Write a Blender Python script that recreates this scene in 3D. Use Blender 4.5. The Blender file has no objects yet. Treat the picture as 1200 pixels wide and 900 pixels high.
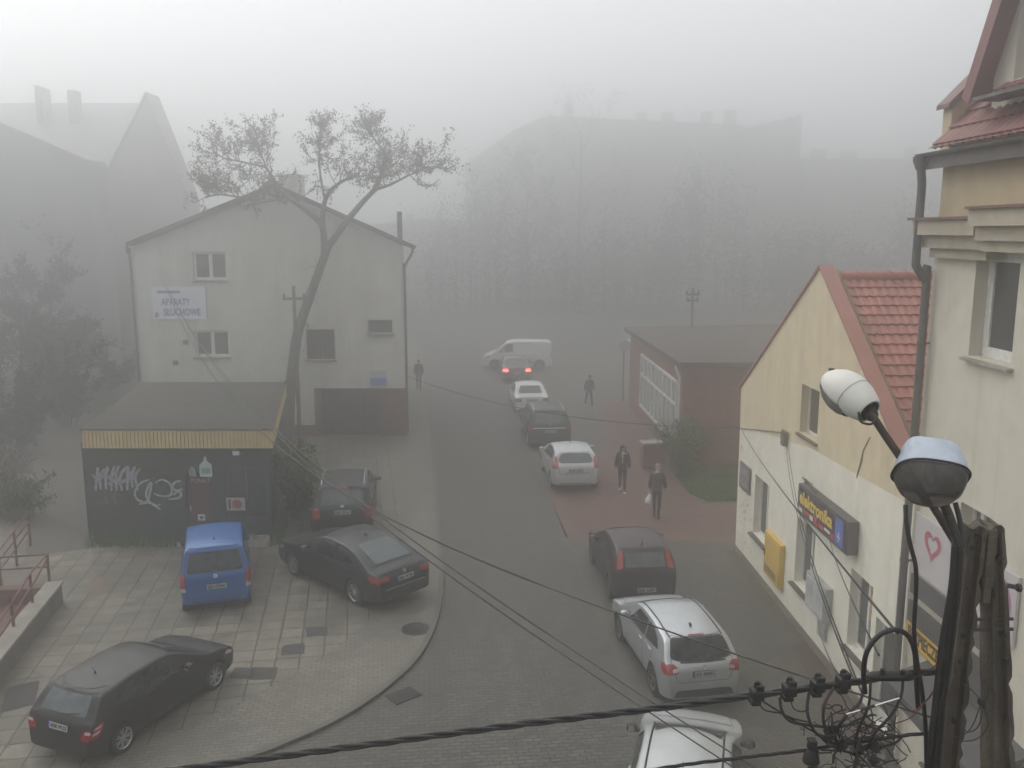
import bpy, bmesh, math, random
from mathutils import Vector, Matrix, Euler
from mathutils.bvhtree import BVHTree
from mathutils.geometry import delaunay_2d_cdt
PI = math.pi
S = bpy.context.scene
COL = S.collection
rnd = random.Random(7)

# ------------------------------------------------------------------ camera
CAMH, FPX = 9.2, 1040.0
PITCH = math.atan(180/FPX)
cam_d = bpy.data.cameras.new('camera'); cam = bpy.data.objects.new('camera', cam_d); COL.objects.link(cam)
cam_d.sensor_width = 36; cam_d.lens = 36*FPX/1200; cam_d.clip_end = 2000; cam_d.clip_start = 0.05
cam.location = (0, 0, CAMH); cam.rotation_euler = (PI/2-PITCH, 0, 0)
S.camera = cam
CP, SP = math.cos(PITCH), math.sin(PITCH)
CAM = Vector((0, 0, CAMH))

def ray(px, py):
    u, v = (px-600)/FPX, (450-py)/FPX
    return Vector((u, CP+v*SP, -SP+v*CP))
def G(px, py, z=0.0):
    d = ray(px, py); t = (z-CAMH)/d.z
    return CAM+d*t
def AY(px, py, y):
    d = ray(px, py); return CAM+d*(y/d.y)
def ON(px, py, P, N):
    d = ray(px, py); t = (P-CAM).dot(N)/d.dot(N)
    return CAM+d*t

# ------------------------------------------------------------------ materials
MATS = {}
def _nt(name):
    m = bpy.data.materials.new(name); m.use_nodes = True
    nt = m.node_tree; b = nt.nodes['Principled BSDF']
    return m, nt, b
def _mixcol(nt, fac, a, b, mode='MIX'):
    n = nt.nodes.new('ShaderNodeMix'); n.data_type = 'RGBA'; n.blend_type = mode
    for s, v in ((n.inputs[0], fac), (n.inputs[6], a), (n.inputs[7], b)):
        if hasattr(v, 'is_linked'): nt.links.new(v, s)
        else: s.default_value = v if isinstance(v, (int, float)) else (*v[:3], 1)
    return n.outputs[2]
def _noise(nt, vec, scale, detail=4, rough=.55, dist=0):
    n = nt.nodes.new('ShaderNodeTexNoise'); n.inputs['Scale'].default_value = scale
    n.inputs['Detail'].default_value = detail; n.inputs['Roughness'].default_value = rough
    n.inputs['Distortion'].default_value = dist
    nt.links.new(vec, n.inputs['Vector']); return n.outputs['Fac']
def _ramp(nt, fac, a, b):
    n = nt.nodes.new('ShaderNodeMapRange'); n.inputs[1].default_value = a; n.inputs[2].default_value = b
    nt.links.new(fac, n.inputs[0]); return n.outputs[0]
def _coord(nt, kind='Object', loc=(0,0,0), rot=(0,0,0), scale=(1,1,1)):
    t = nt.nodes.new('ShaderNodeTexCoord'); mp = nt.nodes.new('ShaderNodeMapping')
    mp.inputs['Location'].default_value = loc; mp.inputs['Rotation'].default_value = rot; mp.inputs['Scale'].default_value = scale
    nt.links.new(t.outputs[kind], mp.inputs['Vector']); return mp.outputs['Vector']
def _bump(nt, b, h, strength, dist):
    n = nt.nodes.new('ShaderNodeBump'); n.inputs['Strength'].default_value = strength; n.inputs['Distance'].default_value = dist
    nt.links.new(h, n.inputs['Height']); nt.links.new(n.outputs['Normal'], b.inputs['Normal'])
def dk(c, f): return tuple(x*f for x in c[:3])

def mat(name, col, rough=.6, metal=0, var=.18, scale=6, bump=0, bscale=60, coat=0, emit=None, spec=None, dirt=None, dscale=1.2, damt=.5, streak=False):
    """plain surface: colour broken up by noise, optional dirt blotches / rain streaks, fine bump"""
    if name in MATS: return MATS[name]
    m, nt, b = _nt(name)
    v = _coord(nt)
    n1 = _noise(nt, v, scale, 5)
    c = _mixcol(nt, _ramp(nt, n1, .3, .7), dk(col, 1-var), dk(col, 1+var))
    if dirt:
        vv = _coord(nt, scale=(1,1,.12) if streak else (1,1,1))
        n2 = _noise(nt, vv, dscale*(2.2 if streak else 1), 6, .65, .3)
        r2 = _ramp(nt, n2, .46, .74)
        mm = nt.nodes.new('ShaderNodeMath'); mm.operation = 'MULTIPLY'; mm.inputs[1].default_value = damt
        nt.links.new(r2, mm.inputs[0])
        c = _mixcol(nt, mm.outputs[0], c, dirt)
        if streak:      # thin rain runs
            n3 = _noise(nt, _coord(nt, scale=(5.5,5.5,.22)), 1.0, 5, .7)
            m3 = nt.nodes.new('ShaderNodeMath'); m3.operation = 'MULTIPLY'; m3.inputs[1].default_value = damt*.7
            nt.links.new(_ramp(nt, n3, .52, .72), m3.inputs[0]); c = _mixcol(nt, m3.outputs[0], c, dk(dirt, .82))
    nt.links.new(c, b.inputs['Base Color'])
    b.inputs['Roughness'].default_value = rough; b.inputs['Metallic'].default_value = metal
    if coat: b.inputs['Coat Weight'].default_value = coat; b.inputs['Coat Roughness'].default_value = .08
    if spec is not None: b.inputs['Specular IOR Level'].default_value = spec
    if bump: _bump(nt, b, _noise(nt, v, bscale, 3), bump, .01)
    if emit: b.inputs['Emission Color'].default_value = (*emit[0], 1); b.inputs['Emission Strength'].default_value = emit[1]
    MATS[name] = m; return m

def paving(name, c1, c2, cm, bw, bh, rot, mortar=.06, offset=.5, var=.25, moss=None, rough=.75, bump=.5, blotch=.3, blotch_scale=.35, loc=(0,0,0), warp=.12, along=False):
    m, nt, b = _nt(name)
    v = _coord(nt, rot=(0,0,rot), loc=loc)
    wn = nt.nodes.new('ShaderNodeTexNoise'); wn.inputs['Scale'].default_value = .9/max(bw,.15); wn.inputs['Detail'].default_value = 2; nt.links.new(v, wn.inputs['Vector'])
    sb = nt.nodes.new('ShaderNodeVectorMath'); sb.operation = 'SUBTRACT'; sb.inputs[1].default_value = (.5,.5,.5); nt.links.new(wn.outputs['Color'], sb.inputs[0])
    sc = nt.nodes.new('ShaderNodeVectorMath'); sc.operation = 'SCALE'; sc.inputs['Scale'].default_value = bw*warp; nt.links.new(sb.outputs[0], sc.inputs[0])
    av = nt.nodes.new('ShaderNodeVectorMath'); nt.links.new(v, av.inputs[0]); nt.links.new(sc.outputs[0], av.inputs[1]); v = av.outputs[0]
    br = nt.nodes.new('ShaderNodeTexBrick'); nt.links.new(v, br.inputs['Vector'])
    br.inputs['Scale'].default_value = 1; br.inputs['Brick Width'].default_value = bw; br.inputs['Row Height'].default_value = bh
    br.inputs['Mortar Size'].default_value = mortar*min(bw, bh); br.inputs['Mortar Smooth'].default_value = .3; br.offset = offset
    br.inputs['Color1'].default_value = (*c1,1); br.inputs['Color2'].default_value = (*c2,1); br.inputs['Mortar'].default_value = (*cm,1)
    v0 = _coord(nt)
    big = _ramp(nt, _noise(nt, _coord(nt, rot=(0,0,rot), scale=(4,.35,1)) if along else v0, blotch_scale, 6, .6, .5), .32, .72)
    mid = _ramp(nt, _noise(nt, v0, 2.2, 5, .65), .3, .7)
    c = _mixcol(nt, 1.0, br.outputs['Color'], _mixcol(nt, big, (1-blotch,)*3, (1+blotch*.8,)*3), 'MULTIPLY')
    c = _mixcol(nt, 1.0, c, _mixcol(nt, mid, (1-var,)*3, (1+var,)*3), 'MULTIPLY')
    fine = _ramp(nt, _noise(nt, v0, 45, 3), .3, .7)
    c = _mixcol(nt, 1.0, c, _mixcol(nt, fine, (.85,)*3, (1.15,)*3), 'MULTIPLY')
    if moss:
        mo = _ramp(nt, _noise(nt, v0, .8, 6, .7, .4), .5, .78)
        mm = nt.nodes.new('ShaderNodeMath'); mm.operation = 'MULTIPLY'; mm.inputs[1].default_value = .6; nt.links.new(mo, mm.inputs[0])
        c = _mixcol(nt, mm.outputs[0], c, moss)
    nt.links.new(c, b.inputs['Base Color']); b.inputs['Roughness'].default_value = rough
    rr = nt.nodes.new('ShaderNodeMapRange'); rr.inputs[3].default_value = rough-.2; rr.inputs[4].default_value = rough+.12
    nt.links.new(big, rr.inputs[0]); nt.links.new(rr.outputs[0], b.inputs['Roughness'])
    iv = nt.nodes.new('ShaderNodeMath'); iv.operation = 'SUBTRACT'; iv.inputs[0].default_value = 1; nt.links.new(br.outputs['Fac'], iv.inputs[1])
    _bump(nt, b, iv.outputs[0], bump, .012)
    MATS[name] = m; return m

def brickwall(name, c1, c2, cm, bw=.25, bh=.075):
    """brick on vertical faces: x or y run + z"""
    m, nt, b = _nt(name)
    t = nt.nodes.new('ShaderNodeTexCoord'); sp = nt.nodes.new('ShaderNodeSeparateXYZ'); nt.links.new(t.outputs['Object'], sp.inputs[0])
    ad = nt.nodes.new('ShaderNodeMath'); nt.links.new(sp.outputs[0], ad.inputs[0]); nt.links.new(sp.outputs[1], ad.inputs[1])
    cb = nt.nodes.new('ShaderNodeCombineXYZ'); nt.links.new(ad.outputs[0], cb.inputs[0]); nt.links.new(sp.outputs[2], cb.inputs[1])
    br = nt.nodes.new('ShaderNodeTexBrick'); nt.links.new(cb.outputs[0], br.inputs['Vector'])
    br.inputs['Scale'].default_value = 1; br.inputs['Brick Width'].default_value = bw; br.inputs['Row Height'].default_value = bh
    br.inputs['Mortar Size'].default_value = .008
    br.inputs['Color1'].default_value = (*c1,1); br.inputs['Color2'].default_value = (*c2,1); br.inputs['Mortar'].default_value = (*cm,1)
    n = _ramp(nt, _noise(nt, t.outputs['Object'], 1.3, 6, .6), .3, .7)
    c = _mixcol(nt, 1.0, br.outputs['Color'], _mixcol(nt, n, (.7,)*3, (1.25,)*3), 'MULTIPLY')
    nt.links.new(c, b.inputs['Base Color']); b.inputs['Roughness'].default_value = .85
    MATS[name] = m; return m

# ------------------------------------------------------------------ mesh builder
class MB:
    def __init__(s): s.v = []; s.f = []; s.mi = []; s.m = 0; s.M = Matrix()
    def add(s, vs, fs, m=None):
        o = len(s.v); s.v += [tuple(s.M @ Vector(p)) for p in vs]
        for f in fs: s.f.append([i+o for i in f]); s.mi.append(s.m if m is None else m)
        return s
    def box(s, c, d, rot=None, m=None, taper=1.0):
        x, y, z = d[0]/2, d[1]/2, d[2]/2; R = rot.to_matrix() if isinstance(rot, Euler) else (Euler((0,0,rot)).to_matrix() if rot else Matrix.Identity(3))
        c = Vector(c); vs = []
        for sz in (-1, 1):
            k = taper if sz > 0 else 1
            for sx, sy in ((-1,-1),(1,-1),(1,1),(-1,1)): vs.append(c+R@Vector((sx*x*k, sy*y*k, sz*z)))
        return s.add(vs, [(3,2,1,0),(4,5,6,7),(0,1,5,4),(1,2,6,5),(2,3,7,6),(3,0,4,7)], m)
    def bb(s, x0, x1, y0, y1, z0, z1, m=None):
        return s.box(((x0+x1)/2,(y0+y1)/2,(z0+z1)/2), (x1-x0, y1-y0, z1-z0), m=m)
    def quad(s, a, b, c, d, m=None): return s.add([a,b,c,d], [(0,1,2,3)], m)
    def ring_loft(s, rings, closed=True, cap=True, m=None):
        n = len(rings[0]); vs = [p for r in rings for p in r]; fs = []
        for i in range(len(rings)-1):
            for j in range(n if closed else n-1):
                k = (j+1) % n; fs.append((i*n+j, i*n+k, (i+1)*n+k, (i+1)*n+j))
        if cap: fs.append(tuple(reversed(range(n)))); fs.append(tuple((len(rings)-1)*n+j for j in range(n)))
        return s.add(vs, fs, m)
    def tube(s, pts, r, n=8, cap=True, m=None):
        pts = [Vector(p) for p in pts]; rs = r if isinstance(r, (list, tuple)) else [r]*len(pts)
        rings = []; t0 = None; up = None
        for i, p in enumerate(pts):
            t = (pts[min(i+1, len(pts)-1)]-pts[max(i-1, 0)])
            if t.length < 1e-9: t = Vector((0,0,1))
            t.normalize()
            if up is None:
                up = t.orthogonal().normalized()
            else:
                up = (up - t*up.dot(t))
                if up.length < 1e-6: up = t.orthogonal()
                up.normalize()
            w = t.cross(up)
            rings.append([p+(up*math.cos(2*PI*k/n)+w*math.sin(2*PI*k/n))*rs[i] for k in range(n)])
        return s.ring_loft(rings, cap=cap, m=m)
    def lathe(s, prof, n=24, axis='Z', c=(0,0,0), m=None, cap=False):
        rings = []
        for r, h in prof:
            ring = []
            for k in range(n):
                a = 2*PI*k/n; x, y = r*math.cos(a), r*math.sin(a)
                p = {'Z': (x,y,h), 'Y': (x,h,-y), 'X': (h,x,y)}[axis]
                ring.append(Vector(c)+Vector(p))
            rings.append(ring)
        return s.ring_loft(rings, cap=cap, m=m)
    def prism(s, poly, h0, h1, f=None, m=None):
        """poly 2d, extruded between h0 and h1; f maps (a,b,h)->3d"""
        f = f or (lambda a, b, h: (a, b, h)); n = len(poly)
        vs = [f(a, b, h0) for a, b in poly]+[f(a, b, h1) for a, b in poly]
        fs = [tuple(reversed(range(n))), tuple(range(n, 2*n))]+[(i, (i+1) % n, n+(i+1) % n, n+i) for i in range(n)]
        return s.add(vs, fs, m)
    def build(s, name, mats, parent=None, smooth=None, kind=None, bevel=0, fix=True):
        me = bpy.data.meshes.new(name); me.from_pydata(s.v, [], s.f)
        for m in (mats if isinstance(mats, (list, tuple)) else [mats]): me.materials.append(m)
        me.polygons.foreach_set('material_index', s.mi)
        me.validate()
        if fix:
            bm = bmesh.new(); bm.from_mesh(me)
            bmesh.ops.recalc_face_normals(bm, faces=bm.faces)
            if bevel: bmesh.ops.bevel(bm, geom=[e for e in bm.edges if len(e.link_faces) == 2 and e.calc_face_angle(0) > .6], offset=bevel, segments=2, affect='EDGES', clamp_overlap=True, profile=.5)
            bm.to_mesh(me); bm.free()
        if smooth is not None:
            me.shade_smooth()
            if smooth < 3: me.set_sharp_from_angle(angle=smooth)
        me.update()
        o = bpy.data.objects.new(name, me); COL.objects.link(o)
        if parent: o.parent = parent
        if kind: o['kind'] = kind
        return o

def thing(name, label, cat, loc=(0,0,0), rz=0, group=None):
    o = bpy.data.objects.new(name, None); COL.objects.link(o)
    o.empty_display_size = .2; o.location = loc; o.rotation_euler = (0,0,rz)
    o['label'] = label; o['category'] = cat
    if group: o['group'] = group
    return o
def tag(o, label, cat, group=None):
    o['label'] = label; o['category'] = cat
    if group: o['group'] = group
    return o
def xf(loc, rz=0): return Matrix.Translation(loc) @ Matrix.Rotation(rz, 4, 'Z')
def frame(O, X, Y, Z):
    M = Matrix.Identity(4)
    for i, a in enumerate((X, Y, Z)):
        for j in range(3): M[j][i] = a[j]
    for j in range(3): M[j][3] = O[j]
    return M

def text_mesh(txt, size, name, m, parent, M, ext=.004, bold=0.0, sx=1.0, align='CENTER', fit=None):
    cu = bpy.data.curves.new(name, 'FONT'); cu.body = txt; cu.size = size; cu.extrude = ext; cu.offset = bold
    cu.align_x = align; cu.align_y = 'CENTER'; cu.resolution_u = 3
    to = bpy.data.objects.new('tmp_text', cu); COL.objects.link(to)
    dg = bpy.context.evaluated_depsgraph_get(); me = bpy.data.meshes.new_from_object(to.evaluated_get(dg))
    bpy.data.objects.remove(to); bpy.data.curves.remove(cu)
    if fit and len(me.vertices):
        xs = [v.co.x for v in me.vertices]; w = max(xs)-min(xs); sx = fit/w if w else 1
        cx = (max(xs)+min(xs))/2
        for v in me.vertices: v.co.x = (v.co.x-cx)
    me.transform(M @ Matrix.Diagonal((sx,1,1,1)))
    me.materials.clear(); me.materials.append(m); me.name = name
    o = bpy.data.objects.new(name, me); COL.objects.link(o)
    if parent: o.parent = parent
    return o

def pchip(pts):
    xs = [p[0] for p in pts]; ys = [p[1] for p in pts]; n = len(xs)
    h = [xs[i+1]-xs[i] for i in range(n-1)]; d = [(ys[i+1]-ys[i])/h[i] for i in range(n-1)]
    mm = [0]*n; mm[0] = d[0]; mm[-1] = d[-1]
    for i in range(1, n-1):
        if d[i-1]*d[i] <= 0: mm[i] = 0
        else:
            w1, w2 = 2*h[i]+h[i-1], h[i]+2*h[i-1]; mm[i] = (w1+w2)/(w1/d[i-1]+w2/d[i])
    def f(x):
        if x <= xs[0]: return ys[0]
        if x >= xs[-1]: return ys[-1]
        i = 0
        while x > xs[i+1]: i += 1
        t = (x-xs[i])/h[i]
        return ((1+2*t)*(1-t)**2*ys[i]+t*(1-t)**2*h[i]*mm[i]+t*t*(3-2*t)*ys[i+1]+t*t*(t-1)*h[i]*mm[i+1])
    return f
def lerp(pts):
    def f(x):
        if x <= pts[0][0]: return pts[0][1]
        for (a, b), (c, d) in zip(pts, pts[1:]):
            if x <= c: return b+(d-b)*(x-a)/(c-a)
        return pts[-1][1]
    return f
def smooth_path(pts, n=8):
    """Catmull-Rom through 3d points"""
    P = [Vector(p) for p in pts]; out = []
    for i in range(len(P)-1):
        a, b, c, d = P[max(i-1,0)], P[i], P[i+1], P[min(i+2, len(P)-1)]
        for k in range(n):
            t = k/n
            out.append(.5*((2*b)+(c-a)*t+(2*a-5*b+4*c-d)*t*t+(3*b-a-3*c+d)*t**3))
    out.append(P[-1]); return out
def roundpoly(poly, r, n=4):
    out = []; N = len(poly)
    for i in range(N):
        p = Vector(poly[i]); a = Vector(poly[i-1]); b = Vector(poly[(i+1) % N])
        da, db = (a-p), (b-p); la, lb = da.length, db.length
        k = min(r, la*.45, lb*.45)
        if k < 1e-4: out.append(tuple(p)); continue
        s, e = p+da/la*k, p+db/lb*k
        for j in range(n+1):
            t = j/n; q = s*(1-t)**2+p*2*t*(1-t)+e*t*t
            out.append((q.x, q.y))
    return out
def inset(poly, d):
    N = len(poly); A = sum(poly[i-1][0]*poly[i][1]-poly[i][0]*poly[i-1][1] for i in range(N))
    sg = 1 if A > 0 else -1; out = []
    for i in range(N):
        p0, p, p1 = Vector(poly[i-1]), Vector(poly[i]), Vector(poly[(i+1) % N])
        e0 = (p-p0); e1 = (p1-p)
        if e0.length < 1e-9 or e1.length < 1e-9: out.append(tuple(p)); continue
        n0 = Vector((-e0.y, e0.x)).normalized()*sg; n1 = Vector((-e1.y, e1.x)).normalized()*sg
        b = n0+n1
        b = b.normalized() if b.length > 1e-6 else n0
        k = d/max(.45, b.dot(n0)); q = p+b*k; out.append((q.x, q.y))
    return out
def fill2d(poly, step, holes=()):
    """triangulate a 2d polygon (with holes) with interior grid points"""
    def dens(pl):
        o = []
        for i in range(len(pl)):
            a, b = Vector(pl[i]), Vector(pl[(i+1) % len(pl)]); k = max(1, int((b-a).length/step))
            for j in range(k): o.append(a+(b-a)*j/k)
        return o
    vs = []; es = []
    for pl in [poly]+list(holes):
        d = dens(pl); o = len(vs); vs += d; es += [(o+i, o+(i+1) % len(d)) for i in range(len(d))]
    xs = [p[0] for p in poly]; ys = [p[1] for p in poly]
    x = min(xs)+step/2
    while x < max(xs):
        y = min(ys)+step/2
        while y < max(ys): vs.append(Vector((x+step*.013, y+step*.007))); y += step
        x += step
    r = delaunay_2d_cdt(vs, es, [], 0, 1e-5)
    V, F = r[0], r[2]
    def inside(p, pl):
        c = False; n = len(pl)
        for i in range(n):
            a, b = pl[i], pl[i-1]
            if (a[1] > p[1]) != (b[1] > p[1]) and p[0] < (b[0]-a[0])*(p[1]-a[1])/(b[1]-a[1])+a[0]: c = not c
        return c
    out = []
    for f in F:
        c = ((V[f[0]][0]+V[f[1]][0]+V[f[2]][0])/3, (V[f[0]][1]+V[f[1]][1]+V[f[2]][1])/3)
        if inside(c, poly) and not any(inside(c, h) for h in holes): out.append(tuple(f))
    return V, out
SKY_STRENGTH = .10
EXPOSURE = .7
HAZE_TOP = 31
HAZE_DENS = .0208
HAZE_COL = (.965,.97,.972,1)
HAZE_ANI = .88
SUN_E, SUN_A = 50, 310
CLOUD, CLOUD_COL = .75, (6.9,7.05,7.2)
# ------------------------------------------------------------------ light, sky, air
SUN_EL, SUN_AZ = math.radians(SUN_E), math.radians(SUN_A)     # veiled sun ahead, high up in the cloud
w = bpy.data.worlds.new('World'); S.world = w; w.use_nodes = True
nt = w.node_tree; bg = nt.nodes['Background']
sky = nt.nodes.new('ShaderNodeTexSky'); sky.sky_type = 'NISHITA'; sky.sun_disc = False
sky.sun_elevation = SUN_EL; sky.sun_rotation = SUN_AZ
sky.air_density = 1.0; sky.dust_density = 8.0; sky.ozone_density = 1.0; sky.altitude = 100
hs = nt.nodes.new('ShaderNodeHueSaturation'); hs.inputs['Saturation'].default_value = .10
nt.links.new(sky.outputs[0], hs.inputs['Color'])
# closed cloud cover: the clear-sky gradient is mostly evened out by a uniform grey cloud sheet
nt.links.new(_mixcol(nt, CLOUD, hs.outputs[0], CLOUD_COL), bg.inputs['Color'])
bg.inputs['Strength'].default_value = SKY_STRENGTH
sd = bpy.data.lights.new('sun', 'SUN'); sd.energy = .6; sd.angle = math.radians(60); sd.color = (1, .97, .92)
so = bpy.data.objects.new('sun', sd); COL.objects.link(so)
so.rotation_euler = (PI/2-SUN_EL, 0, PI-SUN_AZ+PI)   # aimed from azimuth SUN_AZ
_d = Vector((math.sin(SUN_AZ)*math.cos(SUN_EL), math.cos(SUN_AZ)*math.cos(SUN_EL), math.sin(SUN_EL)))
so.rotation_euler = (-_d).to_track_quat('-Z', 'Y').to_euler()
S.view_settings.view_transform = 'Standard'; S.view_settings.look = 'None'; S.view_settings.gamma = 1
S.view_settings.exposure = EXPOSURE; S.view_settings.use_curve_mapping = False
S.render.engine = 'CYCLES'
S.cycles.use_denoising = True; S.cycles.denoiser = 'OPENIMAGEDENOISE'
S.cycles.volume_bounces = 3; S.cycles.max_bounces = 7; S.cycles.diffuse_bounces = 3; S.cycles.glossy_bounces = 3; S.cycles.transmission_bounces = 3
S.cycles.sample_clamp_indirect = 6; S.cycles.caustics_reflective = False; S.cycles.caustics_refractive = False

hz = MB(); hz.bb(-200, 200, -110, 260, -1, HAZE_TOP)
mh = bpy.data.materials.new('fog'); mh.use_nodes = True
mh.node_tree.nodes.remove(mh.node_tree.nodes['Principled BSDF'])
pv = mh.node_tree.nodes.new('ShaderNodeVolumePrincipled')
pv.inputs['Color'].default_value = HAZE_COL; pv.inputs['Density'].default_value = HAZE_DENS; pv.inputs['Anisotropy'].default_value = HAZE_ANI
mh.node_tree.links.new(pv.outputs[0], mh.node_tree.nodes['Material Output'].inputs['Volume'])
hzo = hz.build('haze', mh, kind='stuff'); hzo['label'] = 'pale grey fog filling the whole street'
hzo.display_type = 'WIRE'

# ------------------------------------------------------------------ ground
m_ground = mat('ground_asphalt', (.065,.063,.058), .9, var=.25, scale=.6, bump=.4, bscale=80, dirt=(.06,.065,.045), damt=.6, dscale=.15)
m_road = paving('road_setts', (.116,.107,.090), (.076,.071,.060), (.038,.036,.029), .22, .11, -.10, along=True, mortar=.1, blotch=.32, blotch_scale=.22, var=.2, bump=.8)
m_strip = paving('strip_pavers', (.130,.117,.093), (.088,.080,.065), (.042,.039,.031), .2, .1, .72, mortar=.1, blotch=.28, blotch_scale=.3, var=.18, bump=.8, moss=(.05,.05,.032))
m_red = paving('red_pavers', (.165,.083,.062), (.125,.068,.053), (.06,.045,.038), .2, .1, -.1, mortar=.09, blotch=.25, var=.18)
m_walk = paving('walk_pavers', (.190,.175,.142), (.145,.135,.11), (.075,.07,.056), .2, .1, -.15, mortar=.1, blotch=.25, var=.15, moss=(.065,.065,.04))
m_slab = paving('lot_slabs', (.200,.180,.145), (.145,.132,.107), (.078,.074,.052), .5, .5, -.17, mortar=.045, offset=.0, var=.28, moss=(.075,.07,.046), blotch=.38)
m_slabdark = mat('patch_stone', (.05,.048,.045), .8, scale=9, bump=.5, bscale=50)
m_kerb = mat('kerb_stone', (.11,.104,.09), .8, scale=3, bump=.4, dirt=(.07,.07,.05))
m_path = mat('path_asphalt', (.095,.087,.077), .85, scale=1.5, bump=.5, dirt=(.08,.085,.05), dscale=.4)
m_soil = mat('soil', (.06,.055,.04), .95, scale=2, bump=.6)
m_iron = mat('cast_iron', (.045,.043,.04), .6, scale=12, metal=.4, bump=.6, bscale=25)
LOTZ = .06

def sheet(name, pts, z, m, thick=None):
    mb = MB(); n = len(pts)
    if thick:
        mb.prism([(p[0], p[1]) for p in pts], z-thick, z)
    else: mb.add([(p[0], p[1], z) for p in pts], [tuple(range(n))])
    return mb.build(name, m, kind='structure')
def P2(*px, z=0): return [G(a, b, z) for a, b in px]

g = MB(); g.quad((-190,-100,0), (190,-100,0), (190,240,0), (-190,240,0)); g.build('ground', m_ground, kind='structure')
kerb_px = [(150,928),(285,893),(340,873),(400,845),(455,808),(495,768),(515,722),(520,680),(518,640),(513,580),(508,520),(503,467),(499,430),(496,402)]
kerb = smooth_path(P2(*kerb_px), 5)
kerb = [Vector((-14, -2, 0)), Vector((-11, 6, 0))]+kerb[0:]
far = kerb[-1]
inner_px = [(60,918),(180,872),(287,823),(340,795),(390,765),(432,730),(455,698),(466,650),(468,600),(470,515)]
inner = smooth_path(P2(*inner_px), 5)
inner = [Vector((-16, -2, 0)), Vector((-13, 7, 0))]+inner
road_r = P2((800,955),(760,860),(727,780),(690,695),(672,650),(650,600),(630,552),(610,500),(592,455),(577,415))
road = [Vector((-30,-60,0)), Vector((30,-60,0)), Vector((14,8,0))]+road_r[2:]+[Vector((4,150,0)), Vector((-16,150,0))]+list(reversed(kerb))
sheet('road', road, .004, m_road)
# left pavement and car park, one step up
lot = list(inner)+[G(470,505)]+P2((250,505),(105,560))+[Vector((-60, 38, 0)), Vector((-60,-2,0))]
sheet('parking_lot', lot, LOTZ, m_slab, .056)
wk = list(kerb)+[far+Vector((-6,0,0))]+[G(470,440)]+list(reversed(inner))
sheet('pavement', wk, LOTZ-.002, m_walk, .054)
# lane behind the kiosk on the far left
sheet('footpath', P2((30,655),(104,645),(106,520),(112,470),(60,470),(40,540)), LOTZ+.004, m_path)
k = MB()
for i in range(len(kerb)-1):
    a, b = kerb[i], kerb[i+1]; t = (b-a)
    if t.length < .02: continue
    n = Vector((t.y, -t.x, 0)).normalized()
    k.quad(a+Vector((0,0,.0)), b, b+Vector((0,0,.075)), a+Vector((0,0,.075)))
    k.quad(a+Vector((0,0,.075)), b+Vector((0,0,.075)), b-n*.13+Vector((0,0,.075)), a-n*.13+Vector((0,0,.075)))
    k.quad(a-n*.13+Vector((0,0,.075)), b-n*.13+Vector((0,0,.075)), b-n*.13, a-n*.13)
k.build('kerb_left', m_kerb, kind='structure')
# right side: parking strip / pavement flush with the road
strip = road_r[1:]+[Vector((6,120,0)), Vector((30,120,0)), Vector((30,4,0)), Vector((4.6,4,0))]
strip = [Vector((5.2,6,0))]+road_r[1:]+[G(700,410), Vector((16,60,0)), Vector((16,6,0))]
sheet('parking_strip', strip, .009, m_strip)
k = MB()
for a, b in zip(road_r[1:], road_r[2:]):
    n = Vector((b.y-a.y, a.x-b.x, 0)).normalized()*.05
    k.quad(a-n+Vector((0,0,.014)), b-n+Vector((0,0,.014)), b+n+Vector((0,0,.014)), a+n+Vector((0,0,.014)))
k.build('kerb_right', m_kerb, kind='structure')
sheet('red_pavement', P2((664,631),(651,601),(641,578),(690,560),(712,520),(698,470),(728,468),(768,520),(800,572),(830,594),(867,592),(862,636)), .014, m_red)
for i, q in enumerate([((358,735),(384,735),(384,745),(360,746)), ((331,757),(357,753),(357,766),(329,768)), ((296,782),(326,782),(322,796),(293,797)), ((275,782),(297,783),(294,796),(268,795)),
                       ((8,806),(47,797),(40,826),(0,836)), ((110,674),(132,676),(118,696),(98,694))]):
    sheet('paving_patch', [p for p in P2(*q, z=LOTZ)], LOTZ+.004, m_slabdark if i < 5 else mat('patch_pink', (.15,.115,.09), .85))
# soil strips along the kiosk
sheet('soil_bed', P2((98,643),(330,640),(338,618),(335,560),(325,640-25),(104,620)), LOTZ+.006, m_soil)
# iron covers
def cover(px, py, r, z, label, rx=1.0):
    mb = MB(); c = G(px, py, z)
    mb.lathe([(r,0),(r,.012),(r*.93,.014),(r*.9,.008),(0.001,.008)], 28, c=(0,0,0))
    for i in range(-4, 5):
        h = math.sqrt(max(0, (r*.85)**2-(i*r*.19)**2))
        mb.box((0, i*r*.19, .011), (2*h, r*.07, .008))
    o = mb.build('manhole_cover', m_iron, smooth=.6); o.location = c; o.rotation_euler = (0,0,.2); o.scale = (rx,1,1)
    return tag(o, label, 'manhole cover')
cover(487, 737, .34, LOTZ+.002, 'round dark manhole cover in the pale pavement at the bend')
mb = MB(); mb.bb(-.3,.3,-.22,.22,0,.02)
for i in range(-5, 6): mb.bb(i*.05-.012, i*.05+.012, -.19, .19, .02, .032)
o = mb.build('drain_grate', m_iron); o.location = G(473, 815, .006); o.rotation_euler = (0,0,.7)
tag(o, 'slotted iron drain grate at the road edge below the bend', 'drain grate')
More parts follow.
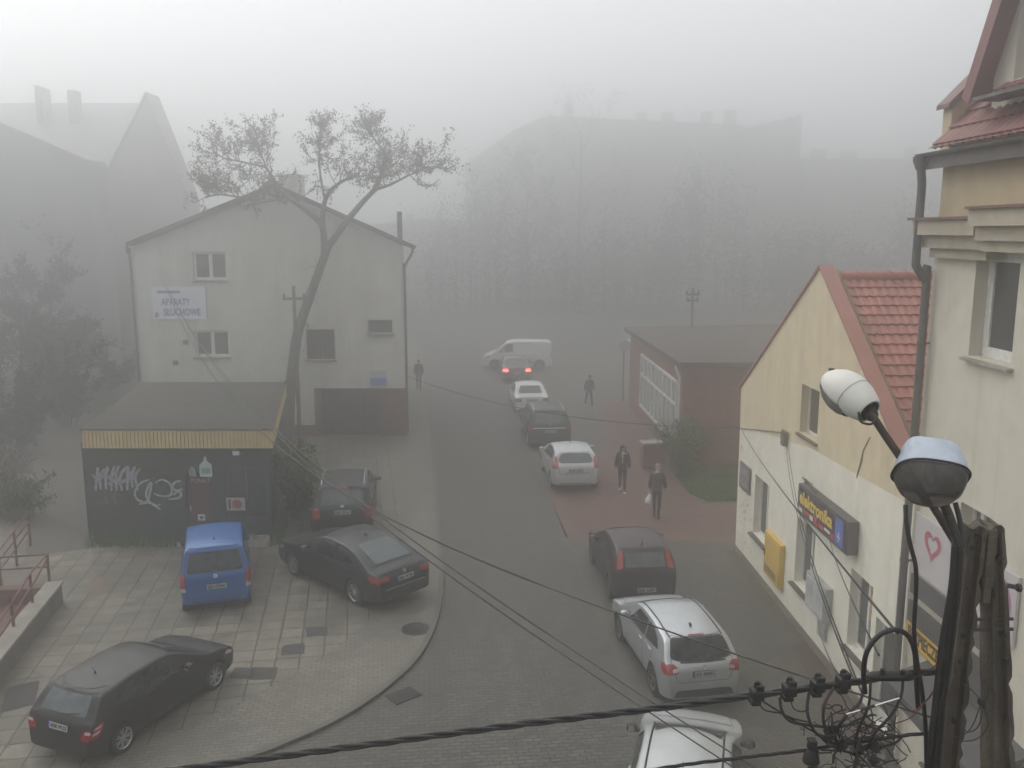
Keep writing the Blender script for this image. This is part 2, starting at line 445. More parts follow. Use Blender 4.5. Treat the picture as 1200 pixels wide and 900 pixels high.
# grass by the brick shop
gp = P2((793,560),(812,548),(869,528),(866,588),(830,589),(806,578))
sheet('lawn', gp, .018, mat('lawn_soil', (.055,.07,.03), .95, scale=3))
def in_poly(x, y, pl):
    c = False
    for i in range(len(pl)):
        a, b = pl[i], pl[i-1]
        if (a[1] > y) != (b[1] > y) and x < (b[0]-a[0])*(y-a[1])/(b[1]-a[1])+a[0]: c = not c
    return c
m_grass = mat('grass_blade', (.085,.15,.04), .7, var=.4, scale=2)
def grass(name, poly, n, hmin, hmax, z, label, m=None):
    mb = MB(); xs = [p[0] for p in poly]; ys = [p[1] for p in poly]; k = 0
    while k < n:
        x, y = rnd.uniform(min(xs), max(xs)), rnd.uniform(min(ys), max(ys))
        if not in_poly(x, y, poly): continue
        k += 1; a = rnd.uniform(0, 2*PI); h = rnd.uniform(hmin, hmax); wd = rnd.uniform(.008,.018)
        dx, dy = math.cos(a)*wd, math.sin(a)*wd; lx, ly = rnd.uniform(-.5,.5)*h, rnd.uniform(-.5,.5)*h
        mb.add([(x-dx,y-dy,z),(x+dx,y+dy,z),(x+lx,y+ly,z+h)], [(0,1,2)])
    o = mb.build(name, m or m_grass, kind='stuff', fix=False); o['label'] = label; o['category'] = 'grass'; return o
grass('grass', gp, 9000, .08, .22, .018, 'green grass patch in front of the red brick shop')
# ------------------------------------------------------------------ cars
def paint(name, col, flake=.0, rough=.32, coat=.8, dirt=.12):
    m, nt, b = _nt(name)
    v = _coord(nt)
    n = _ramp(nt, _noise(nt, v, 3.5, 5, .6), .35, .7)
    c = _mixcol(nt, n, col, tuple(x*(1-dirt)+.10*dirt for x in col))
    nt.links.new(c, b.inputs['Base Color']); b.inputs['Metallic'].default_value = flake
    r = nt.nodes.new('ShaderNodeMapRange'); r.inputs[3].default_value = rough; r.inputs[4].default_value = rough+.14
    nt.links.new(n, r.inputs[0]); nt.links.new(r.outputs[0], b.inputs['Roughness'])
    b.inputs['Coat Weight'].default_value = coat
    r2 = nt.nodes.new('ShaderNodeMapRange'); r2.inputs[3].default_value = .06; r2.inputs[4].default_value = .22
    n2 = _ramp(nt, _noise(nt, v, 9, 5, .7), .3, .7); nt.links.new(n2, r2.inputs[0]); nt.links.new(r2.outputs[0], b.inputs['Coat Roughness'])
    _bump(nt, b, _noise(nt, v, 260, 2), .06, .002)
    return m
m_glass = mat('car_glass', (.016,.02,.021), .12, var=.5, scale=5, spec=.6)
m_glass_wet = mat('car_glass_misted', (.095,.110,.115), .38, var=.35, scale=4, bump=.1, bscale=150)
m_black = mat('black_plastic', (.018,.018,.018), .55, var=.2, scale=20)
m_gap = mat('panel_gap', (.006,.006,.006), .8)
m_rubber = mat('tyre_rubber', (.02,.02,.019), .85, var=.3, scale=15, bump=.4, bscale=70)
m_alloy = mat('alloy_rim', (.52,.53,.54), .35, metal=.8, scale=10)
m_steel = mat('steel_rim', (.14,.14,.14), .5, metal=.6, scale=10)
m_red = mat('lamp_red', (.32,.02,.02), .15, var=.2, scale=8, coat=1)
m_redlit = mat('lamp_red_lit', (.7,.05,.04), .3, emit=((1,.12,.10), 4))
m_clear = mat('lamp_clear', (.55,.56,.57), .12, metal=.3, scale=30, coat=1)
m_orange = mat('lamp_orange', (.55,.16,.02), .2, coat=1)
m_plate = mat('plate_white', (.44,.44,.42), .5, scale=20)
m_plateink = mat('plate_ink', (.015,.015,.02), .6)
m_plateblue = mat('plate_blue', (.02,.05,.3), .5)
m_chrome = mat('chrome_trim', (.7,.7,.7), .18, metal=1, scale=20)

def patch(bvh, poly, axis, off, step=.05, sgn=1, mb=None, m=0):
    """drape a 2d outline onto the body seen along an axis; rear/front (y,z), side (x,z), top (x,y)"""
    V, F = fill2d(poly, step); mb = mb or MB(); pos = []
    for p in V:
        a, b = p[0], p[1]
        if axis == 'rear': o, d = Vector((-4, a, b)), Vector((1,0,0))
        elif axis == 'front': o, d = Vector((4, a, b)), Vector((-1,0,0))
        elif axis == 'side': o, d = Vector((a, 3*sgn, b)), Vector((0,-sgn,0))
        elif axis == 'top': o, d = Vector((a, b, 4)), Vector((0,0,-1))
        
        h = bvh.ray_cast(o, d)
        if h[0] is None or h[1].dot(d) > (-.38 if axis == 'side' else -.015): pos.append(None)
        else: pos.append(h[0]+h[1]*off)
    idx = {}; vs = []
    for i, p in enumerate(pos):
        if p is not None: idx[i] = len(vs); vs.append(p)
    fs = [tuple(idx[i] for i in f) for f in F if all(i in idx for i in f)]
    fs2 = []
    for f in fs:
        a, b, c = (vs[i] for i in f)
        if max((a-b).length, (b-c).length, (c-a).length) < step*5: fs2.append(f)
    mb.add(vs, fs2, m); return mb
def mir(poly): return [(-a, b) for a, b in poly]

def make_wheel(root, x, y, r, wdt, spokes, rimmat, sgn):
    hub = MB(); hub.lathe([(0.001,-.06),(r*.6,-.06),(r*.6,0),(0.001,0)], 20, 'Y')
    h = hub.build('wheel', m_black, root, smooth=.6); h.location = (x, y, r); h.rotation_euler = (0, rnd.uniform(0, 6), 0) if False else (0,0,0)
    t = MB(); hw = wdt/2
    t.lathe([(r*.68,-hw*.9),(r*.80,-hw),(r*.93,-hw*.97),(r*.985,-hw*.8),(r,-hw*.45),(r,hw*.45),(r*.985,hw*.8),(r*.93,hw*.97),(r*.80,hw),(r*.68,hw*.9)], 36, 'Y')
    t.build('tyre', m_rubber, h, smooth=.9)
    q = MB(); s = sgn
    q.lathe([(r*.69,-hw*.8*s),(r*.69,hw*.75*s),(r*.66,hw*.9*s),(r*.63,hw*.8*s),(r*.61,hw*.1*s)], 36, 'Y')
    a0 = rnd.uniform(0, 2)
    for k in range(spokes):
        a = a0+2*PI*k/spokes
        for da in ((-.09, .09) if spokes <= 7 else (0,)):
            ca, sa = math.cos(a+da), math.sin(a+da); c2, s2 = math.cos(a+da*1.8), math.sin(a+da*1.8)
            w0, w1 = r*.045, r*.035
            def pt(rr, c, si, wo, yy): return (rr*c-wo*si, yy, rr*si+wo*c)
            i0, i1 = r*.12, r*.655; y0, y1 = hw*.62*s, hw*.8*s
            q.add([pt(i0,ca,sa,-w0,y0),pt(i0,ca,sa,w0,y0),pt(i1,c2,s2,w1,y1),pt(i1,c2,s2,-w1,y1),
                   pt(i0,ca,sa,-w0,y0-.04*s),pt(i0,ca,sa,w0,y0-.04*s),pt(i1,c2,s2,w1,y1-.04*s),pt(i1,c2,s2,-w1,y1-.04*s)],
                  [(0,1,2,3),(0,1,5,4),(1,2,6,5),(3,0,4,7),(4,5,6,7)])
    q.lathe([(0.001,hw*.72*s),(r*.1,hw*.72*s),(r*.16,hw*.6*s),(r*.16,hw*.3*s)], 16, 'Y')
    q.build('rim', rimmat, h, smooth=.6)

def plate(root, pos, nrm, txt, w_=.50, hgt=.115):
    X = Vector((0,0,1)).cross(nrm).normalized(); Z = nrm; Y = Z.cross(X)
    M = frame(pos+nrm*.012, X, Y, Z)
    mb = MB(); mb.M = M; mb.box((0,0,0), (w_+.02,hgt+.02,.012), m=1); mb.box((0,0,.006), (w_,hgt,.012), m=0); mb.box((-w_/2+.022,0,.0075), (.044,hgt*.98,.012), m=2)
    p = mb.build('number_plate', [m_plate, m_black, m_plateblue], root)
    text_mesh(txt, .098, 'lettering', m_plateink, p, M @ Matrix.Translation((.02,-.002,.0145)), ext=.001, bold=.004, fit=w_*.80)

def car(name, label, cat, sp, loc, heading, z0=0.0, group=None):
    """body lofted from a side silhouette, a plan outline and a section; windows, lamps, lids draped on it"""
    L, W, H = sp['L'], sp['W'], sp['H']; hl = L/2
    root = thing(name, label, cat, (loc[0], loc[1], z0), math.atan2(heading[1], heading[0]), group); kk = sp.get('scale', 1); root.scale = (kk,kk,kk)
    top = pchip([(x-hl, z) for x, z in sp['top']])
    bz = sp.get('belt', .93)
    pk, pe = sp.get('rearround', (.10, .35)); fk, fe = sp.get('frontround', (.20, .75))
    def plan(x):
        dr, df = x+hl, hl-x; k = 1.0
        if dr < pe: k -= pk*(1-dr/pe)**2.4
        if df < fe: k -= fk*(1-df/fe)**2.6
        if dr < .05: k -= .03*(1-dr/.05)
        if df < .06: k -= .05*(1-df/.06)
        return k*W/2
    tum = sp.get('tumble', .76)
    sidef = pchip(sp.get('side', [(.15,.90),(.32,.965),(.55,.995),(.70,1.0),(bz-.06,.985),(bz+.03,.955),(H,tum)]))
    def bot(x):
        dr, df = x+hl, hl-x
        return .19+max(0,(.5-dr))*.22+max(0,(.6-df))*.12
    xs = set()
    for i in range(int(L/.07)+1): xs.add(round(-hl+i*.07, 3))
    for x, z in sp['top']:
        xs.add(round(x-hl, 3))
    for d in (.012,.03,.05,.09,.12,.16,.2): xs.add(round(-hl+d,3)); xs.add(round(hl-d,3))
    xs = sorted(x for x in xs if -hl <= x <= hl)
    rings = []
    crown_roof = sp.get('crown', .045)
    for x in xs:
        zb, zt, p = bot(x), top(x), plan(x)
        hgt = zt-zb
        roofness = min(1, max(0, (zt-bz)/(H-bz)))
        r = min(sp.get('round', .10)*(.55+.45*roofness), hgt*.3); cr = min(crown_roof*(.5+.5*roofness), hgt*.1)
        pts = [(0, zb), (p*.6, zb), (p*.86, zb+.005)]
        N = 13
        for i in range(N):
            z = zb+.03+(zt-r-zb-.03)*i/(N-1); pts.append((p*sidef(z), z))
        ys, zs = pts[-1]; rr = r*1.25
        for i in range(1, 5):
            a = PI/2*i/4; pts.append((ys-rr*(1-math.cos(a)), zs+(r-cr)*math.sin(a)))
        yt = pts[-1][0]
        for i in range(1, 6):
            y = yt*(1-i/5.0); pts.append((y, zt-cr*(y/yt)**2))
        ring = [Vector((x, y, z)) for y, z in pts]+[Vector((x, -y, z)) for y, z in reversed(pts[1:-1])]
        rings.append(ring)
    mb = MB(); mb.ring_loft(rings)
    body0 = mb.build('body', sp['paint'], None, smooth=.62)
    bvh = BVHTree.FromObject(body0, bpy.context.evaluated_depsgraph_get())
    # wheel arches
    wr, wb, ro = sp['wr'], sp['wb'], sp['ro']; xr, xf_ = -hl+ro, -hl+ro+wb
    cut = MB()
    for x in (xr, xf_):
        for s in (-1, 1):
            cut.lathe([(wr*1.16, s*(W/2-.30)), (wr*1.16, s*(W/2+.2))], 32, 'Y', (x, 0, wr*1.04), cap=True)
    co = cut.build('cut', m_black)
    md = body0.modifiers.new('b', 'BOOLEAN'); md.object = co; md.operation = 'DIFFERENCE'; md.solver = 'EXACT'
    dg = bpy.context.evaluated_depsgraph_get(); dg.update()
    me = bpy.data.meshes.new_from_object(body0.evaluated_get(dg))
    me.materials.clear(); me.materials.append(sp['paint']); me.materials.append(m_black)
    # inside of the arches is dark
    for pl in me.polygons:
        pl.material_index = 0
        c = pl.center
        for x in (xr, xf_):
            if abs(math.hypot(c.x-x, c.z-wr*1.04)-wr*1.16) < .02 and abs(pl.normal.y) < .5 and abs(c.y) < W/2 or (abs(abs(c.y)-(W/2-.30)) < .004 and math.hypot(c.x-x, c.z-wr*1.04) < wr*1.2): pl.material_index = 1
        if c.z < .24 and pl.normal.z < -.3: pl.material_index = 1
    me.shade_smooth(); me.set_sharp_from_angle(angle=.62)
    bpy.data.objects.remove(body0); bpy.data.objects.remove(co)
    body = bpy.data.objects.new('body', me); COL.objects.link(body); body.parent = root
    # wheels
    tw = sp.get('tw', .20); track = W/2-tw/2-.015
    for x in (xr, xf_):
        for s in (-1, 1): make_wheel(root, x, s*track, wr, tw, sp.get('spokes', 5), sp.get('rim', m_alloy), s)
    # dark sills, bumpers
    def trim(poly, ax, st=.05, sg=1, o_=.012):
        q = MB(); patch(bvh, poly, ax, o_, st, sg, q); q.build('bumper_trim', sp.get('trim', m_black), root, smooth=9)
    if sp.get('clad'):
        for s in (-1, 1):
            trim([(xr+wr*1.14,.2),(xf_-wr*1.14,.2),(xf_-wr*1.14,.36),(xr+wr*1.14,.36)], 'side', .06, s)
        trim(roundpoly([(-W*.40,.27),(W*.40,.27),(W*.34,.50),(-W*.34,.50)], .06), 'rear')
    else:
        trim(roundpoly([(-W*.36,.27),(W*.36,.27),(W*.34,.36),(-W*.34,.36)], .03), 'rear', o_=.008)
    trim(roundpoly([(-W*.36,.24),(W*.36,.24),(W*.34,.42),(-W*.34,.42)], .04), 'front', o_=.008)
    # bonnet and boot seams as lids
    def lid(nm, poly, axis, offs=(.003,.006), gap=.012, sgn=1, parent=root, mm=None):
        b = MB(); patch(bvh, poly, axis, offs[0], .06, sgn, b, 1); patch(bvh, inset(poly, gap), axis, offs[1], .06, sgn, b, 0)
        return b.build(nm, [mm or sp['paint'], m_gap], parent, smooth=9)
    bx0, bx1 = sp['bonnet']
    lid('bonnet', roundpoly([(bx0-hl,-W*.40),(bx1-hl,-W*.34),(bx1-hl+.03,0),(bx1-hl,W*.34),(bx0-hl,W*.40)], .05), 'top')
    if 'boot' in sp: lid('boot_lid', roundpoly(sp['boot'], sp.get('bootr', .07)), 'rear')
    # glass
    def glass(nm, poly, axis, sgn=1, rim=.018, mm=None, rr=.05):
        b = MB(); pp = roundpoly(poly, rr); patch(bvh, pp, axis, .008, .05, sgn, b, 1); patch(bvh, inset(pp, rim), axis, .0115, .05, sgn, b, 0)
        return b.build(nm, [mm or m_glass, m_black], root, smooth=9)
    glass('rear_window', sp['rearwin'], sp.get('rwaxis', 'rear'), rr=sp.get('rwr', .06), mm=sp.get('rwmat', m_glass_wet))
    glass('windscreen', sp['screen'], 'front', rr=.07)
    for s in (-1, 1):
        for poly in sp['dlo']: glass('side_window', [(x-hl, z) for x, z in poly], 'side', s)
        for poly in sp.get('doors', []):
            d = lid('door', roundpoly([(x-hl, z) for x, z in poly], .05), 'side', (.002,.0045), .008, s)
            xs_ = [x-hl for x, z in poly]; zz = max(z for x, z in poly)-.09
            h = bvh.ray_cast(Vector((min(xs_)+.16, 3*s, zz)), Vector((0,-s,0)))
            if h[0]:
                hb = MB(); hb.box(h[0]+Vector((0,s*.018,0)), (.19,.03,.035)); hb.build('handle', sp.get('handlemat', sp['paint']), d, smooth=.6, bevel=.008)
        # side rub strip
        if sp.get('rub'):
            b = MB(); z = sp['rub']; patch(bvh, [(xr+wr*1.2,z),(xf_-wr*1.2,z),(xf_-wr*1.2,z+.06),(xr+wr*1.2,z+.06)], 'side', .014, .06, s, b); b.build('rub_strip', m_black, root, smooth=9)
        # tail lamps
        b = MB()
        for poly, mi in sp['tail']:
            patch(bvh, roundpoly([(a*s, c) for a, c in poly], .035), 'rear', .012+.003*mi, .035, 1, b, mi)
        for poly, mi in sp.get('tailside', []):
            patch(bvh, roundpoly([(x-hl, z) for x, z in poly], .03), 'side', .010+.003*mi, .04, s, b, mi)
        b.build('tail_light', [sp.get('tailmat', m_red), m_clear, m_orange], root, smooth=9)
        b = MB()
        for poly in sp.get('head', []): patch(bvh, roundpoly([(a*s, c) for a, c in poly], .04), 'front', .01, .04, 1, b)
        for poly in sp.get('headside', []): patch(bvh, roundpoly([(x-hl, z) for x, z in poly], .04), 'side', .008, .04, s, b)
        b.build('headlight', m_clear, root, smooth=9)
        # mirror
        mx, mz = sp.get('mirror', (2.75, .98)); mx -= hl
        hh = bvh.ray_cast(Vector((mx, 3*s, mz)), Vector((0,-s,0)))
        y0 = abs(hh[0].y) if hh[0] else W/2*.93
        b = MB(); rings = []
        for t, ry, rz_ in ((0,.04,.045),(.02,.06,.07),(.06,.075,.085),(.10,.07,.08),(.125,.05,.055),(.13,.02,.02)):
            rings.append([Vector((mx-.075+t*1.05+.0, s*(y0+.13+.095*math.copysign(abs(math.cos(a))**.7, math.cos(a))*ry/.075), mz+.03+.075*math.copysign(abs(math.sin(a))**.7, math.sin(a))*rz_/.085)) for a in [2*PI*k/16 for k in range(16)]])
        b.ring_loft(rings); b.box((mx, s*(y0+.03), mz+.005), (.07,.17,.05))
        mo = b.build('mirror', sp.get('mirrormat', sp['paint']), root, smooth=.9)
        b = MB(); b.lathe([(0.001,0),(.06,0),(.06,-.004)], 16, 'X', (mx-.079, s*(y0+.13), mz+.03)); b.build('mirror_glass', m_chrome, mo)
        if sp.get('rails'):
            x0, x1 = sp['rails']; pts = []
            for i in range(13):
                x = x0+(x1-x0)*i/12-hl; yy = s*W/2*tum*sp.get('raily', .90); h = bvh.ray_cast(Vector((x, yy, 4)), Vector((0,0,-1)))
                pts.append(Vector((x, yy, h[0].z+(.045 if 0 < i < 12 else .0))))
            b = MB(); b.tube(pts, .018, 8); b.build('roof_rail', sp.get('railmat', m_alloy), root, smooth=.9)
        elif sp.get('roofstrip'):
            x0, x1 = sp['roofstrip']; pts = []
            for i in range(13):
                x = x0+(x1-x0)*i/12-hl; yy = s*W/2*tum*.88; h = bvh.ray_cast(Vector((x, yy, 4)), Vector((0,0,-1))); pts.append(h[0]+Vector((0,0,.002)))
            b = MB(); b.tube(pts, .017, 6); b.build('roof_strip', m_gap, root, smooth=.9)
    if 'plate' in sp:
        py_, pz = sp['plate'][0]; h = bvh.ray_cast(Vector((-4, py_, pz)), Vector((1,0,0)))
        if h[0]: plate(root, h[0]+h[1]*.008, h[1], sp['plate'][1])
    if sp.get('fplate'):
        h = bvh.ray_cast(Vector((4, 0, .45)), Vector((-1,0,0)))
        if h[0]: plate(root, h[0]+h[1]*.012, h[1], sp['plate'][1])
    if sp.get('antenna'):
        x, y = sp['antenna'][:2]; h = bvh.ray_cast(Vector((x-hl, y, 4)), Vector((0,0,-1)))
        b = MB(); ln = sp['antenna'][2]
        if ln < .1: b.ring_loft([[h[0]+Vector((a*1.0, c*.03, 0)) for a, c in ((-.09,0),(-.07,.9),(.06,.5),(.09,0),(.06,-.5),(-.07,-.9))], [h[0]+Vector((a*.4-.05, c*.012, .065)) for a, c in ((-.09,0),(-.07,.9),(.06,.5),(.09,0),(.06,-.5),(-.07,-.9))]])
        else:
            b.lathe([(0.001,.0),(.03,0),(.022,.02),(.012,.035)], 10, 'Z', h[0]); b.tube([h[0]+Vector((0,0,.02)), h[0]+Vector((-ln*.45,0,ln))], [.006,.004], 6)
        b.build('antenna', m_black, root, smooth=.8)
    if sp.get('wiper'):
        (a0, b0), (a1, b1) = sp['wiper']; pts = []
        for i in range(9):
            t = i/8; h = bvh.ray_cast(Vector((-4, a0+(a1-a0)*t, b0+(b1-b0)*t)), Vector((1,0,0)))
            if h[0]: pts.append(h[0]+h[1]*.028)
        if len(pts) > 2:
            b = MB(); b.tube(pts, [.014]+[.008]*(len(pts)-1), 6); b.build('wiper', m_black, root, smooth=.8)
    if sp.get('brake3'):
        b = MB(); patch(bvh, sp['brake3'], 'rear', .014, .05, 1, b); b.build('brake_light', m_red, root, smooth=9)
    if sp.get('strip'):      # chrome or painted bar on the tailgate
        b = MB(); poly, mm = sp['strip']; patch(bvh, poly, 'rear', .016, .05, 1, b); b.build('tailgate_bar', mm, root, smooth=9)
    if sp.get('badge'):
        yb, zb_ = sp['badge']; h = bvh.ray_cast(Vector((-4, yb, zb_)), Vector((1,0,0)))
        if h[0]:
            X = Vector((0,0,1)).cross(h[1]).normalized(); b = MB(); b.M = frame(h[0]+h[1]*.008, X, h[1].cross(X), h[1])
            b.lathe([(.045,0),(.05,.006),(.043,.010),(.036,.004)], 20, 'Z'); b.box((0,0,.004), (.07,.012,.006)); b.build('badge', m_chrome, root, smooth=.7)
    return root

def place(sp, px, heading, which='rl', z0=0.0):
    """centre of a car from the ground point under one rear wheel (rl/rr) or under the middle of the rear bumper (rc)"""
    h = Vector((heading[0], heading[1], 0)).normalized(); left = Vector((-h.y, h.x, 0)); p = G(px[0], px[1], z0)
    kk = sp.get('scale', 1); off = (sp['L']/2-sp['ro'])*kk
    if which == 'rl': return p+h*off-left*(sp['W']/2-.03)*kk
    if which == 'rr': return p+h*off+left*(sp['W']/2-.03)*kk
    return p+h*sp['L']/2
def dirpx(a, b, z=0.0):
    d = G(b[0], b[1], z)-G(a[0], a[1], z); return d.normalized()
def dirvp(x): return Vector(((x-600)/FPX*CP, 1, 0)).normalized()
P_black = paint('paint_black', (.006,.006,.0075), rough=.42, coat=.22, dirt=.06)
P_navy = paint('paint_black_blue', (.006,.008,.011), rough=.40, coat=.25, dirt=.06)
P_dark = paint('paint_charcoal', (.018,.018,.019), .2)
P_blue = paint('paint_blue', (.008,.092,.31), .15, rough=.36, coat=.5, dirt=.04)
P_silver = paint('paint_silver', (.52,.54,.56), .75, rough=.34)
P_white = paint('paint_white', (.66,.67,.65), rough=.3)
P_pearl = paint('paint_pale_silver', (.46,.48,.47), .45, rough=.33)
P_maroon = paint('paint_dark_maroon', (.022,.013,.014), .2, rough=.4, coat=.3, dirt=.06)
P_green = paint('paint_dark_green', (.009,.016,.013), .2, rough=.4, coat=.3, dirt=.06)
P_brown = paint('paint_dark_red', (.10,.055,.05), .2)
P_sil2 = paint('paint_light_silver', (.50,.515,.52), .5, rough=.35)

def hatch_top(L, H, rear, hood=.98, nose=.72):
    """rear: list of (x,z) up to the roof's rear edge; front end from the windscreen on is shared"""
    return rear
# --- long black hatchback, front left of the picture
civic = dict(scale=.90, L=4.27, W=1.72, H=1.47, wb=2.66, ro=.80, wr=.315, paint=P_black, belt=.95, tumble=.76, spokes=7, rim=m_alloy,
    top=[(0,.56),(.02,.66),(.05,.80),(.10,.96),(.16,1.02),(.36,1.28),(.46,1.375),(.56,1.405),(.8,1.43),(1.3,1.465),(1.8,1.47),(2.25,1.435),(2.6,1.30),(3.05,1.06),(3.25,.98),(3.6,.925),(3.95,.82),(4.12,.72),(4.22,.60),(4.27,.46)],
    rearwin=[(-.60,1.0),(.60,1.0),(.545,1.30),(.50,1.345),(-.50,1.345),(-.545,1.30)], screen=[(-.66,1.04),(.66,1.04),(.54,1.37),(-.54,1.37)],
    dlo=[[(.62,1.02),(1.35,.985),(1.38,1.335),(1.15,1.33),(.78,1.20)],[(1.44,.98),(2.42,.955),(2.05,1.33),(1.45,1.345)],[(2.46,.96),(2.78,.95),(2.46,1.10)]],
    doors=[[(.98,.30),(1.40,.30),(1.40,.96),(1.0,.97),(.98,.78)] and [(1.12,.28),(1.40,.28),(1.40,.96),(.80,.98),(.80,.72)],[(1.42,.28),(2.55,.28),(2.62,.60),(2.58,.93),(1.42,.955)]],
    bonnet=(3.22,4.08), boot=[(-.62,.66),(.62,.66),(.68,.98),(.60,1.39),(-.60,1.39),(-.68,.98)],
    tail=[([(.56,.66),(.72,.64),(.80,.70),(.80,.86),(.64,.84),(.60,.74)],0),([(.66,.76),(.80,.78),(.80,.83),(.67,.82)],1)],
    tailside=[([(.03,.66),(.16,.68),(.30,.80),(.34,.93),(.12,.90)],0),([(.06,.74),(.21,.77),(.24,.81),(.10,.80)],1),([(.10,.84),(.27,.86),(.28,.89),(.12,.875)],1)],
    head=[[(.40,.60),(.72,.62),(.74,.76),(.48,.74)]], headside=[[(3.75,.72),(4.02,.63),(4.10,.66),(3.85,.78)]],
    plate=((0,.80),'RDE VK23'), antenna=(.98,0,.17), wiper=((.02,1.0),(-.42,1.06)), mirror=(2.55,.98), fplate=False)
# --- small blue van-like hatch
wagon = dict(L=3.52, W=1.64, H=1.67, wb=2.36, ro=.52, wr=.28, paint=P_blue, belt=1.02, tumble=.80, spokes=8, rim=m_steel, tw=.17, round=.09, crown=.04, rearround=(.08,.22),
    top=[(0,.52),(.015,.70),(.03,.95),(.06,1.05),(.16,1.40),(.21,1.57),(.26,1.615),(.4,1.645),(1.0,1.67),(1.7,1.665),(2.1,1.62),(2.35,1.50),(2.75,1.15),(2.95,1.06),(3.2,1.0),(3.38,.90),(3.48,.72),(3.52,.50)],
    rearwin=[(-.65,1.04),(.65,1.04),(.56,1.52),(-.56,1.52)], screen=[(-.62,1.10),(.62,1.10),(.56,1.55),(-.56,1.55)], rwmat=m_glass,
    dlo=[[(.28,1.07),(.78,1.06),(.80,1.53),(.38,1.50)],[(.86,1.06),(1.45,1.05),(1.45,1.54),(.86,1.54)],[(1.51,1.05),(2.35,1.04),(2.05,1.50),(1.51,1.54)]],
    doors=[[(.75,.28),(1.48,.28),(1.48,1.03),(.72,1.04)],[(1.50,.28),(2.45,.28),(2.48,1.0),(1.50,1.03)]],
    bonnet=(2.98,3.40), boot=[(-.66,.42),(.66,.42),(.70,1.0),(.62,1.60),(-.62,1.60),(-.70,1.0)],
    tail=[([(.685,.72),(.80,.72),(.80,1.06),(.70,1.06)],0),([(.685,.62),(.80,.62),(.80,.71),(.685,.71)],1)], tailside=[([(.03,.72),(.12,.72),(.14,1.06),(.04,1.06)],0),([(.02,.62),(.12,.62),(.12,.71),(.02,.71)],1)],
    head=[[(.45,.72),(.70,.72),(.70,.92),(.48,.90)]], plate=((0,.70),'RJA 57M41'), antenna=(.65,0,.12), mirror=(2.1,1.10), mirrormat=m_black, badge=(0,.95), rub=.55)
# --- dark liftback parked across
liftback = dict(L=4.65, W=1.78, H=1.46, wb=2.70, ro=.98, wr=.32, paint=P_navy, belt=.95, tumble=.74, spokes=10, rim=m_alloy, crown=.05, rearround=(.14,.5),
    top=[(0,.55),(.02,.66),(.05,.86),(.09,.95),(.18,1.0),(.35,1.04),(.6,1.15),(.95,1.29),(1.2,1.37),(1.5,1.425),(2.0,1.46),(2.45,1.43),(2.8,1.31),(3.3,1.06),(3.5,.98),(3.9,.92),(4.25,.83),(4.45,.73),(4.58,.58),(4.65,.44)],
    rwaxis='top', rearwin=[(.46-2.325,-.58),(.46-2.325,.58),(1.30-2.325,.50),(1.30-2.325,-.50)], screen=[(-.66,1.04),(.66,1.04),(.54,1.36),(-.54,1.36)],
    dlo=[[(1.0,1.03),(1.72,.985),(1.74,1.34),(1.50,1.325),(1.18,1.19)],[(1.80,.98),(2.78,.955),(2.40,1.33),(1.81,1.345)],[(2.83,.96),(3.1,.95),(2.83,1.08)]],
    doors=[[(1.35,.28),(1.76,.28),(1.76,.96),(1.05,.985),(1.12,.75)],[(1.78,.28),(2.95,.28),(3.0,.60),(2.96,.93),(1.78,.955)]],
    bonnet=(3.48,4.40), boot=[(-.62,.62),(.62,.62),(.66,.97),(-.66,.97)],
    tail=[([(.45,.78),(.82,.76),(.86,.90),(.50,.90)],0)], tailside=[([(.05,.78),(.30,.80),(.42,.93),(.10,.92)],0)],
    head=[[(.42,.58),(.76,.62),(.74,.76),(.50,.72)]], headside=[[(4.0,.74),(4.38,.62),(4.44,.66),(4.1,.80)]],
    plate=((0,.77),'RJA 9C40'), antenna=(1.62,0,.06), mirror=(2.95,.98), badge=(0,.915), wiper=((.02,.985),(-.45,1.02)),
    strip=([(-.62,.575),(.62,.575),(.62,.60),(-.62,.60)], m_chrome))
# --- black off-roader behind it
suv = dict(L=4.4, W=1.82, H=1.72, wb=2.64, ro=.85, wr=.36, paint=P_black, belt=1.06, tumble=.77, spokes=5, rim=m_alloy, rearround=(.09,.3),
    top=[(0,.60),(.02,.78),(.05,1.02),(.09,1.08),(.28,1.42),(.38,1.58),(.46,1.625),(.8,1.67),(1.4,1.72),(2.0,1.70),(2.35,1.62),(2.7,1.44),(3.1,1.17),(3.3,1.10),(3.7,1.05),(4.1,.94),(4.28,.82),(4.36,.66),(4.4,.48)],
    rearwin=[(-.66,1.10),(.66,1.10),(.57,1.53),(-.57,1.53)], screen=[(-.66,1.16),(.66,1.16),(.55,1.58),(-.55,1.58)],
    dlo=[[(.38,1.14),(1.0,1.11),(1.0,1.56),(.62,1.54)],[(1.06,1.10),(1.72,1.09),(1.72,1.58),(1.06,1.57)],[(1.78,1.09),(2.72,1.08),(2.35,1.55),(1.78,1.58)]],
    doors=[[(1.05,.35),(1.76,.35),(1.76,1.07),(.95,1.08)],[(1.78,.35),(2.80,.35),(2.85,1.04),(1.78,1.07)]],
    bonnet=(3.28,4.15), boot=[(-.66,.58),(.66,.58),(.72,1.06),(.62,1.60),(-.62,1.60),(-.72,1.06)],
    tail=[([(.64,.74),(.88,.74),(.86,1.04),(.68,1.04)],0)], tailside=[([(.04,.74),(.20,.76),(.22,1.04),(.08,1.04)],0)],
    head=[[(.45,.74),(.78,.76),(.76,.92),(.52,.90)]], plate=((0,.92),'RJA 3H12'), mirror=(2.72,1.14), rails=(.62,2.1), badge=(0,1.075), clad=True, brake3=[(-.16,1.555),(.16,1.555),(.15,1.595),(-.15,1.595)],
    strip=([(-.30,.815),(.30,.815),(.30,.835),(-.30,.835)], m_chrome))
